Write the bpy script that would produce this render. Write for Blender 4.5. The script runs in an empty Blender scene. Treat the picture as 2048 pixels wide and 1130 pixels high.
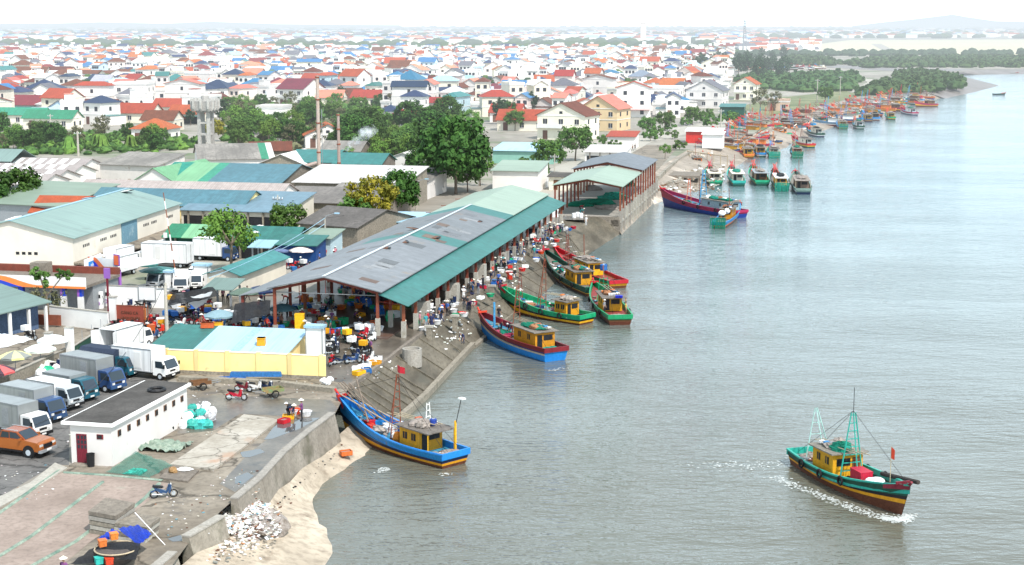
import bpy, math, random
from mathutils import Vector, Matrix
from mathutils.geometry import tessellate_polygon
R = random.Random(7)
rad = math.radians
sc = bpy.context.scene
COL = sc.collection
FPX, CAMH, PIT = 3090.0, 31.0, rad(9.46)
CP, SP = math.cos(PIT), math.sin(PIT)
WZ = -2.8                                     # water level below the quay
QA = 11.8                                     # bearing of the quay, degrees right of straight ahead

def ray(px, py):
    dx = (px - 1024) / FPX; dy = (565 - py) / FPX
    return Vector((dx, CP + dy * SP, -SP + dy * CP))
def G(px, py, z=0.0):
    d = ray(px, py); t = (z - CAMH) / d.z
    return Vector((d.x * t, d.y * t, z))
def px_per_m(p):
    return FPX / (p - Vector((0, 0, CAMH))).length
def bearing(a, b):
    return math.degrees(math.atan2(b.x - a.x, b.y - a.y))

# ------------------------------------------------------------------ materials
def painted_haze_group():  # haze painted onto surfaces: pale glow mixed into each material by world Y
    g = bpy.data.node_groups.new('painted_haze', 'ShaderNodeTree')
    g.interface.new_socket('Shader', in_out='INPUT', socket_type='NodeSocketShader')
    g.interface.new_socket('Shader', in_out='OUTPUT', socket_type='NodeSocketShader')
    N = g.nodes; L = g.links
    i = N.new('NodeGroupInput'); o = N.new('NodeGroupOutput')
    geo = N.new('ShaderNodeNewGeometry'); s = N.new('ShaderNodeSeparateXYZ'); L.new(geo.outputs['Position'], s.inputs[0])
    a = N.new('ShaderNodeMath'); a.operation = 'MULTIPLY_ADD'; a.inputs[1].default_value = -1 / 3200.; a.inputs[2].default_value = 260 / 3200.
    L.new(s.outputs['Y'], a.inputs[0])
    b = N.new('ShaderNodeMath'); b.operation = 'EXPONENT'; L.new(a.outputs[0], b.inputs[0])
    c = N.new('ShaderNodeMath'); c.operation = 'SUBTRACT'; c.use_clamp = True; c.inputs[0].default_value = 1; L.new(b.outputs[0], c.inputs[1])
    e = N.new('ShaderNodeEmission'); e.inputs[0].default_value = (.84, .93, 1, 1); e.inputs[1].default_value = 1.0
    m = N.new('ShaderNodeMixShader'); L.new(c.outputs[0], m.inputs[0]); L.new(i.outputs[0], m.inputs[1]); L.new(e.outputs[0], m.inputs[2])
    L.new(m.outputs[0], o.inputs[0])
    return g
PAINTED_HAZE = painted_haze_group()
MATS = {}
def M(name, rgb, rough=.75, var=.25, scale=.7, rgb2=None, bump=0., metal=0., wave=None, spec=.3, world=False, blotch=None, alpha=None, stretch=None, waveaxis='X', wavecol=.12, tiles=None, cracks=0):
    if name in MATS: return MATS[name]
    m = bpy.data.materials.new(name); m.use_nodes = True
    nt = m.node_tree; N = nt.nodes; L = nt.links; N.clear()
    out = N.new('ShaderNodeOutputMaterial'); bs = N.new('ShaderNodeBsdfPrincipled')
    bs.inputs['Roughness'].default_value = rough; bs.inputs['Metallic'].default_value = metal
    bs.inputs['Specular IOR Level'].default_value = spec
    if world:
        co = N.new('ShaderNodeNewGeometry').outputs['Position']
    else:
        co = N.new('ShaderNodeTexCoord').outputs['Object']
    if stretch:
        mp = N.new('ShaderNodeMapping'); mp.inputs['Scale'].default_value = stretch[0]; mp.inputs['Rotation'].default_value = (0, 0, rad(stretch[1])); L.new(co, mp.inputs[0]); co2 = mp.outputs[0]
    else: co2 = co
    def noise(s, d=3, c=co2):
        n = N.new('ShaderNodeTexNoise'); n.inputs['Scale'].default_value = s; n.inputs['Detail'].default_value = d; n.inputs['Roughness'].default_value = .65
        L.new(c, n.inputs['Vector']); return n.outputs['Fac']
    def mix(f, a, b, mode='MIX'):
        x = N.new('ShaderNodeMix'); x.data_type = 'RGBA'; x.blend_type = mode
        if isinstance(f, float): x.inputs[0].default_value = f
        else: L.new(f, x.inputs[0])
        for k, v in ((6, a), (7, b)):
            if isinstance(v, tuple): x.inputs[k].default_value = (*v[:3], 1)
            else: L.new(v, x.inputs[k])
        return x.outputs[2]
    def ramp(f, lo, hi):
        r = N.new('ShaderNodeMapRange'); r.inputs[1].default_value = lo; r.inputs[2].default_value = hi; L.new(f, r.inputs[0]); return r.outputs[0]
    d = 1 - var
    col = mix(ramp(noise(scale), .3, .7), tuple(c * d for c in rgb), tuple(min(1, c * (1 + var * .4)) for c in rgb) if rgb2 is None else rgb2)
    col = mix(ramp(noise(scale * 9, 2), .35, .75), col, tuple(c * d * d for c in rgb)) if var > .12 and not rgb2 else col
    if rgb2: 
        col = mix(ramp(noise(scale * 11, 4), .45, .8), col, tuple(c * .62 for c in rgb))
    if blotch:
        col = mix(ramp(noise(blotch[1], 5), blotch[2], blotch[2] + .12), col, blotch[0])
    if cracks:
        vo = N.new('ShaderNodeTexVoronoi'); vo.feature = 'DISTANCE_TO_EDGE'; vo.inputs['Scale'].default_value = cracks
        wp = N.new('ShaderNodeMix'); wp.data_type = 'VECTOR'; wp.inputs[0].default_value = .12; nn = N.new('ShaderNodeTexNoise'); nn.inputs['Scale'].default_value = 1.2; nn.inputs['Detail'].default_value = 4; L.new(co, nn.inputs['Vector'])
        ad_ = N.new('ShaderNodeVectorMath'); ad_.operation = 'MULTIPLY_ADD'; ad_.inputs[1].default_value = (1.6, 1.6, 0); L.new(nn.outputs['Color'], ad_.inputs[0]); L.new(co, ad_.inputs[2]); L.new(ad_.outputs[0], vo.inputs['Vector'])
        col = mix(ramp(vo.outputs['Distance'], .0, .03), tuple(c * .35 for c in rgb), col)
    if wave:
        st_ = N.new('ShaderNodeMapping'); st_.inputs['Scale'].default_value = (.12, 2.4, .12) if waveaxis == 'Y' else (2.4, .12, .12); L.new(co, st_.inputs[0])
        col = mix(ramp(noise(1.0, 4, st_.outputs[0]), .48, .85), col, tuple(c * .55 + .02 for c in rgb))
        w = N.new('ShaderNodeTexWave'); w.bands_direction = waveaxis; w.inputs['Scale'].default_value = wave; w.inputs['Distortion'].default_value = 0
        L.new(co, w.inputs['Vector'])
        if tiles:
            w2 = N.new('ShaderNodeTexWave'); w2.bands_direction = tiles; w2.inputs['Scale'].default_value = wave * .8; L.new(co, w2.inputs['Vector'])
            col = mix(w2.outputs['Fac'], mix(float(wavecol), col, (0, 0, 0)), col)
        col = mix(w.outputs['Fac'], mix(float(wavecol), col, (0, 0, 0)), col)
    if not world and var > .05:      # every object a slightly different tone
        oi = N.new('ShaderNodeObjectInfo'); hv = N.new('ShaderNodeHueSaturation'); vr = N.new('ShaderNodeMapRange'); vr.inputs[3].default_value = .80; vr.inputs[4].default_value = 1.14; L.new(oi.outputs['Random'], vr.inputs[0]); L.new(vr.outputs[0], hv.inputs['Value'])
        hr = N.new('ShaderNodeMapRange'); hr.inputs[3].default_value = .488; hr.inputs[4].default_value = .512; L.new(oi.outputs['Random'], hr.inputs[0]); L.new(hr.outputs[0], hv.inputs['Hue']); L.new(col, hv.inputs['Color']); col = hv.outputs['Color']
    L.new(col, bs.inputs['Base Color'])
    if bump:
        b = N.new('ShaderNodeBump'); b.inputs['Strength'].default_value = .7; b.inputs['Distance'].default_value = bump
        L.new(noise(scale * 6, 5), b.inputs['Height']); L.new(b.outputs[0], bs.inputs['Normal'])
    h = N.new('ShaderNodeGroup'); h.node_tree = PAINTED_HAZE
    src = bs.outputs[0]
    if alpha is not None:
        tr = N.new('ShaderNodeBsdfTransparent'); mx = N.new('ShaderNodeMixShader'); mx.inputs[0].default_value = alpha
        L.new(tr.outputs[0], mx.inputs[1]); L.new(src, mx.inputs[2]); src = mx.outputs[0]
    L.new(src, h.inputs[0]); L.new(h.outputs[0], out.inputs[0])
    MATS[name] = m
    return m

WHITE = M('white_paint', (.83, .82, .80), var=.10, scale=.5)
CREAM = M('cream_plaster', (.78, .72, .60), var=.12, scale=.4)
WWALL = M('white_plaster', (.80, .76, .72), var=.1, scale=.3, blotch=((.5, .45, .38), .35, .66))
PWALL = M('pink_plaster', (.80, .66, .60), var=.1)
BWALL = M('pale_blue_plaster', (.55, .70, .78), var=.1)
YWALL = M('yellow_plaster', (.86, .66, .30), var=.12, scale=.5, blotch=((.32, .28, .2), .55, .66))
YELL = M('yellow_paint', (.92, .46, .02), rough=.45, var=.2, scale=1.5, blotch=((.20, .16, .12), 1.6, .64), stretch=((1, 1, .35), 0))
YPLK = M('yellow_planks', (.90, .43, .02), rough=.5, var=.25, scale=1.5, wave=1.9, wavecol=.35)
ORNG = M('orange_paint', (.75, .19, .04), rough=.5, var=.2, scale=1.5, blotch=((.20, .16, .12), 1.6, .64), stretch=((1, 1, .35), 0))
RED = M('red_paint', (.68, .03, .025), rough=.5, var=.25, scale=1.5, blotch=((.20, .16, .12), 1.6, .64), stretch=((1, 1, .35), 0))
RUST = M('rust_red_steel', (.30, .08, .045), rough=.6, var=.3, scale=2)
DRED = M('dark_red_paint', (.22, .02, .03), rough=.5, var=.25, scale=1.5, blotch=((.20, .16, .12), 1.6, .64), stretch=((1, 1, .35), 0))
MAG = M('crimson_paint', (.50, .03, .10), rough=.5, var=.2, blotch=((.20, .16, .12), 1.6, .64), stretch=((1, 1, .35), 0))
BLUE = M('bright_blue_paint', (.02, .27, .68), rough=.45, var=.2, scale=1.5, blotch=((.20, .16, .12), 1.6, .64), stretch=((1, 1, .35), 0))
DBLUE = M('deep_blue_paint', (.02, .07, .30), rough=.45, var=.2, scale=1.5, blotch=((.20, .16, .12), 1.6, .64), stretch=((1, 1, .35), 0))
TARP = M('royal_blue_tarpaulin', (.012, .03, .55), rough=.45, var=.35, scale=1.2)
NAVY = M('navy_paint', (.015, .03, .09), rough=.4, var=.2)
GREEN = M('bright_green_paint', (.02, .42, .20), rough=.45, var=.25, scale=1.5, blotch=((.20, .16, .12), 1.6, .64), stretch=((1, 1, .35), 0))
DGREEN = M('dark_green_paint', (.015, .10, .07), rough=.5, var=.3, scale=1.5, blotch=((.20, .16, .12), 1.6, .64), stretch=((1, 1, .35), 0))
TURQ = M('turquoise_paint', (.04, .50, .42), rough=.45, var=.2, blotch=((.20, .16, .12), 1.6, .64), stretch=((1, 1, .35), 0))
BROWN = M('brown_wood', (.20, .085, .04), rough=.6, var=.35, scale=2)
WOOD = M('weathered_wood', (.32, .26, .20), rough=.8, var=.35, scale=2)
BAMB = M('bamboo', (.50, .40, .28), rough=.7, var=.2)
BLACK = M('black_rubber', (.018, .018, .02), rough=.6, var=.2)
DARK = M('dark_opening', (.025, .026, .03), rough=.5, var=.3)
GLASS = M('tinted_glass', (.03, .045, .06), rough=.08, var=.1, spec=.6)
STEEL = M('grey_steel', (.36, .38, .40), rough=.45, var=.15, metal=.3)
SILV = M('silver_paint', (.55, .60, .64), rough=.3, var=.08, metal=.2)
DTEAL = M('dark_teal_paint', (.015, .10, .15), rough=.25, var=.1, spec=.5)
CABBL = M('cab_blue_paint', (.03, .075, .18), rough=.25, var=.1, spec=.5)
COPPER = M('copper_orange_paint', (.45, .13, .03), rough=.22, var=.08, metal=.35, spec=.6)
ALU = M('aluminium_panels', (.36, .38, .38), rough=.4, var=.12, metal=.3, wave=2.2, wavecol=.12)
CONC = M('old_concrete', (.31, .27, .22), rough=.9, var=.3, scale=.5, bump=.04, blotch=((.16, .14, .11), .5, .58))
LCONC = M('light_concrete', (.44, .41, .36), rough=.9, var=.2, scale=.6, bump=.02, blotch=((.3, .27, .22), .6, .6))
DCONC = M('dirty_roof_concrete', (.085, .078, .07), rough=.9, var=.3, scale=.4, rgb2=(.13, .12, .11))
POLEM = M('pole_concrete', (.50, .46, .40), rough=.85, var=.2)
BRICK = M('old_brick', (.34, .11, .06), rough=.9, var=.3, scale=2, wave=5, waveaxis='Z')
FOAM = M('white_foam', (.85, .85, .85), rough=.7, var=.06)
SKIN = M('skin', (.42, .24, .16), rough=.6, var=.1)
HAIR = M('black_hair', (.015, .012, .012), rough=.5, var=.1)
STRAW = M('pale_straw', (.78, .72, .60), rough=.7, var=.1)
NETG = M('green_net', (.01, .30, .20), rough=.9, var=.4, scale=3, alpha=.85)
NETS = M('sheer_green_net', (.05, .33, .26), rough=.9, var=.3, scale=2, alpha=.42)
NETB = M('black_shade_net', (.02, .022, .026), rough=.9, var=.3, alpha=.93)
NETW = M('grey_fishing_net', (.42, .36, .32), rough=.9, var=.4, scale=3)
TEALR = M('teal_metal_roof', (.05, .215, .20), rough=.5, var=.18, scale=.12, wave=1.3)
TEALX = M('teal_metal_roof_across', (.05, .215, .20), rough=.5, var=.18, scale=.12, wave=1.3, waveaxis='Y')
GREYR = M('grey_metal_roof', (.22, .235, .25), rough=.55, var=.14, scale=.1, wave=1.3, waveaxis='Y', blotch=((.24, .20, .17), .3, .60), wavecol=.2)
LGRNR = M('pale_green_metal_roof', (.28, .36, .285), rough=.5, var=.1, scale=.1, wave=1.3, waveaxis='Y', wavecol=.1)
SAGER = M('sage_metal_roof', (.19, .27, .245), rough=.55, var=.12, scale=.1, wave=1.2, blotch=((.18, .24, .22), .25, .6), wavecol=.1)
BLUER = M('blue_metal_roof', (.085, .20, .235), rough=.5, var=.15, scale=.12, wave=1.2)
GRN2R = M('green_metal_roof', (.05, .30, .18), rough=.5, var=.2, scale=.2, wave=1.2)
LIMER = M('light_green_metal_roof', (.19, .40, .21), rough=.5, var=.12, scale=.2, wave=1.2)
SKYR = M('pale_blue_metal_roof', (.34, .54, .66), rough=.45, var=.07, scale=.2, wave=1.2, wavecol=.06)
FIBRO = M('fibro_cement_roof', (.22, .205, .19), rough=.9, var=.22, scale=.15, rgb2=(.32, .295, .27), wave=1.2, wavecol=.2, bump=.02)
PFIBRO = M('pinkish_fibro_roof', (.52, .45, .42), rough=.9, var=.15, scale=.2, wave=.8, wavecol=.12, tiles='Y')
WROOF = M('white_metal_roof', (.74, .71, .68), rough=.6, var=.1, scale=.2, wave=.9, wavecol=.1, tiles='Y')
TILEO = M('orange_clay_tiles', (.62, .15, .06), rough=.8, var=.25, scale=.6, wave=1.6, wavecol=.25, tiles='Y')
TILER = M('red_clay_tiles', (.48, .07, .05), rough=.8, var=.2, scale=.6, wave=1.6, wavecol=.2, tiles='Y')
TILEB = M('brown_clay_tiles', (.24, .075, .05), rough=.85, var=.3, scale=.5, wave=1.6, wavecol=.3, tiles='Y')
TILEM = M('maroon_metal_tiles', (.26, .045, .06), rough=.6, var=.2, scale=.5, wave=1.6, wavecol=.2)
TILEC = M('coral_tiles', (.72, .25, .18), rough=.8, var=.15, scale=.5, wave=1.6, wavecol=.2)
TILEN = M('navy_tiles', (.03, .055, .13), rough=.5, var=.2, scale=.5, wave=1.6, wavecol=.2)
TILEU = M('blue_tiles', (.05, .22, .42), rough=.5, var=.2, scale=.5, wave=1.6, wavecol=.2)
TILEG = M('slate_grey_tiles', (.17, .17, .20), rough=.7, var=.2, scale=.5, wave=1.6, wavecol=.2)

# ------------------------------------------------------------------ mesh builder
class MB:
    def __init__(s): s.v = []; s.f = []; s.m = []; s.mats = []; s.T = Matrix.Identity(4)
    def mi(s, mat):
        if mat not in s.mats: s.mats.append(mat)
        return s.mats.index(mat)
    def add(s, vs, fs, mat):
        b = len(s.v); k = s.mi(mat); T = s.T
        s.v += [tuple(T @ Vector(p)) for p in vs]
        for f in fs: s.f.append(tuple(b + i for i in f)); s.m.append(k)
        return s
    def box(s, x0, x1, y0, y1, z0, z1, mat):
        v = [(x, y, z) for z in (z0, z1) for x, y in ((x0, y0), (x1, y0), (x1, y1), (x0, y1))]
        return s.add(v, [(3, 2, 1, 0), (4, 5, 6, 7), (0, 1, 5, 4), (1, 2, 6, 5), (2, 3, 7, 6), (3, 0, 4, 7)], mat)
    def taper(s, x0, x1, y0, y1, z0, z1, ix, iy, mat):
        v = [(x0, y0, z0), (x1, y0, z0), (x1, y1, z0), (x0, y1, z0), (x0 + ix, y0 + iy, z1), (x1 - ix, y0 + iy, z1), (x1 - ix, y1 - iy, z1), (x0 + ix, y1 - iy, z1)]
        return s.add(v, [(3, 2, 1, 0), (4, 5, 6, 7), (0, 1, 5, 4), (1, 2, 6, 5), (2, 3, 7, 6), (3, 0, 4, 7)], mat)
    def poly(s, pts, mat, flip=False):
        n = list(range(len(pts)))
        return s.add(pts, [tuple(n[::-1] if flip else n)], mat)
    def slab(s, pts, t, mat):                     # polygon given a thickness downwards
        n = len(pts); v = list(pts) + [(p[0], p[1], p[2] - t) for p in pts]
        return s.add(v, [tuple(range(n)), tuple(range(2 * n - 1, n - 1, -1))] + [(i, n + i, n + (i + 1) % n, (i + 1) % n) for i in range(n)], mat)
    def prism(s, prof, y0, y1, mat, axis='y'):    # profile in x,z pushed along y (or y,z along x)
        n = len(prof)
        if axis == 'y': v = [(a, y0, b) for a, b in prof] + [(a, y1, b) for a, b in prof]
        else: v = [(y0, a, b) for a, b in prof] + [(y1, a, b) for a, b in prof]
        return s.add(v, [tuple(range(n)), tuple(range(2 * n - 1, n - 1, -1))] + [(i, n + i, n + (i + 1) % n, (i + 1) % n) for i in range(n)], mat)
    def tube(s, a, b, r0, mat, r1=None, n=6, cap=True):
        a = Vector(a); b = Vector(b); r1 = r0 if r1 is None else r1
        d = (b - a)
        if d.length < 1e-6: return s
        d.normalize(); u = d.orthogonal().normalized(); w = d.cross(u)
        v = []
        for p, r in ((a, r0), (b, r1)):
            for i in range(n):
                t = 2 * math.pi * i / n; v.append(p + (u * math.cos(t) + w * math.sin(t)) * r)
        f = [(i, (i + 1) % n, n + (i + 1) % n, n + i) for i in range(n)]
        if cap: f += [tuple(range(n - 1, -1, -1)), tuple(range(n, 2 * n))]
        return s.add(v, f, mat)
    def path(s, pts, r, mat, n=5):
        for a, b in zip(pts, pts[1:]): s.tube(a, b, r, mat, n=n)
        return s
    def lathe(s, c, prof, mat, n=14, jit=0, rg=None):
        v = []; f = []
        for r, z in prof:
            for i in range(n):
                t = 2 * math.pi * i / n; k = 1 + (rg.uniform(-jit, jit) if rg else 0)
                v.append((c[0] + r * k * math.cos(t), c[1] + r * k * math.sin(t), c[2] + z))
        for j in range(len(prof) - 1):
            for i in range(n): f.append((j * n + i, j * n + (i + 1) % n, (j + 1) * n + (i + 1) % n, (j + 1) * n + i))
        f.append(tuple(range(n - 1, -1, -1))); f.append(tuple((len(prof) - 1) * n + i for i in range(n)))
        return s.add(v, f, mat)
    def torus(s, c, Rr, r, mat, axis='y', n=16, k=6):
        v = []; f = []
        for i in range(n):
            t = 2 * math.pi * i / n
            for j in range(k):
                q = 2 * math.pi * j / k; a = (Rr + r * math.cos(q)); p = (a * math.cos(t), r * math.sin(q), a * math.sin(t))
                if axis == 'z': p = (p[0], p[2], p[1])
                if axis == 'x': p = (p[1], p[0], p[2])
                v.append((c[0] + p[0], c[1] + p[1], c[2] + p[2]))
        for i in range(n):
            for j in range(k): f.append((i * k + j, ((i + 1) % n) * k + j, ((i + 1) % n) * k + (j + 1) % k, i * k + (j + 1) % k))
        return s.add(v, f, mat)
    def blob(s, c, r, mat, rg, nz=6, n=9, jit=.18):
        prof = []; v = []; f = []
        for j in range(nz + 1):
            t = math.pi * j / nz
            for i in range(n):
                q = 2 * math.pi * i / n; k = 1 + rg.uniform(-jit, jit)
                v.append((c[0] + r[0] * k * math.sin(t) * math.cos(q), c[1] + r[1] * k * math.sin(t) * math.sin(q), c[2] - r[2] * k * math.cos(t)))
        for j in range(nz):
            for i in range(n): f.append((j * n + i, j * n + (i + 1) % n, (j + 1) * n + (i + 1) % n, (j + 1) * n + i))
        return s.add(v, f, mat)
    def at(s, loc=(0, 0, 0), rz=0, ry=0, rx=0, sc=1):
        s.T = Matrix.Translation(loc) @ Matrix.Rotation(rz, 4, 'Z') @ Matrix.Rotation(ry, 4, 'Y') @ Matrix.Rotation(rx, 4, 'X') @ Matrix.Scale(sc, 4)
        return s
    def build(s, name, parent=None, smooth=False, kind=None):
        me = bpy.data.meshes.new(name); me.from_pydata([tuple(p) for p in s.v], [], s.f)
        for m in s.mats: me.materials.append(m)
        me.polygons.foreach_set('material_index', s.m)
        if smooth: me.polygons.foreach_set('use_smooth', [True] * len(s.f))
        me.update()
        o = bpy.data.objects.new(name, me); COL.objects.link(o)
        if parent is not None: o.parent = parent
        if kind: o['kind'] = kind
        return o
KIDS = {}
def thing(name, label, cat, loc=(0, 0, 0), rotz=0, group=None, scale=1):
    o = bpy.data.objects.new(name, None); COL.objects.link(o)
    o.location = loc; o.rotation_euler = (0, 0, rotz); o.scale = (scale,) * 3
    return tag(o, label, cat, group)
def tag(o, label, cat, group=None):
    o['label'] = label; o['category'] = cat
    if group: o['group'] = group
    return o
def dup(root, loc, rotz=None, label=None, group=None, scale=None, recol=None, rot=None, ch=None):
    ch = ch if ch is not None else kids()
    def cp(o, par):
        c = o.copy(); COL.objects.link(c)
        if par is not None: c.parent = par
        if recol and o.type == 'MESH':
            for i, sl in enumerate(c.material_slots):
                if o.material_slots[i].material in recol:
                    nm = recol[o.material_slots[i].material]; sl.link = 'OBJECT'; sl.material = nm
        for k in ch.get(o.name, ()): cp(k, c)
        return c
    r = cp(root, None); r.location = loc
    if rot is not None: r.rotation_euler = rot
    elif rotz is not None: r.rotation_euler = (0, 0, rotz)
    if label: r['label'] = label
    if group: r['group'] = group
    if scale: r.scale = (scale,) * 3 if not isinstance(scale, tuple) else scale
    return r
def kids():
    d = {}
    for o in bpy.data.objects:
        if o.parent is not None: d.setdefault(o.parent.name, []).append(o)
    return d
def proto_kids(root):                              # only this thing's children (keeps copying fast)
    d = {}
    def rec(o):
        d[o.name] = list(o.children)
        for c in o.children: rec(c)
    rec(root); return d
def facing(b): return rad(90 - b)                  # local +x looks along bearing b
def kill(root):
    for c in list(root.children): kill(c)
    bpy.data.objects.remove(root)
# ------------------------------------------------------------------ camera, light, sky
cam = bpy.data.objects.new('camera', bpy.data.cameras.new('camera')); COL.objects.link(cam)
cam.data.sensor_width = 36; cam.data.lens = 36 * FPX / 2048; cam.data.clip_end = 60000; cam.data.clip_start = 1
cam.location = (0, 0, CAMH); cam.rotation_euler = (rad(90) - PIT, 0, 0); sc.camera = cam
SUN_EL, SUN_AZ = 52, 146                           # light comes from behind and to the right of the camera
sun = bpy.data.objects.new('sun', bpy.data.lights.new('sun', 'SUN')); COL.objects.link(sun)
sun.data.energy = 5.0; sun.data.angle = rad(.8); sun.data.color = (1, .965, .91)
sd = Vector((math.sin(rad(SUN_AZ)) * math.cos(rad(SUN_EL)), math.cos(rad(SUN_AZ)) * math.cos(rad(SUN_EL)), math.sin(rad(SUN_EL))))
sun.rotation_euler = sd.to_track_quat('Z', 'Y').to_euler()
w = bpy.data.worlds.new('World'); sc.world = w; w.use_nodes = True
N = w.node_tree.nodes; L = w.node_tree.links; N.clear()
sky = N.new('ShaderNodeTexSky'); sky.sky_type = 'NISHITA'; sky.sun_disc = False
sky.sun_elevation = rad(SUN_EL); sky.sun_rotation = rad(SUN_AZ); sky.dust_density = 2.5; sky.air_density = 1
tc = N.new('ShaderNodeTexCoord'); sx = N.new('ShaderNodeSeparateXYZ'); L.new(tc.outputs['Generated'], sx.inputs[0])
mr = N.new('ShaderNodeMapRange'); mr.inputs[1].default_value = 0.0; mr.inputs[2].default_value = .6; mr.inputs[3].default_value = 1; mr.inputs[4].default_value = 0.42
L.new(sx.outputs['Z'], mr.inputs[0])
cl = N.new('ShaderNodeTexNoise'); cl.inputs['Scale'].default_value = 3; cl.inputs['Detail'].default_value = 6
mpn = N.new('ShaderNodeMapping'); mpn.inputs['Scale'].default_value = (1, 1, 5); L.new(tc.outputs['Generated'], mpn.inputs[0]); L.new(mpn.outputs[0], cl.inputs['Vector'])
hz = N.new('ShaderNodeMix'); hz.data_type = 'RGBA'; hz.inputs[6].default_value = (13.5, 17.6, 20.2, 1); hz.inputs[7].default_value = (16.8, 19.4, 20.8, 1)
L.new(cl.outputs['Fac'], hz.inputs[0])
mx = N.new('ShaderNodeMix'); mx.data_type = 'RGBA'; L.new(mr.outputs[0], mx.inputs[0]); L.new(sky.outputs[0], mx.inputs[6]); L.new(hz.outputs[2], mx.inputs[7])
bg = N.new('ShaderNodeBackground'); bg.inputs[1].default_value = .1; L.new(mx.outputs[2], bg.inputs[0])
wo = N.new('ShaderNodeOutputWorld'); L.new(bg.outputs[0], wo.inputs[0])
sc.view_settings.view_transform = 'Standard'; sc.view_settings.look = 'None'; sc.view_settings.exposure = 0; sc.view_settings.gamma = 1
sc.render.engine = 'CYCLES'; sc.cycles.use_denoising = True
sc.cycles.max_bounces = 5; sc.cycles.transparent_max_bounces = 12; sc.cycles.use_adaptive_sampling = True; sc.cycles.adaptive_threshold = .02
sc.cycles.sample_clamp_indirect = 4

# ------------------------------------------------------------------ water
def water_mat():
    m = bpy.data.materials.new('river_water'); m.use_nodes = True; nt = m.node_tree; N = nt.nodes; L = nt.links; N.clear()
    out = N.new('ShaderNodeOutputMaterial'); b = N.new('ShaderNodeBsdfPrincipled')
    b.inputs['Roughness'].default_value = .1; b.inputs['IOR'].default_value = 1.5
    g = N.new('ShaderNodeNewGeometry')
    def nz(scale, vec, det, rot=0):
        mp = N.new('ShaderNodeMapping'); mp.inputs['Scale'].default_value = vec; mp.inputs['Rotation'].default_value = (0, 0, rad(rot)); L.new(g.outputs['Position'], mp.inputs[0])
        n = N.new('ShaderNodeTexNoise'); n.inputs['Scale'].default_value = scale; n.inputs['Detail'].default_value = det; n.inputs['Roughness'].default_value = .6
        L.new(mp.outputs[0], n.inputs['Vector']); return n.outputs['Fac']
    n1 = nz(.035, (1, .6, 1), 4, 15)
    mx = N.new('ShaderNodeMix'); mx.data_type = 'RGBA'; mx.inputs[6].default_value = (.105, .10, .074, 1); mx.inputs[7].default_value = (.135, .14, .115, 1)
    r = N.new('ShaderNodeMapRange'); r.inputs[1].default_value = .35; r.inputs[2].default_value = .65; L.new(n1, r.inputs[0]); L.new(r.outputs[0], mx.inputs[0]); 
    sp = N.new('ShaderNodeSeparateXYZ'); L.new(g.outputs['Position'], sp.inputs[0]); gr = N.new('ShaderNodeMapRange'); gr.inputs[1].default_value = 110; gr.inputs[2].default_value = 330; L.new(sp.outputs['Y'], gr.inputs[0])
    m3 = N.new('ShaderNodeMix'); m3.data_type = 'RGBA'; m3.inputs[7].default_value = (.125, .19, .21, 1); L.new(gr.outputs[0], m3.inputs[0]); L.new(mx.outputs[2], m3.inputs[6]); L.new(m3.outputs[2], b.inputs['Base Color'])   # browner at low Y, bluer farther along Y
    # swell, chop and ripples; calmer and rougher patches
    def mul(a, k):
        q = N.new('ShaderNodeMath'); q.operation = 'MULTIPLY'
        L.new(a, q.inputs[0])
        if isinstance(k, float): q.inputs[1].default_value = k
        else: L.new(k, q.inputs[1])
        return q.outputs[0]
    def ad(a, c):
        q = N.new('ShaderNodeMath'); L.new(a, q.inputs[0]); L.new(c, q.inputs[1]); return q.outputs[0]
    patch = N.new('ShaderNodeMapRange'); patch.inputs[1].default_value = .35; patch.inputs[2].default_value = .7; patch.inputs[3].default_value = .35; L.new(nz(.02, (1, 2, 1), 3, -20), patch.inputs[0])
    h = ad(mul(nz(.12, (.8, 1.6, 1), 4, 12), .4), ad(mul(nz(.7, (.7, 1.7, 1), 3, -10), .20), mul(nz(3.2, (.8, 1.5, 1), 2, 8), .045)))
    h = mul(h, patch.outputs[0])
    bp = N.new('ShaderNodeBump'); bp.inputs['Strength'].default_value = 1; bp.inputs['Distance'].default_value = 1.0; L.new(h, bp.inputs['Height']); L.new(bp.outputs[0], b.inputs['Normal'])
    hg = N.new('ShaderNodeGroup'); hg.node_tree = PAINTED_HAZE; L.new(b.outputs[0], hg.inputs[0]); L.new(hg.outputs[0], out.inputs[0])
    return m
WATER = water_mat()
mb = MB(); mb.add([(-400, 40, WZ), (9000, 40, WZ), (9000, 30000, WZ), (-400, 30000, WZ)], [(0, 1, 2, 3)], WATER); mb.build('river_water', kind='structure')

# ------------------------------------------------------------------ land
LAND = M('town_ground', (.28, .25, .21), world=True, scale=.02, var=.2, rgb2=(.40, .37, .32), blotch=((.11, .15, .07), .03, .52), bump=.05)
edge = [G(x, y) for x, y in [(250, 1230), (330, 1150), (378, 1085), (442, 1022), (520, 955), (612, 872), (672, 824), (700, 770), (760, 728), (875, 640), (980, 566), (1062, 490), (1130, 438), (1215, 428), (1262, 392),
        (1322, 332), (1375, 300), (1440, 290), (1500, 270), (1560, 246), (1640, 221), (1720, 199), (1790, 189), (1850, 183), (1900, 174), (1925, 164), (1915, 150), (1905, 145), (1960, 139), (2100, 137), (2500, 134)]]
pts = edge + [Vector((9000, 2500, 0)), Vector((9000, 30000, 0)), Vector((-14000, 30000, 0)), Vector((-14000, 300, 0)), Vector((-300, 60, 0))]
tri = tessellate_polygon([pts])
mb = MB(); mb.add(pts, [tuple(t) if (pts[t[1]] - pts[t[0]]).cross(pts[t[2]] - pts[t[0]]).z > 0 else tuple(t[::-1]) for t in tri], LAND); mb.build('ground', kind='structure')

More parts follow.
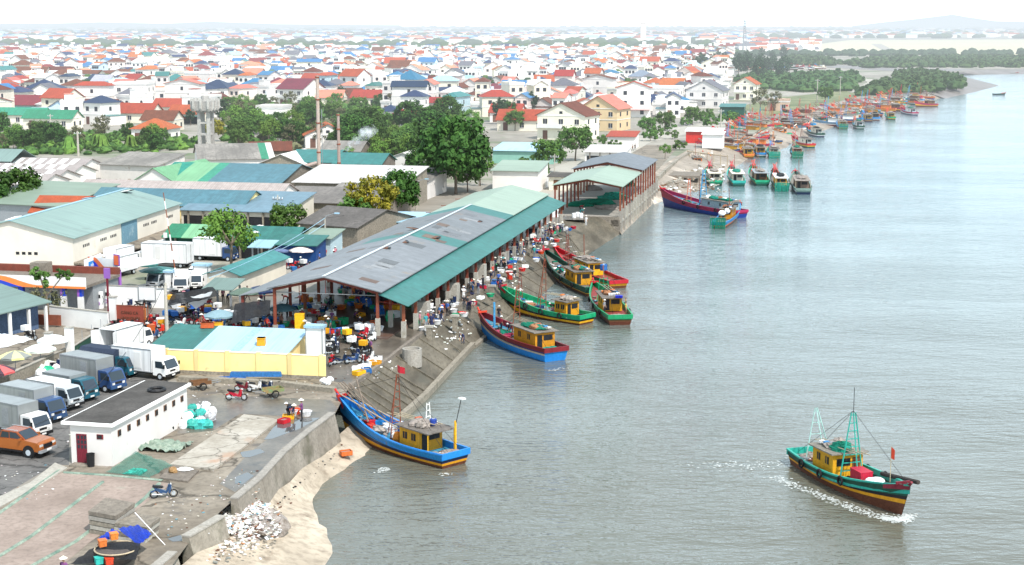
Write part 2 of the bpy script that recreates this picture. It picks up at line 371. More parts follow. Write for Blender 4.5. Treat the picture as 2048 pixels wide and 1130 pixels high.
def sheet(name, pxs, mat, z=.004, kind='structure', zg=0.):
    p = [G(x, y, zg) for x, y in pxs]
    for q in p: q.z = zg + z
    t = tessellate_polygon([p])
    b = MB(); b.add(p, [tuple(k) if (p[k[1]] - p[k[0]]).cross(p[k[2]] - p[k[0]]).z > 0 else tuple(k[::-1]) for k in t], mat)
    return b.build(name, kind=kind)
def loft(name, tops, bots, zt, zb, mat, n=8, jit=0.0, seed=1, sub=3, kind='structure'):
    rg = random.Random(seed); ZT = zt if isinstance(zt, list) else [zt] * len(tops); A = [G(q[0], q[1], z_) for q, z_ in zip(tops, ZT)]; B = [G(x, y, zb) for x, y in bots]
    rows = []
    for i in range(len(A) - 1):
        for k in range(sub): 
            f = k / sub; rows.append((A[i].lerp(A[i + 1], f), B[i].lerp(B[i + 1], f)))
    rows.append((A[-1], B[-1])); v = []; m = n + 2
    for a, b in rows:
        for j in range(m):
            f = j / n; p = a.lerp(b, f) + Vector((0, 0, rg.uniform(-jit, jit) if 0 < j else 0)); v.append(p)
    f = [(i * m + j, i * m + j + 1, (i + 1) * m + j + 1, (i + 1) * m + j) for i in range(len(rows) - 1) for j in range(m - 1)]
    b = MB(); b.add(v, f, mat); o = b.build(name, kind=kind, smooth=jit > 0)
    return o
ASPH = M('cracked_asphalt', (.13, .125, .12), world=True, scale=.25, var=.2, rgb2=(.20, .19, .18), blotch=((.07, .065, .06), .5, .62), bump=.02, cracks=.3)
WETG = M('wet_concrete', (.12, .10, .08), world=True, rough=.35, scale=.3, rgb2=(.20, .17, .135), var=.25, blotch=((.055, .05, .045), .35, .55), spec=.5, bump=.02)
DIRT = M('dusty_concrete_ground', (.20, .165, .125), world=True, scale=.18, rgb2=(.32, .275, .22), var=.2, blotch=((.13, .115, .10), .3, .56), bump=.02, cracks=.16)
SAND = M('pale_sand', (.34, .28, .21), world=True, scale=.12, rgb2=(.60, .51, .40), var=.15, bump=.08, blotch=((.24, .19, .14), .5, .58))
MUD = M('tidal_mud', (.27, .22, .17), world=True, rough=.6, scale=.08, rgb2=(.44, .37, .30), var=.25, bump=.08, blotch=((.62, .54, .45), .12, .60))
DMUD = M('dark_mud', (.19, .165, .15), world=True, rough=.5, scale=.05, rgb2=(.26, .23, .22), var=.2, bump=.05)
SLOPE = M('revetment_concrete', (.10, .085, .062), world=True, scale=.35, rgb2=(.19, .165, .125), var=.3, bump=.06, stretch=((1, .35, 1), QA), blotch=((.085, .078, .06), .5, .54))
SHRIMP = M('drying_shrimp', (.30, .23, .19), world=True, scale=.25, rgb2=(.38, .30, .255), var=.2, bump=.03, blotch=((.24, .27, .21), .25, .64))
FIELD = M('dry_field', (.56, .50, .33), world=True, scale=.01, rgb2=(.62, .57, .42), var=.1, stretch=((.4, 3, 1), 0))
GRASS = M('rough_grass', (.10, .15, .05), world=True, scale=.05, rgb2=(.28, .27, .14), var=.3, bump=.1)
PUD = M('puddle', (.10, .10, .10), world=True, rough=.05, var=.1, spec=.6)
sheet('yard_asphalt', [(-60, 700), (120, 660), (330, 640), (420, 700), (300, 790), (140, 850), (138, 932), (112, 928), (-60, 1030)], ASPH)
sheet('town_street', [(-60, 640), (300, 600), (700, 600), (760, 560), (1120, 405), (1200, 345), (1290, 290), (1360, 290), (1320, 335), (1260, 395), (1130, 440), (1062, 491), (980, 567), (875, 641), (700, 770), (560, 775), (300, 700), (-60, 760)], DIRT, z=.009)
sheet('market_yard', [(120, 600), (330, 560), (520, 560), (640, 600), (520, 700), (250, 690)], WETG, z=.014)
sheet('quay_apron', [(655, 760), (700, 770), (760, 728), (875, 641), (980, 567), (1062, 491), (1130, 440), (1175, 440), (1130, 395), (1095, 430), (1000, 490), (900, 560), (780, 600), (700, 640), (640, 690)], WETG, z=.018)
sheet('side_street', [(1060, 440), (1130, 400), (1240, 320), (1300, 285), (1400, 262), (1520, 240), (1500, 228), (1380, 250), (1270, 268), (1200, 300), (1095, 340), (960, 420)], LCONC, z=.013)
sheet('work_ground', [(350, 745), (660, 760), (700, 770), (672, 824), (612, 872), (520, 955), (442, 1022), (378, 1085), (330, 1150), (100, 1230), (-60, 1230), (-60, 1040), (120, 930), (215, 935), (360, 800)], DIRT, z=.013)
sheet('wet_ground_patch', [(350, 800), (430, 790), (660, 800), (676, 818), (600, 875), (540, 930), (470, 985), (440, 968), (500, 905), (560, 860), (560, 832), (480, 828), (425, 862), (355, 868)], WETG, z=.02)
for i, q in enumerate([[(560, 838), (640, 836), (600, 858), (545, 878), (528, 880)], [(480, 905), (520, 898), (530, 905), (500, 915), (485, 915)], [(470, 955), (495, 945), (508, 952), (485, 970), (470, 968)], [(335, 1078), (378, 1066), (392, 1072), (372, 1082), (345, 1084)]]):
    sheet('rain_puddle', q, PUD, z=.026)
sheet('drying_ground', [(-60, 1062), (10, 1015), (60, 975), (120, 946), (220, 951), (345, 968), (300, 1000), (262, 1030), (180, 1085), (120, 1135), (60, 1230), (-60, 1230)], SHRIMP, z=.03)
sheet('salt_fields', [(1610, 106), (1760, 110), (2300, 112), (2300, 78), (1700, 80), (1640, 88)], FIELD, z=.1)
sheet('river_bank_track', [(1715, 184), (1745, 175), (1775, 166), (1800, 163), (1795, 157), (1760, 160), (1735, 158), (1718, 152), (1735, 165), (1700, 186)], LCONC, z=.15)
sheet('grass_bank', [(1470, 215), (1560, 195), (1690, 182), (1730, 190), (1640, 212), (1540, 232)], GRASS, z=.05)
sheet('pale_track', [(1742, 88), (1762, 88), (1800, 106), (1775, 107)], LCONC, z=.2)
sheet('creek', [(1480, 138), (1640, 134), (1780, 142), (1905, 143), (1960, 138), (1800, 137), (1640, 128), (1500, 131)], DMUD, z=.12)
# banks
loft('beach', [(290, 1215), (340, 1150), (397, 1102), (435, 1057), (521, 1002), (580, 964), (625, 912), (668, 878), (700, 850)], [(640, 1230), (648, 1150), (663, 1090), (640, 1045), (624, 1005), (645, 968), (700, 930), (735, 905), (790, 850)], [-.5, -.6, -.7, -.8, -1.1, -1.4, -1.6, -1.7, -1.7], WZ, SAND, jit=.07)
loft('revetment', [(690, 776), (760, 728), (875, 640), (980, 566), (1062, 490), (1130, 438), (1222, 432)], [(780, 850), (850, 785), (944, 690), (1062, 600), (1120, 545), (1175, 500), (1243, 462)], -.02, WZ + .25, SLOPE, jit=.03, n=10, sub=6)
loft('tidal_mudflat', [(1222, 432), (1262, 392), (1322, 332), (1375, 300), (1440, 290), (1500, 270), (1560, 246), (1640, 221), (1720, 199), (1790, 189), (1850, 183)],
     [(1243, 470), (1305, 410), (1400, 378), (1425, 365), (1500, 318), (1570, 296), (1620, 272), (1690, 245), (1770, 226), (1830, 208), (1885, 196)], -.02, WZ - .05, MUD, jit=.12, n=8, sub=4)
loft('mud_spit', [(1850, 183), (1900, 174), (1925, 164), (1915, 150), (1905, 145), (1960, 139), (2100, 137), (2500, 134)], [(1890, 197), (1950, 184), (1998, 171), (1930, 154), (1925, 150), (1975, 149), (2100, 148), (2500, 145)], -.02, WZ, DMUD, jit=.1)
# parapet joints across the slope and the toe beam
def beam(name, pxs, z0, z1, wdt, mat, kind='structure', label=None, cat=None):
    P = [G(x, y, z1) for x, y in pxs]; b = MB()
    for a, c in zip(P, P[1:]):
        d = (c - a); d.z = 0; l = d.length; ang = math.atan2(d.y, d.x)
        b.at((a.x, a.y, 0), ang); b.box(-.05, l + .05, -wdt / 2, wdt / 2, z0, z1, mat)
    b.at(); o = b.build(name, kind=kind)
    if label: tag(o, label, cat)
    return o
beam('quay_kerb', [(700, 769), (760, 727), (875, 639), (980, 565), (1062, 489), (1128, 438)], -.3, .14, .35, CONC)
beam('toe_beam', [(795, 834), (850, 786), (905, 727), (946, 684)], WZ - .5, WZ + .55, .5, CONC)
beam('toe_beam', [(948, 690), (1062, 592), (1120, 540), (1175, 500)], WZ - .5, WZ + .3, .5, CONC)
RW = M('retaining_wall_concrete', (.28, .245, .195), scale=.4, var=.2, rgb2=(.40, .36, .30), bump=.04, blotch=((.15, .14, .10), .35, .52))
def wall_run(pxs, z1, z0, th, label, cap=True):
    o = None; b = MB(); P = [G(x, y, z1) for x, y in pxs]
    t = thing('retaining_wall', label, 'wall', (P[0].x, P[0].y, 0)); b2 = MB()
    for i, (a, c) in enumerate(zip(P, P[1:])):
        d = c - a; l = d.length; ang = math.atan2(d.y, d.x); q = a - P[0]
        b.at((q.x, q.y, 0), ang); b.prism([(-th * 1.7, z0), (th * .5, z0), (th * .5, z1 - .1), (-th * .5, z1 - .1)], 0, l, RW, axis='x')
        b2.at((q.x, q.y, 0), ang); b2.box(-.02, l + .02, -th * .62, th * .62, z1 - .1, z1, LCONC)
    b.at(); b.build('wall_body', t); b2.at(); b2.build('wall_cap', t)
    return t
wall_run([(468, 995), (518, 954), (566, 902), (611, 864), (664, 824)], .45, -2.0, .45, 'long stained concrete retaining wall above the sandy beach')
wall_run([(371, 1071), (408, 1050), (442, 1030)], .45, -2.0, .5, 'short broken length of concrete retaining wall beside the rubbish heap')
wall_run([(300, 1140), (345, 1102)], .1, -2.0, .5, 'low concrete wall stub at the bottom edge near the white foam scraps')
beam('curved_sea_wall', [(1316, 352), (1335, 334), (1358, 315), (1384, 300)], -2.6, .15, .6, RW)
# low old wall footing beside yellow wall
o = beam('wall_footing', [(360, 752), (470, 757), (560, 762), (668, 775)], -.1, .42, .7, CONC, kind='structure')
# slope joints (grooves) as thin ribs up the revetment, one object
b = MB(); RIB = M('mossy_rib', (.19, .165, .125), var=.4, scale=1)
T = [(700, 768), (760, 728), (875, 640), (980, 566), (1062, 490), (1130, 438)]; Bt = [(800, 835), (855, 785), (944, 690), (1062, 600), (1120, 545), (1175, 500)]
for i in range(5):
    for k in range(5):
        f = k / 5; a = G(*T[i]).lerp(G(*T[i + 1]), f); c = G(*Bt[i], WZ + .25).lerp(G(*Bt[i + 1], WZ + .25), f)
        b.tube(a + Vector((0, 0, .0)), c + Vector((0, 0, .02)), .09, RIB, n=4)
b.build('revetment_ribs', kind='structure')
# hills at the horizon
b = MB(); HILL = M('far_hills', (.12, .2, .2), var=.1)
def ridge(pxs, Y):
    v = []
    for x, y in pxs:
        d = ray(x, y); t = Y / d.y; v.append(Vector((d.x * t, Y, CAMH + d.z * t)))
    n = len(v); vv = [(p.x, p.y - 400, 0) for p in v] + list(v); b.add(vv, [(i, i + 1, n + i + 1, n + i) for i in range(n - 1)], HILL)
ridge([(1700, 52), (1770, 44), (1830, 38), (1880, 32), (1905, 29), (1935, 34), (1990, 42), (2080, 44), (2300, 50)], 16000)
ridge([(-200, 46), (100, 47), (200, 44), (330, 47), (420, 43), (560, 48), (800, 50)], 17000)
b.build('far_hills', kind='structure')
# ------------------------------------------------------------------ roofs and sheds
def roof_parts(t, x0, x1, y0, y1, ze, rise, ridge, roof, oh=.5, th=.1, name='roof', ogab=.35):
    """roof panels as parts; roof is a material or a list of (from, to, material) along the ridge"""
    if not isinstance(roof, list): roof = [(0, 1, roof)]
    for f0, f1, m in roof:
        if ridge in ('x', 'mono'):
            a = x0 - ogab + (x1 - x0 + 2 * ogab) * f0; c = x0 - ogab + (x1 - x0 + 2 * ogab) * f1
            ym = (y0 + y1) / 2; k = rise / (ym - y0)
            b = MB()
            if ridge == 'x':
                b.slab([(a, y0 - oh, ze - k * oh), (c, y0 - oh, ze - k * oh), (c, ym, ze + rise), (a, ym, ze + rise)], th, m)
                b.slab([(a, ym, ze + rise + .003), (c, ym, ze + rise + .003), (c, y1 + oh, ze - k * oh), (a, y1 + oh, ze - k * oh)], th, m)
            else:
                k = rise / (y1 - y0); b.slab([(a, y0 - oh, ze - k * oh), (c, y0 - oh, ze - k * oh), (c, y1 + oh, ze + rise + k * oh), (a, y1 + oh, ze + rise + k * oh)], th, m)
            b.build(name, t)
        else:
            a = y0 - ogab + (y1 - y0 + 2 * ogab) * f0; c = y0 - ogab + (y1 - y0 + 2 * ogab) * f1
            xm = (x0 + x1) / 2; k = rise / (xm - x0); b = MB()
            b.slab([(x0 - oh, a, ze - k * oh), (xm, a, ze + rise), (xm, c, ze + rise), (x0 - oh, c, ze - k * oh)], th, m)
            b.slab([(xm, a, ze + rise + .003), (x1 + oh, a, ze - k * oh), (x1 + oh, c, ze - k * oh), (xm, c, ze + rise + .003)], th, m)
            b.build(name, t)
def wall_parts(t, x0, x1, y0, y1, ze, rise, ridge, m, name='wall'):
    b = MB()
    if ridge == 'x': b.prism([(y0, 0), (y1, 0), (y1, ze), ((y0 + y1) / 2, ze + rise), (y0, ze)][::-1], x0, x1, m, axis='x')
    elif ridge == 'y': b.prism([(x0, 0), (x1, 0), (x1, ze), ((x0 + x1) / 2, ze + rise), (x0, ze)], y0, y1, m)
    elif ridge == 'mono': b.prism([(y0, 0), (y1, 0), (y1, ze + rise), (y0, ze)][::-1], x0, x1, m, axis='x')
    else: b.box(x0, x1, y0, y1, 0, ze, m)
    return b.build(name, t)
def shed(name, label, px, py, ze, wx, dy, rise, ridge='x', az=QA, corner='L', roof=None, wall=WWALL, posts=None, oh=.5, cat='shed', vents=0, front_open=0, group=None, rows=None):
    p = G(px, py, ze); t = thing(name, label, cat, (p.x, p.y, 0), rad(-az), group)
    x0, x1 = (0, wx) if corner == 'L' else (-wx, 0)
    if wall:
        wall_parts(t, x0, x1, 0, dy, ze - .06, rise - .03, ridge, wall)
        if front_open:
            b = MB(); b.box(x0 + .4, x1 - .4, -.03, .2, .1, ze - .9, DARK); b.build('dark_opening', t)
            for i in range(front_open):
                x = x0 + (i + .5) * wx / front_open; b = MB(); b.box(x - .12, x + .12, -.25, -.03, 0, ze - .1, CONC); b.build('post', t)
        for i in range(vents):
            x = x0 + (i + 1) * wx / (vents + 1); b = MB(); b.box(x - .45, x + .45, -.05, .1, ze - 1.6, ze - .8, DARK); b.box(x - .5, x + .5, -.07, -.05, ze - 1.68, ze - 1.6, WHITE); b.build('window', t)
    if posts:
        n, m = posts
        for i in range(n):
            for y in (.15, dy - .15):
                x = x0 + .15 + i * (wx - .3) / (n - 1); b = MB(); b.box(x - .1, x + .1, y - .1, y + .1, 0, ze - .1, m); b.build('post', t)
    roof_parts(t, x0, x1, 0, dy, ze, rise, ridge, roof, oh)
    return t

# ---- the fish market: long hall with lean-to canopies on both sides
mk = G(757, 581, 4.75); MX, MY, ML, MW = mk.x, mk.y, 91.5, 11.2
t = thing('market_hall', 'long open-sided fish market hall under a grey metal roof with teal bands', 'market hall', (MX, MY, 0), rad(-QA))
bands = [(0, .345, GREYR), (.345, .40, TEALX), (.40, .645, GREYR), (.645, .70, TEALX), (.70, 1, LGRNR)]
roof_parts(t, -MW, 0, 0, ML, 4.8, 1.25, 'y', bands, oh=.45, ogab=.5)
b = MB(); b.box(-MW / 2 - .16, -MW / 2 + .16, -.5, ML * .70, 6.08, 6.14, SILV); b.build('ridge_cap', t)
for k, (y, x, l) in enumerate([(33, -3, 2.2), (20, -5.2, 1.5), (26, -4.6, 2.6), (52, -1.6, 2.4), (38, -6.5, 2)]):
    zz = 4.8 + 1.25 * (1 - abs(x + MW / 2) / (MW / 2)) + .03
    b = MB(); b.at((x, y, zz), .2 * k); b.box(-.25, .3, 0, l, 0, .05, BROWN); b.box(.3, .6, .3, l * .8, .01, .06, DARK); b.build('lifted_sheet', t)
PATCHM = [M('patched_sheet_' + n_, c_, rough=.6, var=.2, wave=1.3, waveaxis='Y', wavecol=.15) for n_, c_ in (('dull', (.17, .18, .19)), ('pale', (.30, .31, .32)), ('rusty', (.20, .14, .11)))]
rgp = random.Random(6)
for k in range(26):
    y = rgp.uniform(1, ML * .68); s = rgp.choice((-1, 1)); f0 = rgp.uniform(.05, .6); f1 = f0 + rgp.uniform(.15, .4); w_ = rgp.uniform(.8, 2.4)
    def rp(f, yy): return (-MW / 2 + s * f * MW / 2, yy, 6.05 - 1.25 * f + .012)
    b = MB(); q_ = [rp(f0, y), rp(f1, y), rp(f1, y + w_), rp(f0, y + w_)]; b.slab(q_ if s > 0 else q_[::-1], .01, PATCHM[k % 3]); b.build('roof_patch', t)
# river side canopy
b = MB(); b.slab([(.15, -.5, 4.45), (3.2, -.5, 3.35), (3.2, ML + .3, 3.35), (.15, ML + .3, 4.45)], .06, TEALX); b.build('canopy_roof', t)
b = MB(); b.slab([(-MW - 3.6, -.3, 3.75), (-MW - .15, -.3, 4.5), (-MW - .15, ML * .7, 4.5), (-MW - 3.6, ML * .7, 3.75)], .06, GREYR); b.build('lean_to_roof', t)
b = MB(); b.box(.12, .3, -.5, ML, 4.45, 4.62, DARK); b.build('gutter', t)
nb = 20
for i in range(nb + 1):
    y = .1 + i * (ML - .4) / nb
    for x, hb in ((-.15, 1.9), (-MW + .15, .8), (2.55, 1.7)) + (((-MW - 3.3, .6),) if i % 2 == 0 and i < 15 else ()):
        top = 4.6 if -MW <= x <= 0 else 3.5 if x > 0 else 3.7
        b = MB(); b.box(x - .22, x + .22, y - .2, y + .2, 0, hb, LCONC); b.build('post_base', t)
        b = MB(); b.box(x - .14, x + .14, y - .12, y + .12, hb, top, RUST); b.build('post', t)
    if i % 2 == 0:
        b = MB()
        for s in (-1, 1):
            xe = 0 if s > 0 else -MW
            b.prism([(-MW / 2, 5.88), (xe - s * .1, 4.62), (xe - s * .1, 4.34), (-MW / 2, 5.6)], y - .07, y + .07, RUST)
        b.tube((-MW, y, 4.2), (0, y, 4.2), .05, STEEL if i == 0 else RUST)
        for q in (-.75, -.5, -.25): b.tube((MW * q, y, 4.2), (MW * q, y, 5.2 + (.6 if q == -.5 else 0)), .04, RUST)
        b.tube((0, y, 3.6), (3, y, 3.3), .05, RUST); b.tube((-MW, y, 3.8), (-MW - 3.4, y, 3.65), .05, RUST)
        b.build('truss', t)
MKFLOOR = M('market_floor', (.16, .07, .05), rough=.4, scale=.4, rgb2=(.10, .08, .075), var=.3)
b = MB(); b.box(-MW - 3.8, 1.2, -1.1, ML, .02, .12, MKFLOOR); b.build('floor_slab', t)
for i, (y, h) in enumerate([(8, 2.2), (21, 2.0), (35, 2.1), (47, 1.8)]):
    b = MB(); b.box(1.5, 2.9, y, y + 1.3, 0, h, LCONC); b.build('concrete_tank', t)
def mkpt(x, y, z=.12):                              # point in the market's own frame
    a = rad(-QA); return Vector((MX + x * math.cos(a) - y * math.sin(a), MY + x * math.sin(a) + y * math.cos(a), z))

# ---- pier with its two roofed decks
def pier_shed(label, c0, ze, L, W, rise, roof, n):
    p = G(*c0, ze); t = thing('pier_shelter', label, 'shelter', (p.x, p.y, 0), rad(-QA))
    roof_parts(t, -W, 0, 0, L, ze, rise, 'y', roof, oh=.3)
    for i in range(n):
        y = .2 + i * (L - .4) / (n - 1)
        for x in (-.2, -W + .2):
            b = MB(); b.box(x - .13, x + .13, y - .12, y + .12, 0 if x < -1 else 1.1, ze - .1, RUST); b.build('post', t)
    for y in (.2, L / 2, L - .2):
        b = MB(); b.prism([(-W / 2, ze + rise - .12), (0, ze - .12), (0, ze - .4), (-W / 2, ze + rise - .5), (-W, ze - .4), (-W, ze - .12)], y - .06, y + .06, RUST); b.build('truss', t)
    return t, p
t1, p1 = pier_shed('open pier shelter with a pale green metal roof over heaped green nets', (1243, 372), 5.2, 24, 11.2, 1.1, LGRNR, 7)
t2, p2 = pier_shed('open pier shelter with a dark grey metal roof at the far end of the pier', (1284, 339), 5.6, 22, 12.4, 1.3, M('slate_metal_roof', (.22, .24, .27), rough=.6, scale=.1, var=.15, wave=1.3, waveaxis='Y'), 7)
pe = G(1237, 434)
pd = thing('pier', 'concrete pier deck standing on a row of square piles in the river', 'pier', (pe.x, pe.y, 0), rad(-QA))
b = MB(); b.box(-12, 0, 0, 56, -.45, .03, LCONC); b.build('deck', pd)
b = MB(); b.box(-12, .1, -.4, 0, -1.5, .02, CONC); b.box(-1.2, .3, -.4, 1.4, -3.1, -.46, CONC); b.box(-5, -1.2, -.35, 0, -2.2, -1.5, CONC); b.build('head_wall', pd)
for i in range(15):
    y = .6 + i * 3.7
    b = MB(); b.box(-.05, .55, y - .3, y + .3, -4, 1.25, LCONC); b.build('fender_pile', pd)
    if i % 2:
        b = MB(); b.box(-.6, -.1, y - .3, y + .3, -4, -.45, CONC); b.build('pile', pd)
b = MB(); b.box(.1, .4, 0, 55, -1.0, -.7, LCONC); b.build('fender_beam', pd)
# ---- foreground block with flat roof
q = G(226, 933); t = thing('flat_roofed_block', 'white flat-roofed block with a red door and a dark roof', 'building', (q.x, q.y, 0), rad(-(QA + 1)))
BL, BW, BH = 12.6, 3.2, 2.95
wall_parts(t, -BW, 0, 0, BL, BH, 0, 'flat', WWALL)
b = MB(); b.box(-BW - .55, .25, -.3, BL + .3, BH, BH + .22, WHITE); rf = b.build('roof', t)
b = MB(); b.box(-BW - .35, .08, -.12, BL + .12, BH + .22, BH + .27, DCONC); b.build('roof_surface', rf)
b = MB(); b.box(-2.75, -1.95, -.05, .1, .15, 2.25, DRED); d = b.build('door', t)
b = MB()
for zz in (1.2, 1.55, 1.9):
    for xx in (-2.65, -2.38, -2.13): b.box(xx, xx + .16, -.06, -.04, zz, zz + .24, GLASS)
b.build('pane', d)
b = MB(); b.box(-3.0, -1.7, -.8, 0, 0, .14, CONC); b.build('step', t)
b = MB(); b.box(-1.15, -.65, -.04, .1, 1.95, 2.3, DRED); b.box(-1.1, -.75, -.06, -.03, 2.0, 2.25, DARK); b.build('window', t)
for i in range(8):
    y = .9 + i * 1.5; b = MB(); b.box(-.1, .05, y, y + .46, 1.95, 2.4, BROWN); b.box(.04, .065, y + .06, y + .4, 2.0, 2.35, DARK); b.build('window', t)
b = MB(); b.torus((-1.1, 9.6, BH + .38), .62, .13, BLACK, axis='z'); ty = b.build('tyre', None)
ty.location = (q.x, q.y, 0); ty.rotation_euler = (0, 0, rad(-(QA + 1))); tag(ty, 'old black tyre lying on the dark flat roof of the white block', 'tyre')
q = G(182, 933); b = MB(); b.lathe((q.x, q.y, 0), [(.26, 0), (.3, .9), (.32, .95), (.28, .95), (.26, .8)], BLACK, n=12)
tag(b.build('water_drum'), 'black drum standing by the white block near its red door', 'drum')
# ---- yellow compound wall and the shed behind it
a = G(352, 746); c = G(651, 759); L = (c - a).length; az = math.atan2(c.y - a.y, c.x - a.x)
t = thing('compound_wall', 'yellow plastered compound wall with pilasters and grey damp stains', 'wall', (a.x, a.y, 0), az)
b = MB(); b.box(-2.5, L, 0, .2, .3, 2.1, YWALL); b.build('wall_panel', t)
b = MB(); b.box(-2.5, L + .03, -.06, .26, 0, .3, CONC); b.build('plinth', t)
for i in range(6):
    x = L - .35 - i * (L - .6) / 4.6; b = MB(); b.box(x - .2, x + .2, -.1, .3, .3, 2.22, YWALL); b.build('pilaster', t)
b = MB(); b.box(-2.5, L, -.04, .24, 2.1, 2.17, CREAM); b.build('coping', t)
shed('ticket_shed', 'low shed behind the yellow wall with a dark green and pale blue lean-to roof', 301, 696, 2.05, 12.7, 6.0, 1.0, 'mono', corner='L', wall=YWALL, oh=.25, roof=[(0, .33, TEALR), (.33, .6, SKYR), (.6, .66, M('mid_blue_sheet', (.36, .56, .68), rough=.4)), (.66, 1, SKYR)])
def prop_box(px, py, z, sx, sy, sz, mat, name, label, cat, mat2=None, rz=0):
    p = G(px, py, z); b = MB(); b.taper(-sx / 2, sx / 2, -sy / 2, sy / 2, 0, sz, .03, .03, mat); b.box(-sx / 2 - .02, sx / 2 + .02, -sy / 2 - .02, sy / 2 + .02, sz * .86, sz, mat2 or mat)
    o = b.build(name); o.location = p; o.rotation_euler = (0, 0, rz); return tag(o, label, cat)
prop_box(523, 690, 2.35, .75, .75, .7, YELL, 'crate', 'yellow crate left alone on the pale blue roof', 'crate')
prop_box(415, 655, 3.0, 1.2, .6, .5, ORNG, 'crate', 'orange tub on the upper edge of the pale blue roof', 'crate')
prop_box(436, 652, 3.0, .9, .6, .4, YELL, 'crate', 'flat amber tray on the upper edge of the pale blue roof', 'crate')
# kiosk with light sign
def light_box(px, py, w, h, d, label, zb=0.0, tm=SKYR):
    p = G(px, py); t = thing('light_box_sign', label, 'sign', p, rad(-QA))
    b = MB(); b.box(-w / 2 + .08, w / 2 - .08, .06, d, zb + .12, h - .25, WHITE); b.build('face', t)
    b = MB(); b.box(-w / 2 - .1, w / 2 + .1, -.1, d + .1, h - .25, h, tm); b.build('top_cap', t)
    b = MB()
    for x in (-w / 2, w / 2 - .08):
        for y in (0, d - .08): b.box(x, x + .08, y, y + .08, 0, h - .25, STEEL)
    b.box(-w / 2, w / 2, 0, .06, zb, zb + .12, STEEL); b.build('frame', t)
light_box(629, 737, 1.65, 4.0, .9, 'white light box sign with a pale blue cap behind the yellow wall', zb=1.2)
light_box(337, 585, 0.95, 2.6, .9, 'small blank white ticket kiosk beside the blue stall counter')
light_box(402, 578, 1.9, 3.0, 1.1, 'white box kiosk with a flat pale cap beside the parked vans')

# ---- warehouse with sage roof
p = G(145, 474.6, 5.1); az = bearing(p, G(359, 405.5, 5.1)); Lw = (G(359, 405.5, 5.1) - p).length; Ww = 16
t = thing('warehouse', 'big cream warehouse with a sage green gabled roof and a blue sheeted panel', 'warehouse', (p.x, p.y, 0), rad(-az))
ww = CREAM if 0 else M('peeling_cream_wall', (.80, .74, .64), var=.1, scale=.3, blotch=((.5, .42, .32), .12, .66))
wall_parts(t, -Ww, 0, 0, Lw, 5.04, 1.95, 'y', ww)
SAGEY = M('sage_metal_roof_across', (.24, .34, .31), rough=.55, var=.12, scale=.1, wave=1.2, waveaxis='Y', blotch=((.18, .24, .22), .25, .6), wavecol=.1)
roof_parts(t, -Ww, 0, 0, Lw, 5.1, 2, 'y', SAGEY, oh=.35)
b = MB(); b.box(-Ww / 2 - .2, -Ww / 2 + .2, -.35, Lw, 7.08, 7.16, SKYR); b.build('ridge_cap', t)
b = MB(); b.at((-4.6, .4, 5.1 + 1.05), 0, rad(14)); b.box(-1, 3.4, -.6, 4.6, .03, .08, M('patch_sheet', (.36, .52, .46), rough=.5)); b.build('roof_patch', t)
for (xx, yy, l) in ((-10.2, 4, 3.5), (-8.6, 24, 1.6), (-6.8, 34, 1.2)):
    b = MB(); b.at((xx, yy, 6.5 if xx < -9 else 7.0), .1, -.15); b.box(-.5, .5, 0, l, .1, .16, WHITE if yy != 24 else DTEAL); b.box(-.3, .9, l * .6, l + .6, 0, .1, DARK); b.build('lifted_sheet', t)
b = MB(); b.box(.02, .1, 15.5, 21, 1.6, 4.95, M('blue_sheet_panel', (.20, .36, .48), var=.2, scale=.8, blotch=((.45, .55, .6), .5, .55))); b.build('blue_panel', t)
for g0 in (3.0, 8.5, 11.8, 23.5, 26.5, 33):
    for k in range(4):
        b = MB(); b.box(-.1, .03, g0 + k * .55, g0 + k * .55 + .3, 3.4, 3.75, DARK); b.build('vent', t)
for g0 in (-14.5, -13.8, -13.1, -12.4, -7.5, -6.7, -5.9, -5.1):
    b = MB(); b.box(g0, g0 + .45, -.03, .1, 2.8, 3.15, DARK); b.build('vent', t)
b = MB(); b.prism([(0, 1.75), (2.3, 1.45), (2.3, 1.6), (0, 1.95)], 0, Lw, M('stained_ledge', (.34, .29, .22), rough=.9, scale=.6, blotch=((.10, .085, .07), .7, .5)), axis='y'); b.build('ledge', t)
b = MB(); b.box(.01, .05, .5, Lw - .5, .05, 1.45, DARK); b.build('dark_opening', t)
for i in range(7):
    y = 1.5 + i * (Lw - 3) / 6; b = MB(); b.box(1.5, 2.0, y - .3, y + .3, 0, 1.5, CREAM); b.build('column', t)

# ---- shed group behind the market
shed('factory_hall', 'factory hall roofed in dark green, lime and teal metal stripes', 302, 362, 4.2, 23.5, 22, 2.4, 'x', roof=[(0, .16, M('emerald_metal_roof', (.02, .27, .20), rough=.5, wave=1.2, var=.15, scale=.1)), (.16, .36, LIMER), (.36, .44, GRN2R), (.44, 1, BLUER)], wall=CONC)
shed('factory_hall', 'low hall with a plain light green gable roof left of the striped one', 262, 364, 3.9, 9, 19, 2.6, 'y', corner='L', az=QA + 4, roof=M('light_green_roof_across', (.22, .50, .28), rough=.5, wave=1.2, waveaxis='Y'), wall=WWALL)
shed('storage_shed', 'long storage shed with a pinkish fibro roof between two teal roofs', 148, 385, 4.4, 34.5, 10, 1.7, 'x', roof=PFIBRO, wall=WWALL)
shed('storage_shed', 'long storage shed with a blue-teal roof and white ridge stones at its end', 178, 404, 4.2, 25, 10, 1.8, 'x', roof=BLUER, wall=YWALL)
shed('loading_shed', 'open-fronted loading shed with a wide grey-blue roof and dark interior', 362, 418, 3.9, 16.5, 12.5, 1.5, 'mono', roof=M('grey_blue_metal_roof', (.15, .25, .30), rough=.5, wave=1.2, var=.15, scale=.1), wall=CREAM, front_open=7)
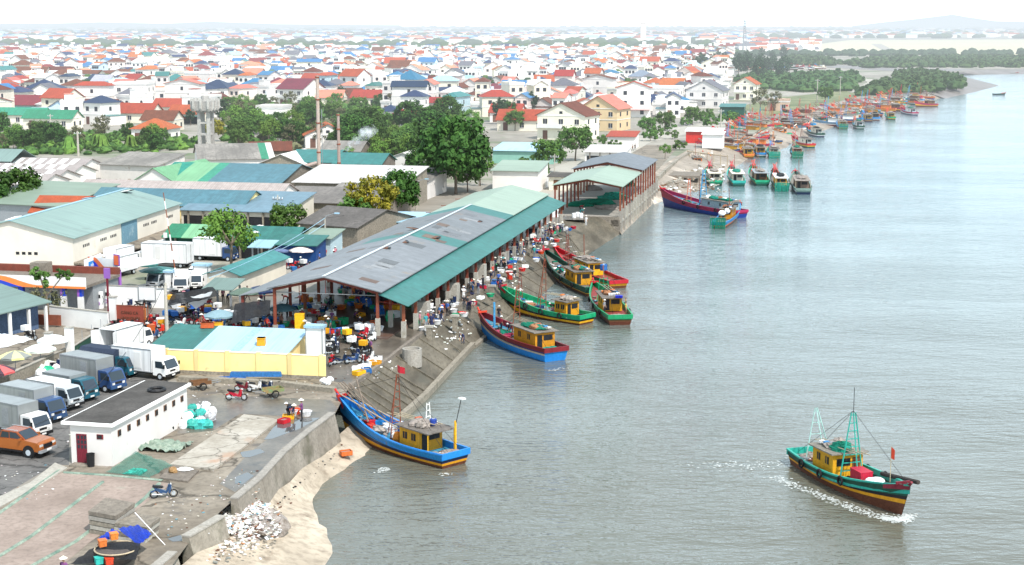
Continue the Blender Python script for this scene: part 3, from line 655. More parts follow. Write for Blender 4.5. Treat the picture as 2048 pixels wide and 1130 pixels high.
shed('boiler_shed', 'boiler shed with a white metal roof and grey plank wall below two chimneys', 588, 363, 4.6, 19.5, 15, 1.6, 'mono', roof=WROOF, wall=CONC)
shed('boiler_shed', 'small white-roofed annex at the right end of the white boiler shed', 795, 360, 3.4, 5.6, 14, 1.0, 'mono', roof=FIBRO, wall=WWALL)
shed('store_shed', 'grey fibro-roofed store directly below the grey plank wall', 548, 402, 3.6, 15.5, 11, 1.2, 'mono', roof=FIBRO, wall=CONC)
shed('store_shed', 'wide grey fibro-roofed store behind the yellow-green tree', 640, 395, 3.4, 12, 12, 1.2, 'mono', roof=FIBRO, wall=CONC)
shed('store_shed', 'dark fibro gable store with a stained concrete front wall', 600, 444, 3.2, 10, 14, 1.7, 'x', az=QA + 18, roof=M('dark_fibro_roof', (.17, .155, .145), rough=.9, var=.25, scale=.2, wave=1.2, wavecol=.2), wall=CONC)
shed('workshop', 'long low workshop with a green striped roof ending in a green gable', 330, 470, 2.9, 18.5, 6.2, 1.2, 'x', roof=[(0, .15, GRN2R), (.15, .3, LIMER), (.3, .62, M('moss_metal_roof', (.10, .24, .13), rough=.6, wave=1.2, var=.2)), (.62, 1, TEALR)], wall=DGREEN, front_open=6)
for x, y in ((470, 458), (497, 452), (478, 466), (510, 464), (520, 452)):
    p = G(x, y, 3.6); b = MB(); b.blob((0, 0, 0), (.55, .35, .16), FOAM, R, 4, 7); o = b.build('sandbag'); o.location = p; tag(o, 'white sandbag weighting down the teal end of the long workshop roof', 'sandbag', 'sandbags on the workshop roof')
shed('stall_roof', 'narrow dark green metal stall roof with a cream side fascia beside the kiosk', 414, 545, 2.7, 3.9, 14.5, .7, 'y', az=QA + 2, roof=TEALX, wall=CREAM)
shed('stall_roof', 'low grey-green stall roof beside the black shade cloth', 412, 575, 2.1, 3.0, 3, .5, 'mono', roof=SAGER, wall=None, posts=(2, STEEL))
shed('stall_roof', 'teal lean-to stall roof crossed by cables near the street light', 556, 487, 2.8, 5.2, 4, .6, 'mono', az=QA, roof=TEALR, wall=DBLUE)
shed('stall_roof', 'pale green stall roof behind the teal lean-to', 604, 474, 3.0, 4.0, 5, .5, 'mono', roof=LGRNR, wall=BWALL)
shed('stall_roof', 'small pale blue awning roof in front of the workshop windows', 502, 492, 2.4, 2.6, 2.4, .4, 'mono', roof=SKYR, wall=None, posts=(2, STEEL))
shed('truck_shelter', 'flat pale blue shelter roof beside the market street trees', 770, 442, 2.8, 5.5, 8, .4, 'mono', roof=SKYR, wall=WWALL)
# skylight sheds far left
for i, (x, y, w) in enumerate([(-60, 333, 23), (-70, 346, 21), (-80, 357, 18), (-110, 366, 18)]):
    t = shed('drying_shed', ['highest', 'second', 'third', 'lowest'][i] + ' of the stepped brown sheds with rows of white skylights', x, y, 3.6, w, 11, 1.5, 'x', roof=M('brown_grey_fibro', (.34, .30, .29), rough=.9, var=.15, scale=.3), wall=WWALL)
    n = int(w / 2.4)
    for k in range(n):
        if (i == 2 and 3 < k < 6): continue
        xx = .8 + k * 2.35; b = MB(); b.at((0, 0, .035)); b.slab([(xx, .5, 3.6 + 1.5 * .09), (xx + 1.35, .5, 3.6 + 1.5 * .09), (xx + 1.35, 5.1, 5.0), (xx, 5.1, 5.0)], .03, WHITE); b.build('skylight', t)
shed('pale_hall', 'hall with a washed-out mint roof behind the orange-tiled house', -60, 403, 4.2, 16.5, 15, 1.8, 'mono', az=QA + 8, roof=LGRNR, wall=STEEL)
shed('lean_to', 'white and cream patched lean-to roof beside the stepped sheds', 105, 398, 3.2, 11, 9, 1.2, 'mono', az=QA + 14, roof=WROOF, wall=WWALL)
shed('tiled_cottage', 'small cottage with a bright orange tiled roof beside the big warehouse', 62, 421, 3.4, 8.4, 8, 1.9, 'x', az=QA - 4, roof=TILEO, wall=WWALL, cat='house', vents=1)
shed('open_shelter', 'open grey-green shelter at the left edge above the skylight sheds', -90, 318, 5, 12, 9, 1.8, 'x', roof=SAGER, wall=None, posts=(4, STEEL))
# boundary structures behind the factory
shed('old_store', 'old peeling white store with a low grey roof behind the green factory hall', 200, 327, 4.2, 13, 10, 1.5, 'mono', az=QA + 8, roof=FIBRO, wall=M('peeling_white_wall', (.74, .70, .66), blotch=((.40, .28, .20), .5, .58), var=.1))
shed('process_hall', 'beige gabled hall crossed by one green roof strip', 398, 318, 4.2, 15, 18, 2.4, 'x', az=QA - 26, roof=[(0, .82, FIBRO), (.82, .92, GRN2R), (.92, 1, WROOF)], wall=WWALL)
shed('process_hall', 'white-edged gable hall between the beige hall and the chimneys', 520, 325, 3.8, 9, 14, 1.8, 'y', roof=WROOF, wall=CONC)
shed('process_hall', 'teal-roofed hall at the foot of the tall chimney', 572, 322, 4.0, 9.5, 15, 1.8, 'x', roof=TEALR, wall=CONC)
shed('process_hall', 'teal-roofed hall right behind the white boiler shed roof', 668, 325, 4.6, 9.5, 10, 1.6, 'x', roof=TEALR, wall=CONC)
shed('brick_shed', 'rough beige-roofed shed behind the shorter chimney', 640, 300, 4.2, 9, 9, 1.8, 'x', roof=FIBRO, wall=CONC)
shed('brick_shed', 'white gable shed tucked below the big dark trees', 768, 318, 4.2, 8, 9, 1.4, 'y', roof=WROOF, wall=WWALL)
shed('brick_shed', 'shed with striped red and white old tiles near the beige hall', 500, 300, 3.6, 9, 8, 1.6, 'x', az=QA - 20, roof=TILEB, wall=CONC)
shed('garage', 'garage block with a mint roof and white walls beyond the market street', 985, 340, 4.0, 8.8, 10, 1.0, 'mono', roof=LGRNR, wall=WWALL, front_open=0)
shed('long_shed', 'long low shed with a pale teal roof and mint side wall', 985, 300, 3.0, 14, 12, .9, 'mono', roof=SKYR, wall=M('mint_wall', (.30, .58, .50), var=.12))
shed('guard_house', 'cream guard house with a flat dark roof and brown door beside the pier', 1098, 352, 2.7, 7, 4, .3, 'mono', roof=DCONC, wall=CREAM, vents=3)
gh = [o for o in bpy.data.objects if o.get('label', '').startswith('cream guard house')][0]
b = MB(); b.box(.9, 1.7, -.06, .02, .1, 2.0, BROWN); b.build('door', gh)
shed('shop_house', 'low pale shop with a white roof and pink awning on the side street', 1170, 303, 3.2, 9, 10, .8, 'mono', roof=WROOF, wall=WWALL, front_open=4)
shed('shop_house', 'low shop with a crumpled red roof behind the pier shelters', 1215, 272, 3.2, 7, 8, .8, 'mono', roof=TILER, wall=WWALL)
shed('boat_shop', 'red-walled shack with a white roof standing above the mudflat', 1372, 262, 3.2, 9.5, 7, .5, 'mono', roof=WROOF, wall=RED)
shed('boat_shop', 'white panelled shed beside the red-walled shack', 1405, 268, 3.6, 5.2, 5, .4, 'mono', roof=WROOF, wall=WHITE)
shed('green_shack', 'dark green metal shack among the trees near the boats', 1440, 213, 4.2, 8, 8, .6, 'mono', roof=TEALR, wall=DGREEN)

# ---- chimneys, water tower, mast, poles
CHIM = M('rusty_chimney_steel', (.55, .47, .42), rough=.7, var=.15, scale=.5, rgb2=(.48, .33, .26), metal=.1)
def chimney(px, py, zb, ytop, r, label):
    p = G(px, py, zb); d = ray(px, ytop); k = p.y / d.y; zt = CAMH + d.z * k
    t = thing('chimney', label, 'chimney', (p.x, p.y, 0)); b = MB(); b.tube((0, 0, 0), (0, 0, zt), r, CHIM, r * .8, n=14); b.build('stack', t)
    b = MB()
    for f in (.35, .6, .8, .99): b.tube((0, 0, zt * f - .12), (0, 0, zt * f + .12), r * 1.12, RUST, n=14)
    b.build('band', t)
    return t, p, zt
t, p, zt = chimney(638, 332, 5, 152, .38, 'tall thin rusty chimney rising above the white boiler shed')
b = MB(); b.tube((.7, 0, 0), (.7, 0, zt * .72), .06, STEEL); b.build('ladder_pipe', t)
b = MB(); b.tube((-.4, -.3, 5.6), (-7.6, -3.5, 3.6), .35, CHIM, n=8); b.lathe((-8.2, -3.8, 0), [(.9, 1.5), (1.1, 2.4), (.5, 3.8), (.35, 4.6)], BROWN); b.build('flue', t)
chimney(678, 326, 5, 228, .34, 'shorter plain chimney standing right of the tall one')
p = G(413, 293); TW = M('water_tower_concrete', (.50, .48, .45), rough=.9, var=.2, scale=.3, blotch=((.28, .26, .23), .4, .6))
t = thing('water_tower', 'old concrete water tower on four legs with a wide square tank', 'water tower', (p.x, p.y, 0), rad(-QA)); wt = (293 - 188) * p.y / 3137
for sx in (-1, 1):
    for sy in (-1, 1):
        b = MB(); b.box(sx * 1.25 - .4, sx * 1.25 + .4, sy * 1.25 - .35, sy * 1.25 + .35, 0, wt * .66, TW); b.build('leg', t)
b = MB()
for z in (.22, .44): b.box(-1.3, 1.3, -1.4, 1.4, wt * z, wt * z + .5, TW)
b.build('cross_beam', t)
b = MB(); b.taper(-1.9, 1.9, -1.9, 1.9, wt * .66, wt * .70, 0, 0, TW); b.taper(-2.7, 2.7, -2.7, 2.7, wt * .70, wt * .88, -.1, -.1, TW); b.build('tank', t)
b = MB()
for a in range(4):
    b.at((0, 0, 0), a * math.pi / 2)
    for s in (-1, 0, 1): b.prism([(2.65, wt * .68), (3.15, wt * .74), (3.2, wt * .92), (2.7, wt * .92)], s * 2 - .25, s * 2 + .25, TW)
b.at(); b.build('buttress', t)
b = MB(); b.lathe((0, 0, 0), [(1.0, wt * .88), (1.0, wt * .97), (.5, wt)], TW); b.build('hatch_dome', t)
def pole(px, py, ytop, label, kind='post', r=.16, group=None, arm=None, mat=POLEM, name='utility_pole'):
    p = G(px, py); d = ray(px, ytop); h = CAMH + d.z * (p.y / d.y)
    t = thing(name, label, 'street lamp' if arm == 'lamp' else 'pole', p, R.uniform(-.4, .4), group)
    b = MB(); b.tube((0, 0, 0), (0, 0, h), r, mat, r * .7, n=8); b.build('shaft', t)
    b = MB()
    if arm == 'lamp': b.path([(0, 0, h - .3), (.2, 0, h + .3), (1.5, 0, h + .7)], .05, STEEL); b.box(1.4, 2.1, -.14, .14, h + .62, h + .78, SKYR); b.build('lamp_head', t)
    else:
        b.box(-.9, .9, -.06, .06, h - .7, h - .55, STEEL)
        for x in (-.8, -.3, .3, .8): b.tube((x, 0, h - .55), (x, 0, h - .3), .06, WHITE)
        b.build('cross_arm', t)
    return t, p + Vector((0, 0, h))
POLES = {}
for k, a in dict(
    gate=(334, 668, 566, 'thick concrete pole in front of the pale blue roofed shed', None, .2),
    mid=(651, 505, 436, 'concrete pole with a box, beside the parasols of the market street', 'lamp', .17),
    lamp1=(833, 420, 366, 'street lamp by the tall trees beside the market hall roof', 'lamp', .12),
    lamp2=(958, 372, 318, 'street lamp in front of the big dark tree at the market street', 'lamp', .12),
    p4=(557, 462, 390, 'concrete pole between the two bushy trees near the loading shed', None, .15),
    p5=(1109, 370, 308, 'concrete pole beside the guard house of the pier', None, .15),
    p6=(157, 312, 262, 'concrete pole in the green belt behind the skylight sheds', None, .3),
    p7=(102, 262, 228, 'utility pole with cross arms beside the pale blue house', None, .2),
    p8=(1441, 272, 218, 'pair pole by the boats, standing before the green shack', None, .2),
    p9=(1500, 226, 192, 'grey pole beside the tree behind the beached boats', None, .2),
    p10=(1634, 205, 158, 'white pole on the grass bank with a bush at its foot', None, .25),
    p11=(1680, 190, 152, 'thin pole beside the mangrove track', None, .2)).items():
    POLES[k] = pole(a[0], a[1], a[2], a[3], arm=a[4], r=a[5])[1]
p = G(1488, 108); d = ray(1488, 40); h = CAMH + d.z * p.y / d.y
t = thing('radio_mast', 'tall lattice radio mast rising above the far edge of the town', 'mast', p); b = MB()
for i in range(3):
    a0 = i * 2.094; a1 = (i + 1) * 2.094
    b.tube((3 * math.cos(a0), 3 * math.sin(a0), 0), (.8 * math.cos(a0), .8 * math.sin(a0), h), .5, STEEL, .35, n=4)
    for k in range(14):
        f = k / 14; g = (k + 1) / 14; r0 = 3 - 2.2 * f; r1 = 3 - 2.2 * g; b.tube((r0 * math.cos(a0), r0 * math.sin(a0), h * f), (r1 * math.cos(a1), r1 * math.sin(a1), h * g), .22, STEEL, n=3)
b.build('lattice', t); b = MB(); b.tube((0, 0, h), (0, 0, h + 8), .25, RED, n=4); b.build('antenna', t)
# striped thin mast in the truck yard
p = G(357, 585); d = ray(337, 385); h = CAMH + d.z * p.y / d.y
t = thing('signal_mast', 'thin red and white banded mast standing among the white trucks', 'mast', p); b = MB()
for i in range(12): b.tube((-1.35 * i / 12, 0, h * i / 12), (-1.35 * (i + 1) / 12, 0, h * (i + 1) / 12), .1 - .004 * i, RUST if i % 2 else WHITE, n=6)
b.build('shaft', t); b = MB(); b.box(-1.5, -1.1, -.1, .1, h * .55, h * .6, WHITE); b.build('bracket', t)
# power lines: sagging cables
def cable(a, c, sag, r=.025, label='sagging overhead cable', mat=BLACK):
    pts = [a.lerp(c, i / 10) - Vector((0, 0, sag * 4 * (i / 10) * (1 - i / 10))) for i in range(11)]
    b = MB(); b.path([p - a for p in pts], r, mat, n=4); o = b.build('overhead_cable'); o.location = a; return tag(o, label, 'cable')
P_ = POLES
cable(P_['mid'], G(418, 556, 3.2), .6, .04, 'pale cable from the market street lamp over the dark green stall roof', SKYR)
cable(P_['mid'] - Vector((0, 0, .8)), G(420, 545, 3.4), .9, .04, 'second pale cable hanging lower over the stall roofs', SKYR)
cable(P_['mid'], P_['lamp1'], 1.2, .025, 'dark cable between the two street lamps beside the hall roof')
cable(P_['gate'], G(70, 850, 3.4), 2.4, .022, 'thin dark cable drooping over the parked truck roofs')
# ------------------------------------------------------------------ trees
def leafmat(n, a, b): return M(n, a, rgb2=b, rough=.7, scale=.55, var=.35, spec=.15)
LF = [leafmat('dark_leaves', (.028, .08, .018), (.08, .16, .03)), leafmat('mid_green_leaves', (.06, .14, .03), (.13, .24, .05)),
      leafmat('bluish_leaves', (.04, .08, .045), (.07, .12, .06)), leafmat('yellow_green_leaves', (.16, .20, .03), (.42, .36, .03)), leafmat('bright_leaves', (.09, .20, .03), (.19, .32, .06)), leafmat('olive_leaves', (.11, .12, .06), (.20, .19, .10))]
BARK = M('bark', (.22, .17, .13), rough=.9, var=.3, scale=2)
def crown_mesh(mb, rg, mat, c, r, nclump, nleaf, size, hollow=.35, flat=1.):
    for k in range(nclump):
        t = rg.uniform(0, 2 * math.pi); z = rg.uniform(-.75, 1); q = math.sqrt(max(0, 1 - z * z)); m = rg.uniform(hollow, 1) ** .6
        cc = Vector((c[0] + r[0] * q * math.cos(t) * m, c[1] + r[1] * q * math.sin(t) * m, c[2] + r[2] * z * m)); cr = rg.uniform(.22, .4) * min(r) 
        vs = []; fs = []
        for i in range(nleaf):
            d = Vector((rg.gauss(0, 1), rg.gauss(0, 1), rg.gauss(0, .7)))
            d = d.normalized() * cr * rg.uniform(.35, 1.05); p = cc + d
            n = (d.normalized() + Vector((rg.uniform(-.6, .6), rg.uniform(-.6, .6), rg.uniform(-.2, .9)))).normalized(); u = n.orthogonal().normalized(); w = n.cross(u)
            a = rg.uniform(0, 6.28); s = size * rg.uniform(.6, 1.3); u2 = (u * math.cos(a) + w * math.sin(a)) * s; w2 = (w * math.cos(a) - u * math.sin(a)) * s * .6
            b = len(vs); vs += [p - u2, p + w2, p + u2, p - w2]; fs.append((b, b + 1, b + 2, b + 3))
        mb.add(vs, fs, mat)
def make_tree(kind, seed, mat, h, r, trunk, nclump, nleaf=46, size=.3):
    rg = random.Random(seed); t = thing(kind, 'tree', 'tree', (0, 0, 0)); b = MB()
    ch = h - r[2]; b.tube((0, 0, -.3), (.15, .1, trunk), .05 * h ** .8 / 1.4, BARK, .035 * h ** .8 / 1.4, n=7)
    for i in range(6):
        a = i * 1.05 + rg.random(); e = Vector((r[0] * .6 * math.cos(a), r[1] * .6 * math.sin(a), ch + rg.uniform(-.3, .5) * r[2]))
        m = Vector((.15, .1, trunk)).lerp(e, .5) + Vector((0, 0, .25)); b.tube((.15, .1, trunk - .1), m, .022 * h ** .8, BARK, .014 * h ** .8, n=5); b.tube(m, e, .014 * h ** .8, BARK, .006 * h, n=4)
    b.build('trunk', t)
    b = MB(); crown_mesh(b, rg, mat, (0, 0, ch), r, nclump, nleaf, size); b.build('crown', t)
    return t
TP = {}
TP['dense'] = make_tree('broadleaf_tree', 1, LF[0], 9, (4.2, 4.2, 3.6), 2.6, 90, 48, .34)
TP['round'] = make_tree('broadleaf_tree', 2, LF[1], 7, (3.2, 3.2, 2.7), 2.2, 60, 44, .27)
TP['loose'] = make_tree('broadleaf_tree', 3, LF[4], 8.5, (3.3, 3.3, 3.2), 3.6, 34, 44, .25)
TP['blue'] = make_tree('casuarina_tree', 4, LF[2], 10, (2.6, 2.6, 4.2), 2.5, 60, 44, .3)
TP['yellow'] = make_tree('broadleaf_tree', 5, LF[3], 7.5, (3.6, 3.6, 2.9), 2.4, 64, 46, .27)
TP['bush'] = make_tree('shrub', 6, LF[1], 2.6, (2.0, 1.7, 1.2), .8, 26, 34, .24)
TP['olive'] = make_tree('thin_tree', 7, LF[5], 8, (2.8, 2.8, 3), 3, 26, 40, .26)
b = MB(); pt = thing('banana_plant', 'banana plant', 'plant', (0, 0, 0)); b.tube((0, 0, 0), (0, 0, 2.2), .16, LF[4], .1); b.build('stem', pt); b = MB()
for i in range(9):
    a = i * 2.4; q = [(.15 * k, 0, 2.2 + math.sin(k * .42) * 1.2) for k in range(0, 14, 3)]
    b.at((0, 0, 0), a); 
    for p0, p1 in zip(q, q[1:]): b.add([(p0[0], -.28, p0[2]), (p1[0], -.28, p1[2]), (p1[0], .28, p1[2]), (p0[0], .28, p0[2])], [(0, 1, 2, 3)], LF[4])
b.at(); b.build('leaf', pt); TP['banana'] = pt
TKIDS = {k: proto_kids(v) for k, v in TP.items()}
def tree(kind, px, py, s, label, group=None, z=0):
    p = G(px, py, z); o = dup(TP[kind], p, R.uniform(0, 6.28), label, group, scale=s, ch=TKIDS[kind]); o['category'] = 'shrub' if kind == 'bush' else 'plant' if kind == 'banana' else 'tree'; return o
# trees one can point at
for a in [('loose', 462, 548, 1.05, 'tall open-crowned tree with a forked pale trunk by the dark green stall roof'),
          ('loose', 430, 500, .62, 'small leafy tree hanging over the white truck box next to the open-crowned tree'),
          ('round', 578, 482, .84, 'round green tree in front of the dark fibro gable store'),
          ('yellow', 742, 458, 1.05, 'tree with yellow-green blossoming crown by the market street'),
          ('round', 712, 462, .82, 'darker green round tree directly left of the yellow-green one'),
          ('dense', 800, 432, .82, 'dark bushy tree right of the yellow-green tree'),
          ('dense', 912, 388, 1.55, 'largest dark green tree, beside the street lamp above the market hall'),
          ('dense', 868, 350, 1.25, 'broad dark tree directly left of the largest one'),
          ('dense', 862, 300, 1.1, 'deep green round-topped tree behind the two broad dark trees'),
          ('round', 1150, 322, 1.25, 'bushy dark tree on the corner right of the long pale teal shed'),
          ('round', 1098, 345, 1.1, 'low dark tree in front of the long pale teal shed'),
          ('dense', 38, 442, .92, 'bushy tree left of the orange-tiled cottage'),
          ('dense', 2, 450, .7, 'dark tree cut by the left edge beside the warehouse roof'),
          ('round', 1030, 262, .95, 'round dark tree beside the orange tiled roofs'),
          ('olive', 1520, 228, 1.15, 'olive tree between the two poles behind the beached boats'),
          ('olive', 1550, 222, .9, 'second olive tree standing right beside the first behind the boats'),
          ('round', 1650, 206, 1.0, 'dark tree at the foot of the white pole on the grass bank'),
          ('round', 1330, 262, .9, 'leafy tree over the side street left of the green shack'),
          ('round', 1385, 250, .9, 'bright leafy tree just left of the dark green shack'),
          ('round', 1295, 270, .8, 'dark street tree nearest the crumpled red roof'),
          ('loose', 1330, 318, .45, 'small wispy tree at the upper edge of the mudflat'),
          ('yellow', 428, 283, .8, 'ochre-leaved tree right beside the water tower'),
          ('bush', 1345, 278, 1.0, 'low rounded shrub in front of the red-walled shack'),
          ('bush', 1455, 248, 1.6, 'bright green shrub patch below the dark green shack'),
          ('bush', 1425, 255, 1.6, 'yellowish shrub beside the pair pole'),
          ('bush', 373, 366, .9, 'yellowish bush growing in front of the striped factory roof'),
          ('olive', 790, 318, .6, 'thin tree left of the white gable shed')]:
    tree(*a)
for i, (x, y, k, s) in enumerate([(882, 378, 'round', 1.0), (935, 384, 'round', .9), (960, 372, 'loose', .8), (845, 372, 'dense', .8), (900, 345, 'dense', 1.1), (950, 350, 'round', 1.1)]):
    tree(k, x, y, s, 'tree crowding around the largest dark tree by the street lamp', 'trees crowding around the largest dark tree')
for i, (x, y) in enumerate([(1228, 300), (1245, 290), (1300, 282), (1312, 276), (1340, 262), (1372, 252), (1400, 246), (1415, 238), (1468, 240), (1210, 290), (1190, 312), (1478, 232), (1360, 300), (1080, 350), (1060, 338)]):
    tree('bush', x, y, 1.0 + .12 * (i % 4), 'leafy shrub along the bright side street', 'leafy shrubs along the side street')
# palms / trimmed trees by the fuel station
b = MB(); rg = random.Random(5); q = G(100, 642)
t = thing('pruned_tree', 'pruned tree with two dark leaf tufts in front of the fuel station', 'tree', q)
b.tube((0, 0, 0), (-.3, 0, 3.0), .16, BARK, .12); b.tube((-.3, 0, 3), (-.9, 0, 5), .12, BARK, .08); b.tube((-.3, 0, 2.6), (1.5, .2, 4.8), .09, BARK, .06); b.build('trunk', t)
b = MB(); crown_mesh(b, rg, LF[1], (-.8, 0, 4.6), (1.1, 1.0, 1.5), 16, 34, .18, 0.1); b.build('crown', t); b = MB(); crown_mesh(b, rg, LF[0], (1.6, .2, 5.0), (.9, .9, .8), 12, 34, .17, .1); b.build('crown', t)
b = MB(); crown_mesh(b, rg, LF[5], (-.6, -.2, 2.6), (2.9, 1.2, 1.3), 26, 20, .14, .3); b.build('dry_foliage', t)
# the green belt between factory and town
belt = []
rg = random.Random(11)
for i in range(48): belt.append((rg.uniform(-20, 330), rg.uniform(276, 306), rg.choice(['round', 'bush', 'loose', 'olive', 'dense', 'round', 'bush']), rg.uniform(.45, .85)))
for i in range(74): belt.append((rg.uniform(455, 720), rg.uniform(218, 300), rg.choice(['round', 'loose', 'dense', 'olive', 'loose', 'round']), rg.uniform(.55, 1.05)))
for i in range(60): belt.append((rg.uniform(680, 965), rg.uniform(258, 340), rg.choice(['dense', 'loose', 'loose', 'round', 'round']), rg.uniform(.6, 1.15)))
for x, y in ((140, 306), (196, 300), (262, 302), (480, 286), (205, 302)): belt.append((x, y, 'banana', 1.2))
nm = dict(dense='dark dense broadleaf tree', round='round mid-green tree', loose='light green open tree', olive='thin olive-grey tree', bush='low green shrub', banana='banana plant with drooping leaves', blue='dark blue-green casuarina', yellow='ochre tree')
for x, y, k, s in belt:
    if k != 'bush' and 590 < x < 700 and y < 292 and y > 262: continue
    if x > 950 and y > 320: continue
    w_ = 'in the green belt behind the skylight sheds' if x < 340 else 'in the wooded strip around the smoking yard' if x < 720 else 'in the thick grove left of the street lamp'
    tree(k, x, y, s, nm[k] + ' ' + w_, nm[k] + 's ' + w_)
for i in range(80):
    y = rg.uniform(135, 255); x = rg.uniform(-20, 1400 - (y - 150) * 1.5); k = rg.choice(['round', 'dense', 'olive', 'blue', 'bush'])
    tree(k, x, y, rg.uniform(.5, .85), nm[k] + ' between the tiled houses of the town', nm[k] + 's between the tiled houses')
for i in range(30):
    y = rg.uniform(118, 165); x = rg.uniform(1370, 1590); tree('blue', x, y, rg.uniform(.9, 1.4), 'tall blue-green tree in the clump at the edge of the town below the mast', 'trees in the clump below the mast')
# ---- masses nobody could count
def mass(name, label, poly, n, h, mats, size, seed, leaves=20, cat='vegetation', zz=0):
    rg = random.Random(seed); b = MB(); P = [G(x, y) for x, y in poly]; xs = [p.x for p in P]; ys = [p.y for p in P]
    def inside(x, y):
        r = False
        for i in range(len(P)):
            a, c = P[i], P[i - 1]
            if (a.y > y) != (c.y > y) and x < (c.x - a.x) * (y - a.y) / (c.y - a.y) + a.x: r = not r
        return r
    k = 0; tries = 0
    while k < n and tries < n * 30:
        tries += 1; x = rg.uniform(min(xs), max(xs)); y = rg.uniform(min(ys), max(ys))
        if not inside(x, y): continue
        k += 1; hh = h * rg.uniform(.6, 1.25); m = rg.choice(mats); b.lathe((x, y, zz), [(hh * .75, 0), (hh * .95, hh * .4), (hh * .6, hh * .75), (hh * .12, hh * .95)], m, n=7, jit=.25, rg=rg)
        crown_mesh(b, rg, m, (x, y, hh * .55), (hh * 1.0, hh * 1.0, hh * .55), 3, leaves, size, .7)
    o = b.build(name, kind='stuff'); return tag(o, label, cat)
MG = [leafmat('mangrove_leaves', (.028, .075, .025), (.06, .12, .03)), leafmat('mangrove_leaves_light', (.05, .10, .03), (.09, .15, .045))]
mass('mangrove_foliage', 'dense green mangrove covering the point where the river bends', [(1720, 192), (1760, 172), (1800, 165), (1790, 152), (1830, 146), (1895, 152), (1925, 164), (1920, 176), (1850, 184), (1780, 190)], 620, 3.4, MG, .9, 3)
mass('mangrove_foliage', 'long mangrove belt on the far bank below the dry fields', [(1670, 128), (1760, 118), (1850, 116), (2150, 114), (2150, 134), (1960, 136), (1850, 135), (1740, 137)], 900, 3.4, MG, 1.1, 4, 12)
mass('mangrove_foliage', 'mangrove band between the town edge and the creek', [(1470, 165), (1500, 150), (1600, 152), (1700, 150), (1720, 160), (1700, 182), (1600, 185), (1520, 178)], 520, 3.2, MG, .9, 5)
mass('mangrove_foliage', 'mangrove tongue beyond the creek with moored boats', [(1560, 124), (1600, 116), (1660, 122), (1668, 132), (1600, 131)], 260, 4, MG, 1.1, 6, 12)
mass('undergrowth', 'green undergrowth filling the belt behind the skylight sheds', [(-30, 312), (-30, 270), (330, 270), (420, 292), (310, 308)], 260, 1.5, [LF[1], LF[0], LF[4]], .35, 7, 30)
mass('undergrowth', 'undergrowth and hedges of the wooded strip behind the chimneys', [(440, 300), (455, 215), (700, 200), (960, 280), (960, 345), (780, 330), (700, 300)], 480, 2.0, [LF[1], LF[0], LF[5]], .4, 8, 30)
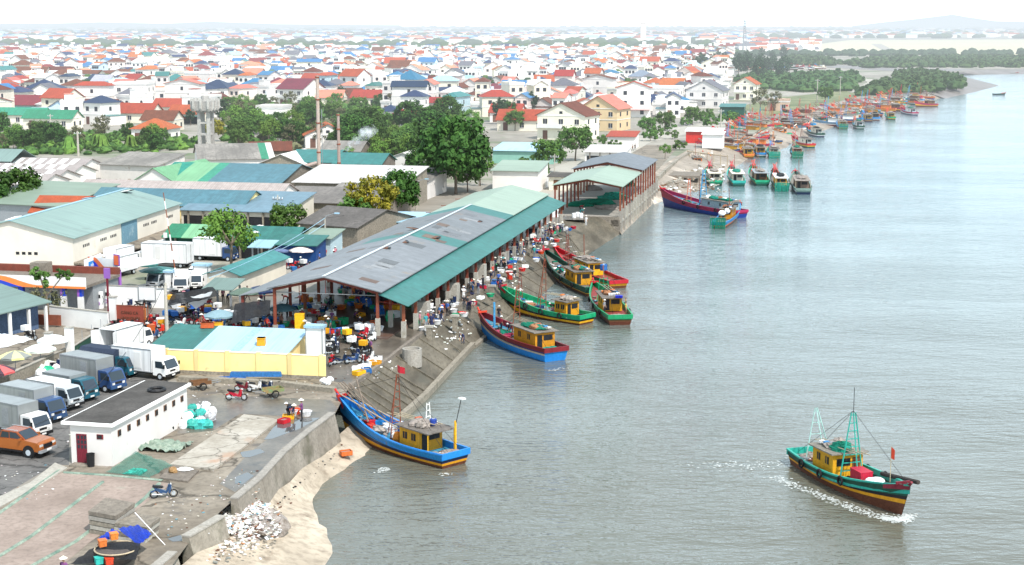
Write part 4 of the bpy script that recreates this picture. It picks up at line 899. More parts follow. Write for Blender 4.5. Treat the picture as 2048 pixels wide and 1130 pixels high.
# ------------------------------------------------------------------ houses
OPEN = M('window_dark', (.045, .05, .065), rough=.25, var=.2)
SHUT = M('shutter_brown', (.20, .10, .07), rough=.6)
CONCW = M('grey_render', (.42, .40, .38), var=.15)
def house(label, pos, az, wx, dy, st, rt, rm, wm, group=None, detail=2, name='house', rg=R, extra=None):
    t = thing(name, label, 'house', pos, rad(-az), group)
    fh = 3.3; H = fh * st + .2
    x0, x1, y0, y1 = -wx / 2, wx / 2, -dy / 2, dy / 2
    b = MB(); b.box(x0, x1, y0, y1, 0, H, wm)
    for i in range(1, st + 1): b.box(x0 - .12, x1 + .12, y0 - .12, y1 + .12, fh * i - .08, fh * i + .1, wm if detail < 1 else WHITE)
    rise = min(wx, dy) * (.30 if rt != 'pyramid' else .42); oh = .6
    if rt == 'gable_x': b.prism([(y0, H), (y1, H), ((y0 + y1) / 2, H + rise)][::-1], x0, x1, wm, axis='x')
    if rt == 'gable_y': b.prism([(x0, H), (x1, H), ((x0 + x1) / 2, H + rise)], y0, y1, wm)
    b.build('wall', t)
    if rt == 'gable_x': roof_parts(t, x0, x1, y0, y1, H + .05, rise, 'x', rm, oh, .14, ogab=.5)
    elif rt == 'gable_y': roof_parts(t, x0, x1, y0, y1, H + .05, rise, 'y', rm, oh, .14, ogab=.5)
    elif rt in ('hip', 'pyramid'):
        b = MB(); k = (wx - dy) / 2 if rt == 'hip' and wx > dy else 0; k2 = (dy - wx) / 2 if rt == 'hip' and dy > wx else 0
        v = [(x0 - oh, y0 - oh, H + .05), (x1 + oh, y0 - oh, H + .05), (x1 + oh, y1 + oh, H + .05), (x0 - oh, y1 + oh, H + .05), (-k, -k2, H + rise), (k, k2, H + rise)]
        if k2: f = [(0, 1, 4), (1, 2, 5, 4), (2, 3, 5), (3, 0, 4, 5), (3, 2, 1, 0)]
        else: f = [(0, 1, 5, 4), (1, 2, 5), (2, 3, 4, 5), (3, 0, 4), (3, 2, 1, 0)]
        b.add(v, f, rm); b.build('roof', t)
    else:
        b = MB(); b.box(x0 - .2, x1 + .2, y0 - .2, y1 + .2, H, H + .15, WHITE)
        for (a, c, e, g) in ((x0 - .2, x1 + .2, y0 - .2, y0 - .05), (x0 - .2, x1 + .2, y1 + .05, y1 + .2), (x0 - .2, x0 - .05, y0 - .05, y1 + .05), (x1 + .05, x1 + .2, y0 - .05, y1 + .05)): b.box(a, c, e, g, H + .15, H + .8, wm)
        b.build('parapet', t)
        if rg.random() < .6:
            b = MB(); b.tube((x0 * .3, 1, H + .2), (x0 * .3, 1, H + 1.9), .7, SILV, n=10); b.build('water_tank', t)
    # openings on the camera side and the river side
    if detail >= 1:
        for i in range(st):
            z = fh * i
            nw = 2 if detail == 1 else (3 if wx > 8 else 2)
            for k in range(nw):
                x = x0 + (k + .5) * wx / nw; door = (k == 0 and i == 0)
                b = MB()
                if door: b.box(x - .7, x + .7, y0 - .05, y0 + .05, z + .1, z + 2.5, SHUT); b.build('door', t)
                else:
                    b.box(x - .62, x + .62, y0 - .06, y0 + .05, z + 1.0, z + 2.35, OPEN)
                    if detail > 1: b.box(x - .72, x + .72, y0 - .16, y0, z + .88, z + .98, WHITE); b.box(x - .03, x + .03, y0 - .09, y0 - .062, z + 1, z + 2.35, WHITE)
                    b.build('window', t)
            for k in range(2 if detail > 1 else 1):
                y = y0 + (k + .5) * dy / (2 if detail > 1 else 1); b = MB(); b.box(x1 - .05, x1 + .06, y - .5, y + .5, z + 1.0, z + 2.3, OPEN); b.build('window', t)
        if rt == 'gable_y' and detail > 1:
            b = MB(); b.box(-.45, .45, y0 - .06, y0 + .02, H + .3, H + 1.0, OPEN); b.build('window', t)
    if detail > 1 and st > 1:
        b = MB(); b.box(x0 + .3, x0 + wx * .55, y0 - 1.2, y0 - .13, fh - .1, fh + .06, WHITE)
        b.box(x0 + .3, x0 + wx * .55, y0 - 1.2, y0 - 1.1, fh + .06, fh + .9, WHITE); b.build('balcony', t)
    if detail == 1:
        u = rg.random()
        if u < .35:
            b = MB(); sx = x1 if rg.random() < .5 else x0 - 3.4; b.box(sx + .02, sx + 3.38, y0 + .8, y1 - 1, 0, 2.8, wm); b.box(sx - .2, sx + 3.6, y0 + .4, y1 - .7, 2.82, 2.94, rg.choice([TEALR, WROOF, TILEB, GREYR, BLUER, WHITE])); b.build('annex', t)
        elif u < .6:
            b = MB(); b.box(x0 + .2, x1 - .2, y0 - 2.2, y0 - .14, 2.55, 2.65, rg.choice([TEALR, SKYR, TILER, WROOF, LIMER])); b.build('awning', t)
        if rt in ('flat', 'gable_y') and st > 1 and rg.random() < .5:
            b = MB(); b.box(x0 + .4, x1 - .4, y0 - 1.1, y0 - .13, 3.22, 3.36, WHITE); b.box(x0 + .4, x1 - .4, y0 - 1.1, y0 - 1.0, 3.36, 4.1, WHITE); b.build('balcony', t)
        if rt == 'flat' and rg.random() < .5:
            b = MB(); b.box(x0 + 1, x0 + 3.6, 0, y1 - .5, H + .16, H + 2.5, wm); b.box(x0 + .8, x0 + 3.8, -.2, y1 - .3, H + 2.5, H + 2.65, rg.choice([TILER, WHITE, TILEC])); b.build('stair_head', t)
    if extra == 'porch':
        b = MB(); b.box(x0, x1, y0 - 3.2, y0 - .1, 2.5, 2.62, TEALR); b.build('porch_roof', t)
        b = MB(); b.box(x0 + .2, x0 + .35, y0 - 3, y0 - 2.85, 0, 2.5, STEEL); b.build('porch_post', t); b = MB(); b.box(x1 - .35, x1 - .2, y0 - 3, y0 - 2.85, 0, 2.5, STEEL); b.build('porch_post', t)
        b = MB(); b.box(x0 + .5, x1 - .5, y0 - .2, y0 - .13, .1, 2.3, DARK); b.build('porch_opening', t)
    return t
HS = [  # px, py (front base), wx, dy, storeys, roof, mat, wall, turn, label
 (82, 214, 12.5, 12, 2, 'hip', TILEN, WWALL, -8, 'white two-storey house with navy hipped roof and recessed balcony near the left edge'),
 (262, 226, 12, 13, 3, 'flat', None, WWALL, -12, 'tallest white flat-roofed house with purple-dark windows, above the brown tiled row'),
 (205, 192, 8, 9, 2, 'gable_x', M('grey_shingle', (.40, .40, .45)), WWALL, 0, 'white two-storey house with a sloping pale grey roof touching the tallest flat house'),
 (172, 196, 9.5, 8, 1, 'hip', TILEN, BWALL, 0, 'pale blue single-storey house with a flat-looking navy hipped roof'),
 (372, 184, 11, 10, 2, 'hip', TILEN, WWALL, 6, 'white house with navy hipped roof, upper left of the water tower'),
 (432, 212, 12, 11, 2, 'hip', TILEN, WWALL, 0, 'white house with dark navy hipped roof directly behind the water tower'),
 (597, 212, 12, 15, 2, 'gable_x', TILEM, WWALL, 14, 'large house with a steep maroon gable roof and balconies above the wooded strip'),
 (345, 232, 13, 8, 1, 'gable_x', TILER, CREAM, 0, 'low cream house with a long dark red roof left of the tower'),
 (820, 212, 9.5, 9, 3, 'pyramid', TILEU, WWALL, 10, 'white three-storey house with a small bright blue pyramid roof'),
 (650, 296, 11.5, 9, 1, 'gable_y', TILEO, WWALL, -22, 'low white-gabled house with an orange tiled roof beside the chimneys'),
 (812, 258, 9.5, 8, 1, 'gable_y', TILER, WWALL, 12, 'small white gable house with a bright red roof at the edge of the grove'),
 (780, 245, 7, 7, 1, 'hip', TILEN, WWALL, 0, 'low house with navy hipped roof partly hidden by the grove'),
 (950, 230, 16, 9, 1, 'flat', None, WWALL, 5, 'long blank white flat building above the grove'),
 (955, 200, 8, 10, 2, 'gable_y', TILEG, WWALL, 5, 'white house with steep slate-grey gable and balcony behind the long blank building'),
 (1138, 280, 14, 11, 2, 'gable_y', TILEB, CREAM, 12, 'cream two-storey house with a wide brown gable facing the pier'),
 (1212, 262, 12, 12, 2, 'gable_y', TILEC, M('warm_yellow_wall', (.80, .62, .36), var=.1), 12, 'yellow-walled house with a coral tiled gable right of the brown gabled one'),
 (1158, 215, 13, 10, 1, 'hip', M('solar_navy', (.02, .04, .14), rough=.3), CREAM, 5, 'house with a dark blue hipped roof carrying one white solar panel'),
 (1320, 212, 17, 11, 2, 'flat', None, WWALL, 6, 'wide white flat-roofed villa with balconies above the side street'),
 (1418, 216, 14, 12, 2, 'gable_y', TILEG, WWALL, 8, 'big white gabled house with two round-topped attic windows'),
 (1497, 200, 9, 9, 2, 'gable_y', TILEO, CREAM, 10, 'narrow cream house with an orange tiled gable near the river bend'),
 (1172, 180, 14, 11, 2, 'hip', TILEG, WWALL, 0, 'white villa with grey-blue hipped roof in the middle of the town'),
 (1285, 182, 12, 10, 2, 'hip', M('light_slate', (.22, .27, .34)), WWALL, 0, 'white villa with pale slate hipped roof behind the flat-roofed villa'),
 (1345, 162, 12, 10, 2, 'gable_y', WROOF, WWALL, 0, 'white gabled house up the slope from the flat-roofed villa'),
 (1240, 230, 12, 10, 1, 'hip', TILEC, CREAM, 8, 'cream bungalow with a coral hipped roof between yellow house and villa'),
 (1100, 210, 16, 11, 1, 'gable_y', TILEC, WWALL, -10, 'broad low house with a coral gable roof and white front'),
 (1050, 262, 15, 9, 1, 'gable_x', TILEO, CREAM, 0, 'long house with an orange tiled roof beside the round dark tree'),
 (1015, 245, 10, 8, 1, 'gable_x', TILER, WWALL, 0, 'low house with red roof left of the orange tiled one'),
 (1045, 170, 11, 10, 2, 'flat', None, WWALL, 0, 'white flat-roofed house with a small red canopy in the orange-roof quarter'),
 (1060, 196, 13, 8, 1, 'gable_x', TILER, CREAM, 0, 'low house with dark orange tiles under the white flat-roofed house'),
 (1412, 142, 10, 9, 2, 'hip', TILEN, BWALL, 0, 'pale blue two-storey house with navy hipped roof near the tree clump'),
 (1408, 165, 10, 9, 1, 'hip', TILEU, WWALL, 0, 'small house with bright blue hipped roof near the tree clump'),
 (752, 192, 12, 9, 2, 'gable_x', TILER, WWALL, 0, 'white house with a bright red roof left of the blue pyramid roof'),
 (815, 146, 13, 11, 2, 'hip', TILEN, WWALL, 0, 'white two-storey house with navy hip roof far above the blue pyramid roof'),
 (702, 155, 15, 12, 1, 'hip', TILEO, WWALL, 0, 'temple-like hall with curved orange roof over a teal awning'),
 (62, 170, 18, 9, 2, 'gable_x', TILEB, CREAM, 0, 'long cream school block with brown tiled roof in two wings, left wing'),
 (118, 170, 14, 9, 2, 'gable_x', TILEB, CREAM, 0, 'long cream school block with brown tiled roof in two wings, right wing'),
 (18, 205, 8, 9, 1, 'gable_x', TILER, WWALL, 10, 'house with a bright red roof at the left edge'),
 (42, 228, 17, 10, 1, 'gable_x', TILEM, CREAM, 0, 'low house with wide maroon roof over a green awning'),
 (40, 250, 17, 6, 1, 'gable_x', GRN2R, CREAM, 0, 'green-roofed porch house in front of the maroon roof'),
 (98, 244, 17, 7, 1, 'flat', None, BWALL, 0, 'pale blue flat-roofed house behind the utility pole with cross arms'),
 (188, 236, 15, 9, 1, 'gable_x', TILEB, CREAM, 0, 'house with dark brown tiles directly left of the orange tiled row'),
 (265, 246, 15, 9, 1, 'gable_x', TILEO, CREAM, 0, 'house with faded orange tiles below the tallest flat house'),
 (100, 258, 16, 7, 1, 'gable_x', GRN2R, CREAM, 0, 'low green metal roofed house behind the green belt'),
 (305, 285, 10, 9, 1, 'hip', TILEO, WWALL, 0, 'white box house with a rusty tiled roof standing in the green belt'),
 (378, 248, 12, 8, 1, 'gable_x', TILEO, CREAM, 0, 'house with rusty orange roof and teal porch beside the water tower'),
 (545, 262, 8, 8, 2, 'flat', None, WWALL, 0, 'small white two-storey block with red base among the trees left of the chimney'),
 (320, 262, 10, 8, 1, 'gable_x', TILEB, CREAM, 0, 'house with brown gable roof between the two orange tiled houses'),
 (1560, 222, 8, 7, 1, 'flat', None, M('pale_brick_wall', (.62, .44, .34)), 0, 'unfinished pale brick house on the river bank behind the olive trees'),
 (1255, 205, 12, 9, 1, 'gable_y', TILEC, WWALL, -18, 'white bungalow with a coral roof turned towards the villa'),
 (865, 190, 11, 9, 1, 'gable_x', TILEB, WWALL, 0, 'house with brown roof right of the blue pyramid roof'),
 (500, 160, 12, 10, 1, 'gable_y', TILER, WWALL, -15, 'white gabled house with a red roof up the hill from the wooded strip'),
 (630, 176, 13, 10, 1, 'gable_y', TILEM, WWALL, -10, 'house with a broad maroon gable behind the tall chimney'),
 (1060, 118, 16, 12, 1, 'hip', TILEO, CREAM, 0, 'broad house with a pale orange hip roof'),
]
placed = []
def overlaps(p, r):
    for q, s in placed:
        if (p - q).length < r + s: return True
    return False
# keep the yards, grove and river clear
for (x, y, wx, dy, st, rt, rm, wm, turn, lab) in HS:
    p = G(x, y); p.y += dy * .5; placed.append((Vector((p.x, p.y, 0)), max(wx, dy) * .5))
    house(lab, p, QA + turn, wx, dy, st, rt, rm or WHITE, wm, detail=2, extra='porch' if lab.endswith('porch beside the water tower') or 'green awning' in lab or 'teal awning' in lab else None)
# church-like tall tower far off
for px, py, hh, lab in ((1286, 92, 34, 'pale square tower rising beside the long white roof at the far edge of town'),):
    p = G(px, py); t = thing('tower', lab, 'tower', p); b = MB(); b.box(-4, 4, -4, 4, 0, hh, PWALL); b.build('shaft', t); b = MB(); b.box(-4.6, 4.6, -4.6, 4.6, hh, hh + 1.5, WHITE); b.build('top', t)
p = G(1170, 84); t = thing('long_hall', 'very long hall with a white roof stretching across the far town', 'hall', p, 0); wall_parts(t, -95, 95, 0, 40, 8, 0, 'flat', WWALL); roof_parts(t, -95, 95, 0, 40, 8.1, 6, 'x', WROOF, 1)
ROOFS = [(TILEO, 'orange', 4), (TILER, 'red', 7), (TILEC, 'coral', 8), (TILEB, 'brown', 6), (TILEM, 'maroon', 5), (TILEN, 'navy', 7), (TILEU, 'blue', 4), (TILEG, 'slate-grey', 5), (WROOF, 'whitish', 7), (TEALR, 'teal metal', 2), (SKYR, 'pale blue', 2)]
WALLS = [(WWALL, 'white', 12), (CREAM, 'cream', 5), (PWALL, 'pink', 2), (BWALL, 'pale blue', 1)]
def pick(l): return R.choices(l, weights=[q[2] for q in l])[0]
SHORE = [(1400, 60), (1470, 140), (1440, 200), (1400, 235), (1290, 262), (1180, 300)]
def in_town(px, py):
    if py > 262: return False
    lim = 1460 if py < 150 else 1460 - (py - 150) * 1.1
    if py > 235: lim = min(lim, 330)
    if px > lim: return False
    if 445 < px < 760 and py > 212: return False
    if 700 < px < 985 and py > 240: return False
    if px < 445 and py > 255: return False
    return True
cells = []
yy = 420.
while yy < 1700:
    xx = -yy * .36
    while xx < yy * .2:
        cells.append((xx + R.uniform(-3, 3), yy + R.uniform(-3, 3))); xx += 12.4 + (yy > 700) * 1.5
    yy += 12.6 + (yy > 700) * 2
nh = 0; far = MB(); rs_ = 1.0
def proj(x, y, z=0):
    d = Vector((x, y, z - CAMH)); zc = d.y * CP - d.z * SP; return 1024 + FPX * d.x / zc, 565 - FPX * (d.y * SP + d.z * CP) / zc
for cx, cy in cells:
    px, py = proj(cx, cy)
    if px < -60 or not in_town(px, py) or R.random() < .10: continue
    p = Vector((cx, cy, 0)); tube_ = R.random() < .3; s = R.uniform(4.2, 5.6) if tube_ else R.uniform(6.5, 11.5); dy = R.uniform(10, 14) if tube_ else R.uniform(6.5, 10.5)
    if overlaps(p, (s + dy) * .21): continue
    placed.append((p, max(s, dy) * .5))
    rt = R.choices(['gable_x', 'gable_y', 'hip', 'flat'], weights=[4, 7, 6, 6])[0]; rm, rn, _ = pick(ROOFS); wm, wn, _ = pick(WALLS); st = R.choices([2, 3], weights=[3, 2])[0] if tube_ else R.choices([1, 2, 3], weights=[6, 6, 1])[0]
    az = QA + R.choice([0, 0, 90, 0, -25, 20]) + R.uniform(-8, 8)
    if nh < 235:
        nh += 1; zone = 'nearer streets' if cy < 520 else 'farther streets'
        sides = 'left' if px < 480 else 'middle' if px < 980 else 'right'
        rn2 = 'flat roof' if rt == 'flat' else f"{rn} {'hipped' if rt == 'hip' else 'gabled'} roof"
        lab = f"{wn} {['', 'single', 'two', 'three'][st]}-storey house with {rn2}, {zone}, {sides} of the photo"
        house(lab, p, az, s, dy, st, rt, rm, wm, group=lab, detail=1)
    else:
        far.at((cx, cy, 0), rad(-az)); H = 3.3 * st; a, c = s / 2, dy / 2
        if R.random() < .5: far.box(a, a + R.uniform(2, 5), -c * .8, c * R.uniform(-.2, .9), 0, 2.9, wm); far.box(a, a + 4.5, -c * .9, c * .3, 2.95, 3.1, R.choice([TEALR, WROOF, TILER, GREYR, BLUER, WHITE]))
        if R.random() < .25: far.box(-a * .4, a * .3, 0, c * .6, H, H + 2.6 + rs_, WHITE)
        far.box(-a, a, -c, c, 0, H, wm); rs = min(s, dy) * .3; o_ = .6
        if rt == 'gable_x': far.prism([(-c, H), (c, H), (0, H + rs)][::-1], -a, a, wm, axis='x'); far.add([(-a - o_, -c - o_, H - .2), (a + o_, -c - o_, H - .2), (a + o_, 0, H + rs + .1), (-a - o_, 0, H + rs + .1), (a + o_, c + o_, H - .2), (-a - o_, c + o_, H - .2)], [(0, 1, 2, 3), (3, 2, 4, 5)], rm)
        elif rt == 'gable_y': far.prism([(-a, H), (a, H), (0, H + rs)], -c, c, wm); far.add([(-a - o_, -c - o_, H - .2), (0, -c - o_, H + rs + .1), (0, c + o_, H + rs + .1), (-a - o_, c + o_, H - .2), (a + o_, -c - o_, H - .2), (a + o_, c + o_, H - .2)], [(0, 1, 2, 3), (1, 4, 5, 2)], rm)
        elif rt == 'hip': far.add([(-a - o_, -c - o_, H), (a + o_, -c - o_, H), (a + o_, c + o_, H), (-a - o_, c + o_, H), (-a * .3, 0, H + rs), (a * .3, 0, H + rs)], [(0, 1, 5, 4), (1, 2, 5), (2, 3, 4, 5), (3, 0, 4)], rm)
        else: far.box(-a - .2, a + .2, -c - .2, c + .2, H, H + .5, WHITE)
        if cy < 1100:
            for k in range(-1, 2): far.box(a * .6 * k - .6, a * .6 * k + .6, -c - .05, -c, H - 2.3, H - 1, OPEN)
            far.box(a, a + .05, -.6, .6, H - 2.3, H - 1, OPEN)
# beyond: specks of towns and woods up to the horizon
rg = random.Random(21)
for i in range(3600):
    py = 54 + 34 * rg.random() ** 1.3; px = rg.uniform(-60, 2120); p = G(px, py)
    if px > 1500 and 76 < py: continue
    s = rg.uniform(5, 13) * (1 + p.y / 9000); far.at((p.x, p.y, 0), rg.uniform(0, 3)); hh = rg.uniform(4, 11); far.box(-s, s, -s * .6, s * .6, 0, hh, rg.choice([WHITE, WHITE, WWALL, PWALL, CREAM]))
    far.prism([(-s * .6, hh), (s * .6, hh), (0, hh + 3)][::-1], -s, s, rg.choice([TILEC, TILER, WROOF, SKYR, TILEG, TILEU]), axis='x')
for i in range(110):
    px = rg.uniform(1430, 1640); py = rg.uniform(84, 108); p = G(px, py); s = rg.uniform(5, 8); far.at((p.x, p.y, 0), rg.uniform(-.5, .5)); hh = rg.choice([3.5, 7]); far.box(-s, s, -s * .7, s * .7, 0, hh, WWALL)
    far.prism([(-s * .75, hh), (s * .75, hh), (0, hh + 3)][::-1], -s * 1.05, s * 1.05, rg.choice([TILEC, TILER, WROOF, TILEG, TILEO]), axis='x')
far.at(); o = far.build('distant_town', kind='stuff'); tag(o, 'mass of small distant houses spreading to the hazy horizon', 'houses')
b = MB()
for i in range(3800):
    py = 56 + 60 * rg.random() ** 1.2; px = rg.uniform(-60, 2120); 
    if px > 1460 and (py > 108 or 77 < py < 108): continue
    if rg.random() < (py - 56) / 95: continue
    p = G(px, py); s = rg.uniform(4, 9) * (1 + p.y / 5000); b.lathe((p.x, p.y, 0), [(s, 0), (s * 1.1, s * .35), (s * .6, s * .7), (.2, s * .85)], LF[0] if i % 2 else LF[2], n=6, jit=.3, rg=rg)
for i in range(1300):
    py = rg.uniform(96, 190); px = rg.uniform(-60, 1470 - max(0, py - 150) * 1.1); p = G(px, py); s = rg.uniform(1.6, 3.6)
    b.lathe((p.x, p.y, 0), [(s * .5, 0), (s, s * .6), (s * .9, s * 1.3), (s * .3, s * 2)], LF[i % 3], n=7, jit=.35, rg=rg)
for i in range(160):
    px = rg.uniform(1450, 2100); py = rg.uniform(108, 113); p = G(px, py); s = rg.uniform(3, 6); b.lathe((p.x, p.y, 0), [(s, 0), (s * 1.1, s * .5), (s * .6, s * 1.0), (.2, s * 1.2)], LF[2], n=6, jit=.3, rg=rg)
o = b.build('distant_woods', kind='stuff'); tag(o, 'blue-green belts of distant trees between the far houses', 'woods')
for k, v in TP.items(): kill(v)
# ------------------------------------------------------------------ people
SH = M('shirt_base', (.10, .12, .25), var=.15, scale=3); TR = M('trousers_base', (.05, .05, .07), var=.2, scale=3)
def person_body(pose):
    J = dict(pel=(0, 0, .86), spi=(0, 0, 1.08), che=(0, 0, 1.28), nec=(0, 0, 1.40), hed=(.01, 0, 1.47),
             sl=(0, .17, 1.32), el=(-.02, .23, 1.06), wl=(.06, .24, .84), hl=(.09, .24, .74),
             sr=(0, -.17, 1.32), er=(-.02, -.23, 1.06), wr=(.06, -.24, .84), hr=(.09, -.24, .74),
             tl=(0, .09, .83), kl=(.02, .10, .46), al=(-.02, .10, .08), fl=(.13, .11, .04),
             tr=(0, -.09, .83), kr=(.02, -.10, .46), ar=(-.02, -.10, .08), fr=(.13, -.11, .04))
    def mv(keys, dx, dy, dz):
        for k in keys.split(): J[k] = (J[k][0] + dx, J[k][1] + dy, J[k][2] + dz)
    if pose == 'walk':
        J.update(kl=(.16, .10, .49), al=(.22, .10, .08), fl=(.37, .11, .06), kr=(-.02, -.10, .45), ar=(-.28, -.10, .14), fr=(-.15, -.11, .05), el=(-.14, .22, 1.08), wl=(-.10, .24, .86), hl=(-.06, .24, .77), er=(.08, -.22, 1.07), wr=(.25, -.22, .95), hr=(.33, -.21, .93))
    if pose == 'reach':
        J.update(el=(.18, .20, 1.16), wl=(.40, .14, 1.12), hl=(.49, .12, 1.12), er=(.18, -.20, 1.16), wr=(.40, -.14, 1.12), hr=(.49, -.12, 1.12))
    if pose == 'bend':
        J.update(spi=(.16, 0, 1.00), che=(.36, 0, 1.04), nec=(.49, 0, 1.05), hed=(.56, 0, 1.03), sl=(.39, .17, 1.02), el=(.44, .20, .76), wl=(.52, .16, .54), hl=(.55, .14, .45), sr=(.39, -.17, 1.02), er=(.44, -.20, .76), wr=(.52, -.16, .54), hr=(.55, -.14, .45), kl=(.06, .10, .46), kr=(.06, -.10, .46), pel=(-.05, 0, .86), tl=(-.05, .09, .83), tr=(-.05, -.09, .83))
    if pose == 'squat':
        J.update(pel=(-.18, 0, .26), spi=(-.10, 0, .46), che=(.03, 0, .64), nec=(.10, 0, .76), hed=(.13, 0, .83), sl=(.04, .17, .68), sr=(.04, -.17, .68), el=(.20, .24, .50), wl=(.36, .16, .36), hl=(.44, .13, .33), er=(.20, -.24, .50), wr=(.36, -.16, .36), hr=(.44, -.13, .33),
                 tl=(-.17, .10, .26), tr=(-.17, -.10, .26), kl=(.20, .18, .44), kr=(.20, -.18, .44), al=(.02, .14, .08), ar=(.02, -.14, .08), fl=(.17, .16, .04), fr=(.17, -.16, .04))
    E = [('pel', 'spi', 's'), ('spi', 'che', 's'), ('che', 'nec', 's'), ('nec', 'hed', 'k'), ('che', 'sl', 's'), ('sl', 'el', 's'), ('el', 'wl', 'k'), ('wl', 'hl', 'k'), ('che', 'sr', 's'), ('sr', 'er', 's'), ('er', 'wr', 'k'), ('wr', 'hr', 'k'),
         ('pel', 'tl', 't'), ('tl', 'kl', 't'), ('kl', 'al', 't'), ('al', 'fl', 'f'), ('pel', 'tr', 't'), ('tr', 'kr', 't'), ('kr', 'ar', 't'), ('ar', 'fr', 'f')]
    rad_ = dict(pel=.135, spi=.12, che=.14, nec=.052, hed=.05, sl=.068, sr=.068, el=.045, er=.045, wl=.03, wr=.03, hl=.035, hr=.035, tl=.092, tr=.092, kl=.06, kr=.06, al=.042, ar=.042, fl=.04, fr=.04)
    ks = list(J); me = bpy.data.meshes.new('skeleton'); me.from_pydata([J[k] for k in ks], [(ks.index(a), ks.index(c)) for a, c, _ in E], [])
    o = bpy.data.objects.new('skeleton', me); COL.objects.link(o); m = o.modifiers.new('skin', 'SKIN'); 
    sv = me.skin_vertices[0].data if len(me.skin_vertices) else None
    if sv is None: raise RuntimeError('no skin layer')
    for i, k in enumerate(ks): sv[i].radius = (rad_[k], rad_[k]); sv[i].use_root = (k == 'pel')
    s2 = o.modifiers.new('sub', 'SUBSURF'); s2.levels = 1; s2.render_levels = 1
    dg = bpy.context.evaluated_depsgraph_get(); ev = o.evaluated_get(dg); nm = bpy.data.meshes.new_from_object(ev)
    b = MB(); seg = [(Vector(J[a]), Vector(J[c]), k) for a, c, k in E]; mt = dict(s=SH, t=TR, k=SKIN, f=BLACK)
    vs = [v.co.copy() for v in nm.vertices]; groups = {}
    for p in nm.polygons:
        c = p.center; best = min(seg, key=lambda q: (c - (q[0] + (q[1] - q[0]) * max(0, min(1, (c - q[0]).dot(q[1] - q[0]) / max(1e-6, (q[1] - q[0]).length_squared))))).length)
        groups.setdefault(best[2], []).append(tuple(p.vertices))
    base = len(b.v); b.v += [tuple(v) for v in vs]
    for k, fs in groups.items():
        mi = b.mi(mt[k])
        for f in fs: b.f.append(f); b.m.append(mi)
    h = Vector(J['hed']) + Vector((.02, 0, .10)); rg = random.Random(1)
    b.blob(tuple(h), (.088, .075, .115), SKIN, rg, 7, 10, 0)
    b.blob(tuple(h + Vector((.09, 0, -.01))), (.018, .013, .022), SKIN, rg, 3, 5, 0)
    for s in (-1, 1):
        b.blob(tuple(h + Vector((.078, s * .03, .02))), (.012, .014, .008), HAIR, rg, 3, 5, 0); b.blob(tuple(h + Vector((0, s * .077, 0))), (.016, .01, .028), SKIN, rg, 3, 5, 0)
    b.blob(tuple(h + Vector((.078, 0, -.05))), (.01, .024, .006), DRED, rg, 3, 5, 0)
    for hd, wr_ in (('hl', 'wl'), ('hr', 'wr')):
        a = Vector(J[hd]); d = (a - Vector(J[wr_])).normalized(); u = d.cross(Vector((1, 0, 0))); u = u.normalized() if u.length > .2 else d.cross(Vector((0, 0, 1))).normalized()
        for i in range(4): 
            q = a + u * (i - 1.5) * .018; l = (.062, .07, .066, .052)[i]; kn = q + d * l * .5 + d.cross(u) * .004; b.tube(q, kn, .009, SKIN, .008, n=5); b.tube(kn, kn + (d + d.cross(u) * .5).normalized() * l * .55, .008, SKIN, .006, n=5)
        b.tube(a - d * .02 + u * .03, a + d * .03 + u * .055, .010, SKIN, .007, n=5)
    bpy.data.objects.remove(o)
    return b, h
PPL = {}
for pose in ('stand', 'walk', 'reach', 'bend', 'squat'):
    for hat in ('cone', 'cap', 'hair'):
        bb, h = person_body(pose) if hat == 'cone' else (bb, h)
        t = thing('person', 'person', 'person'); o = bb.build('body', t, smooth=True) if hat == 'cone' else None
        if o is None: o = bpy.data.objects.new('body', bodymesh); COL.objects.link(o); o.parent = t
        bodymesh = o.data
        c = MB(); c.blob((h.x - .012, h.y, h.z + .022), (.094, .085, .105), HAIR, random.Random(2), 6, 9, .02); hh = c.build('hair', t, smooth=True)
        c = MB()
        if hat == 'cone': c.lathe((h.x, h.y, h.z + .03), [(.23, .03), (.12, .10), (.015, .18)], STRAW, n=14); c.build('conical_hat', t)
        if hat == 'cap': c.lathe((h.x, h.y, h.z + .05), [(.16, .0), (.11, .02), (.105, .07), (.05, .10)], WHITE, n=12); c.build('sun_hat', t)
        PPL[pose, hat] = (t, proto_kids(t))
CL = {}
for n, c in dict(red=(.50, .04, .05), blue=(.05, .14, .40), navy=(.03, .04, .10), white=(.75, .75, .75), pink=(.70, .28, .32), purple=(.20, .07, .20), grey=(.25, .26, .28), black=(.03, .03, .035), teal=(.04, .28, .30), brown=(.25, .13, .09), yellow=(.65, .45, .08), orange=(.65, .20, .05)).items(): CL[n] = M('cloth_' + n, c, var=.15, scale=3)
HATN = dict(cone='a conical hat', cap='a white sun hat', hair='a bare head')
POSEN = dict(stand='standing', walk='walking', reach='reaching out', bend='bending forward', squat='squatting')
def person(p, face, pose, hat, shirt, pants, where, group=None, label=None):
    t, k = PPL[pose, hat]; lab = label or f"person {POSEN[pose]} {where}, {shirt} top and {HATN[hat]}"
    return dup(t, p, facing(face), lab, group if group is not None else (None if label else lab), ch=k, scale=R.uniform(.97, 1.06), recol={SH: CL[shirt], TR: CL[pants]})
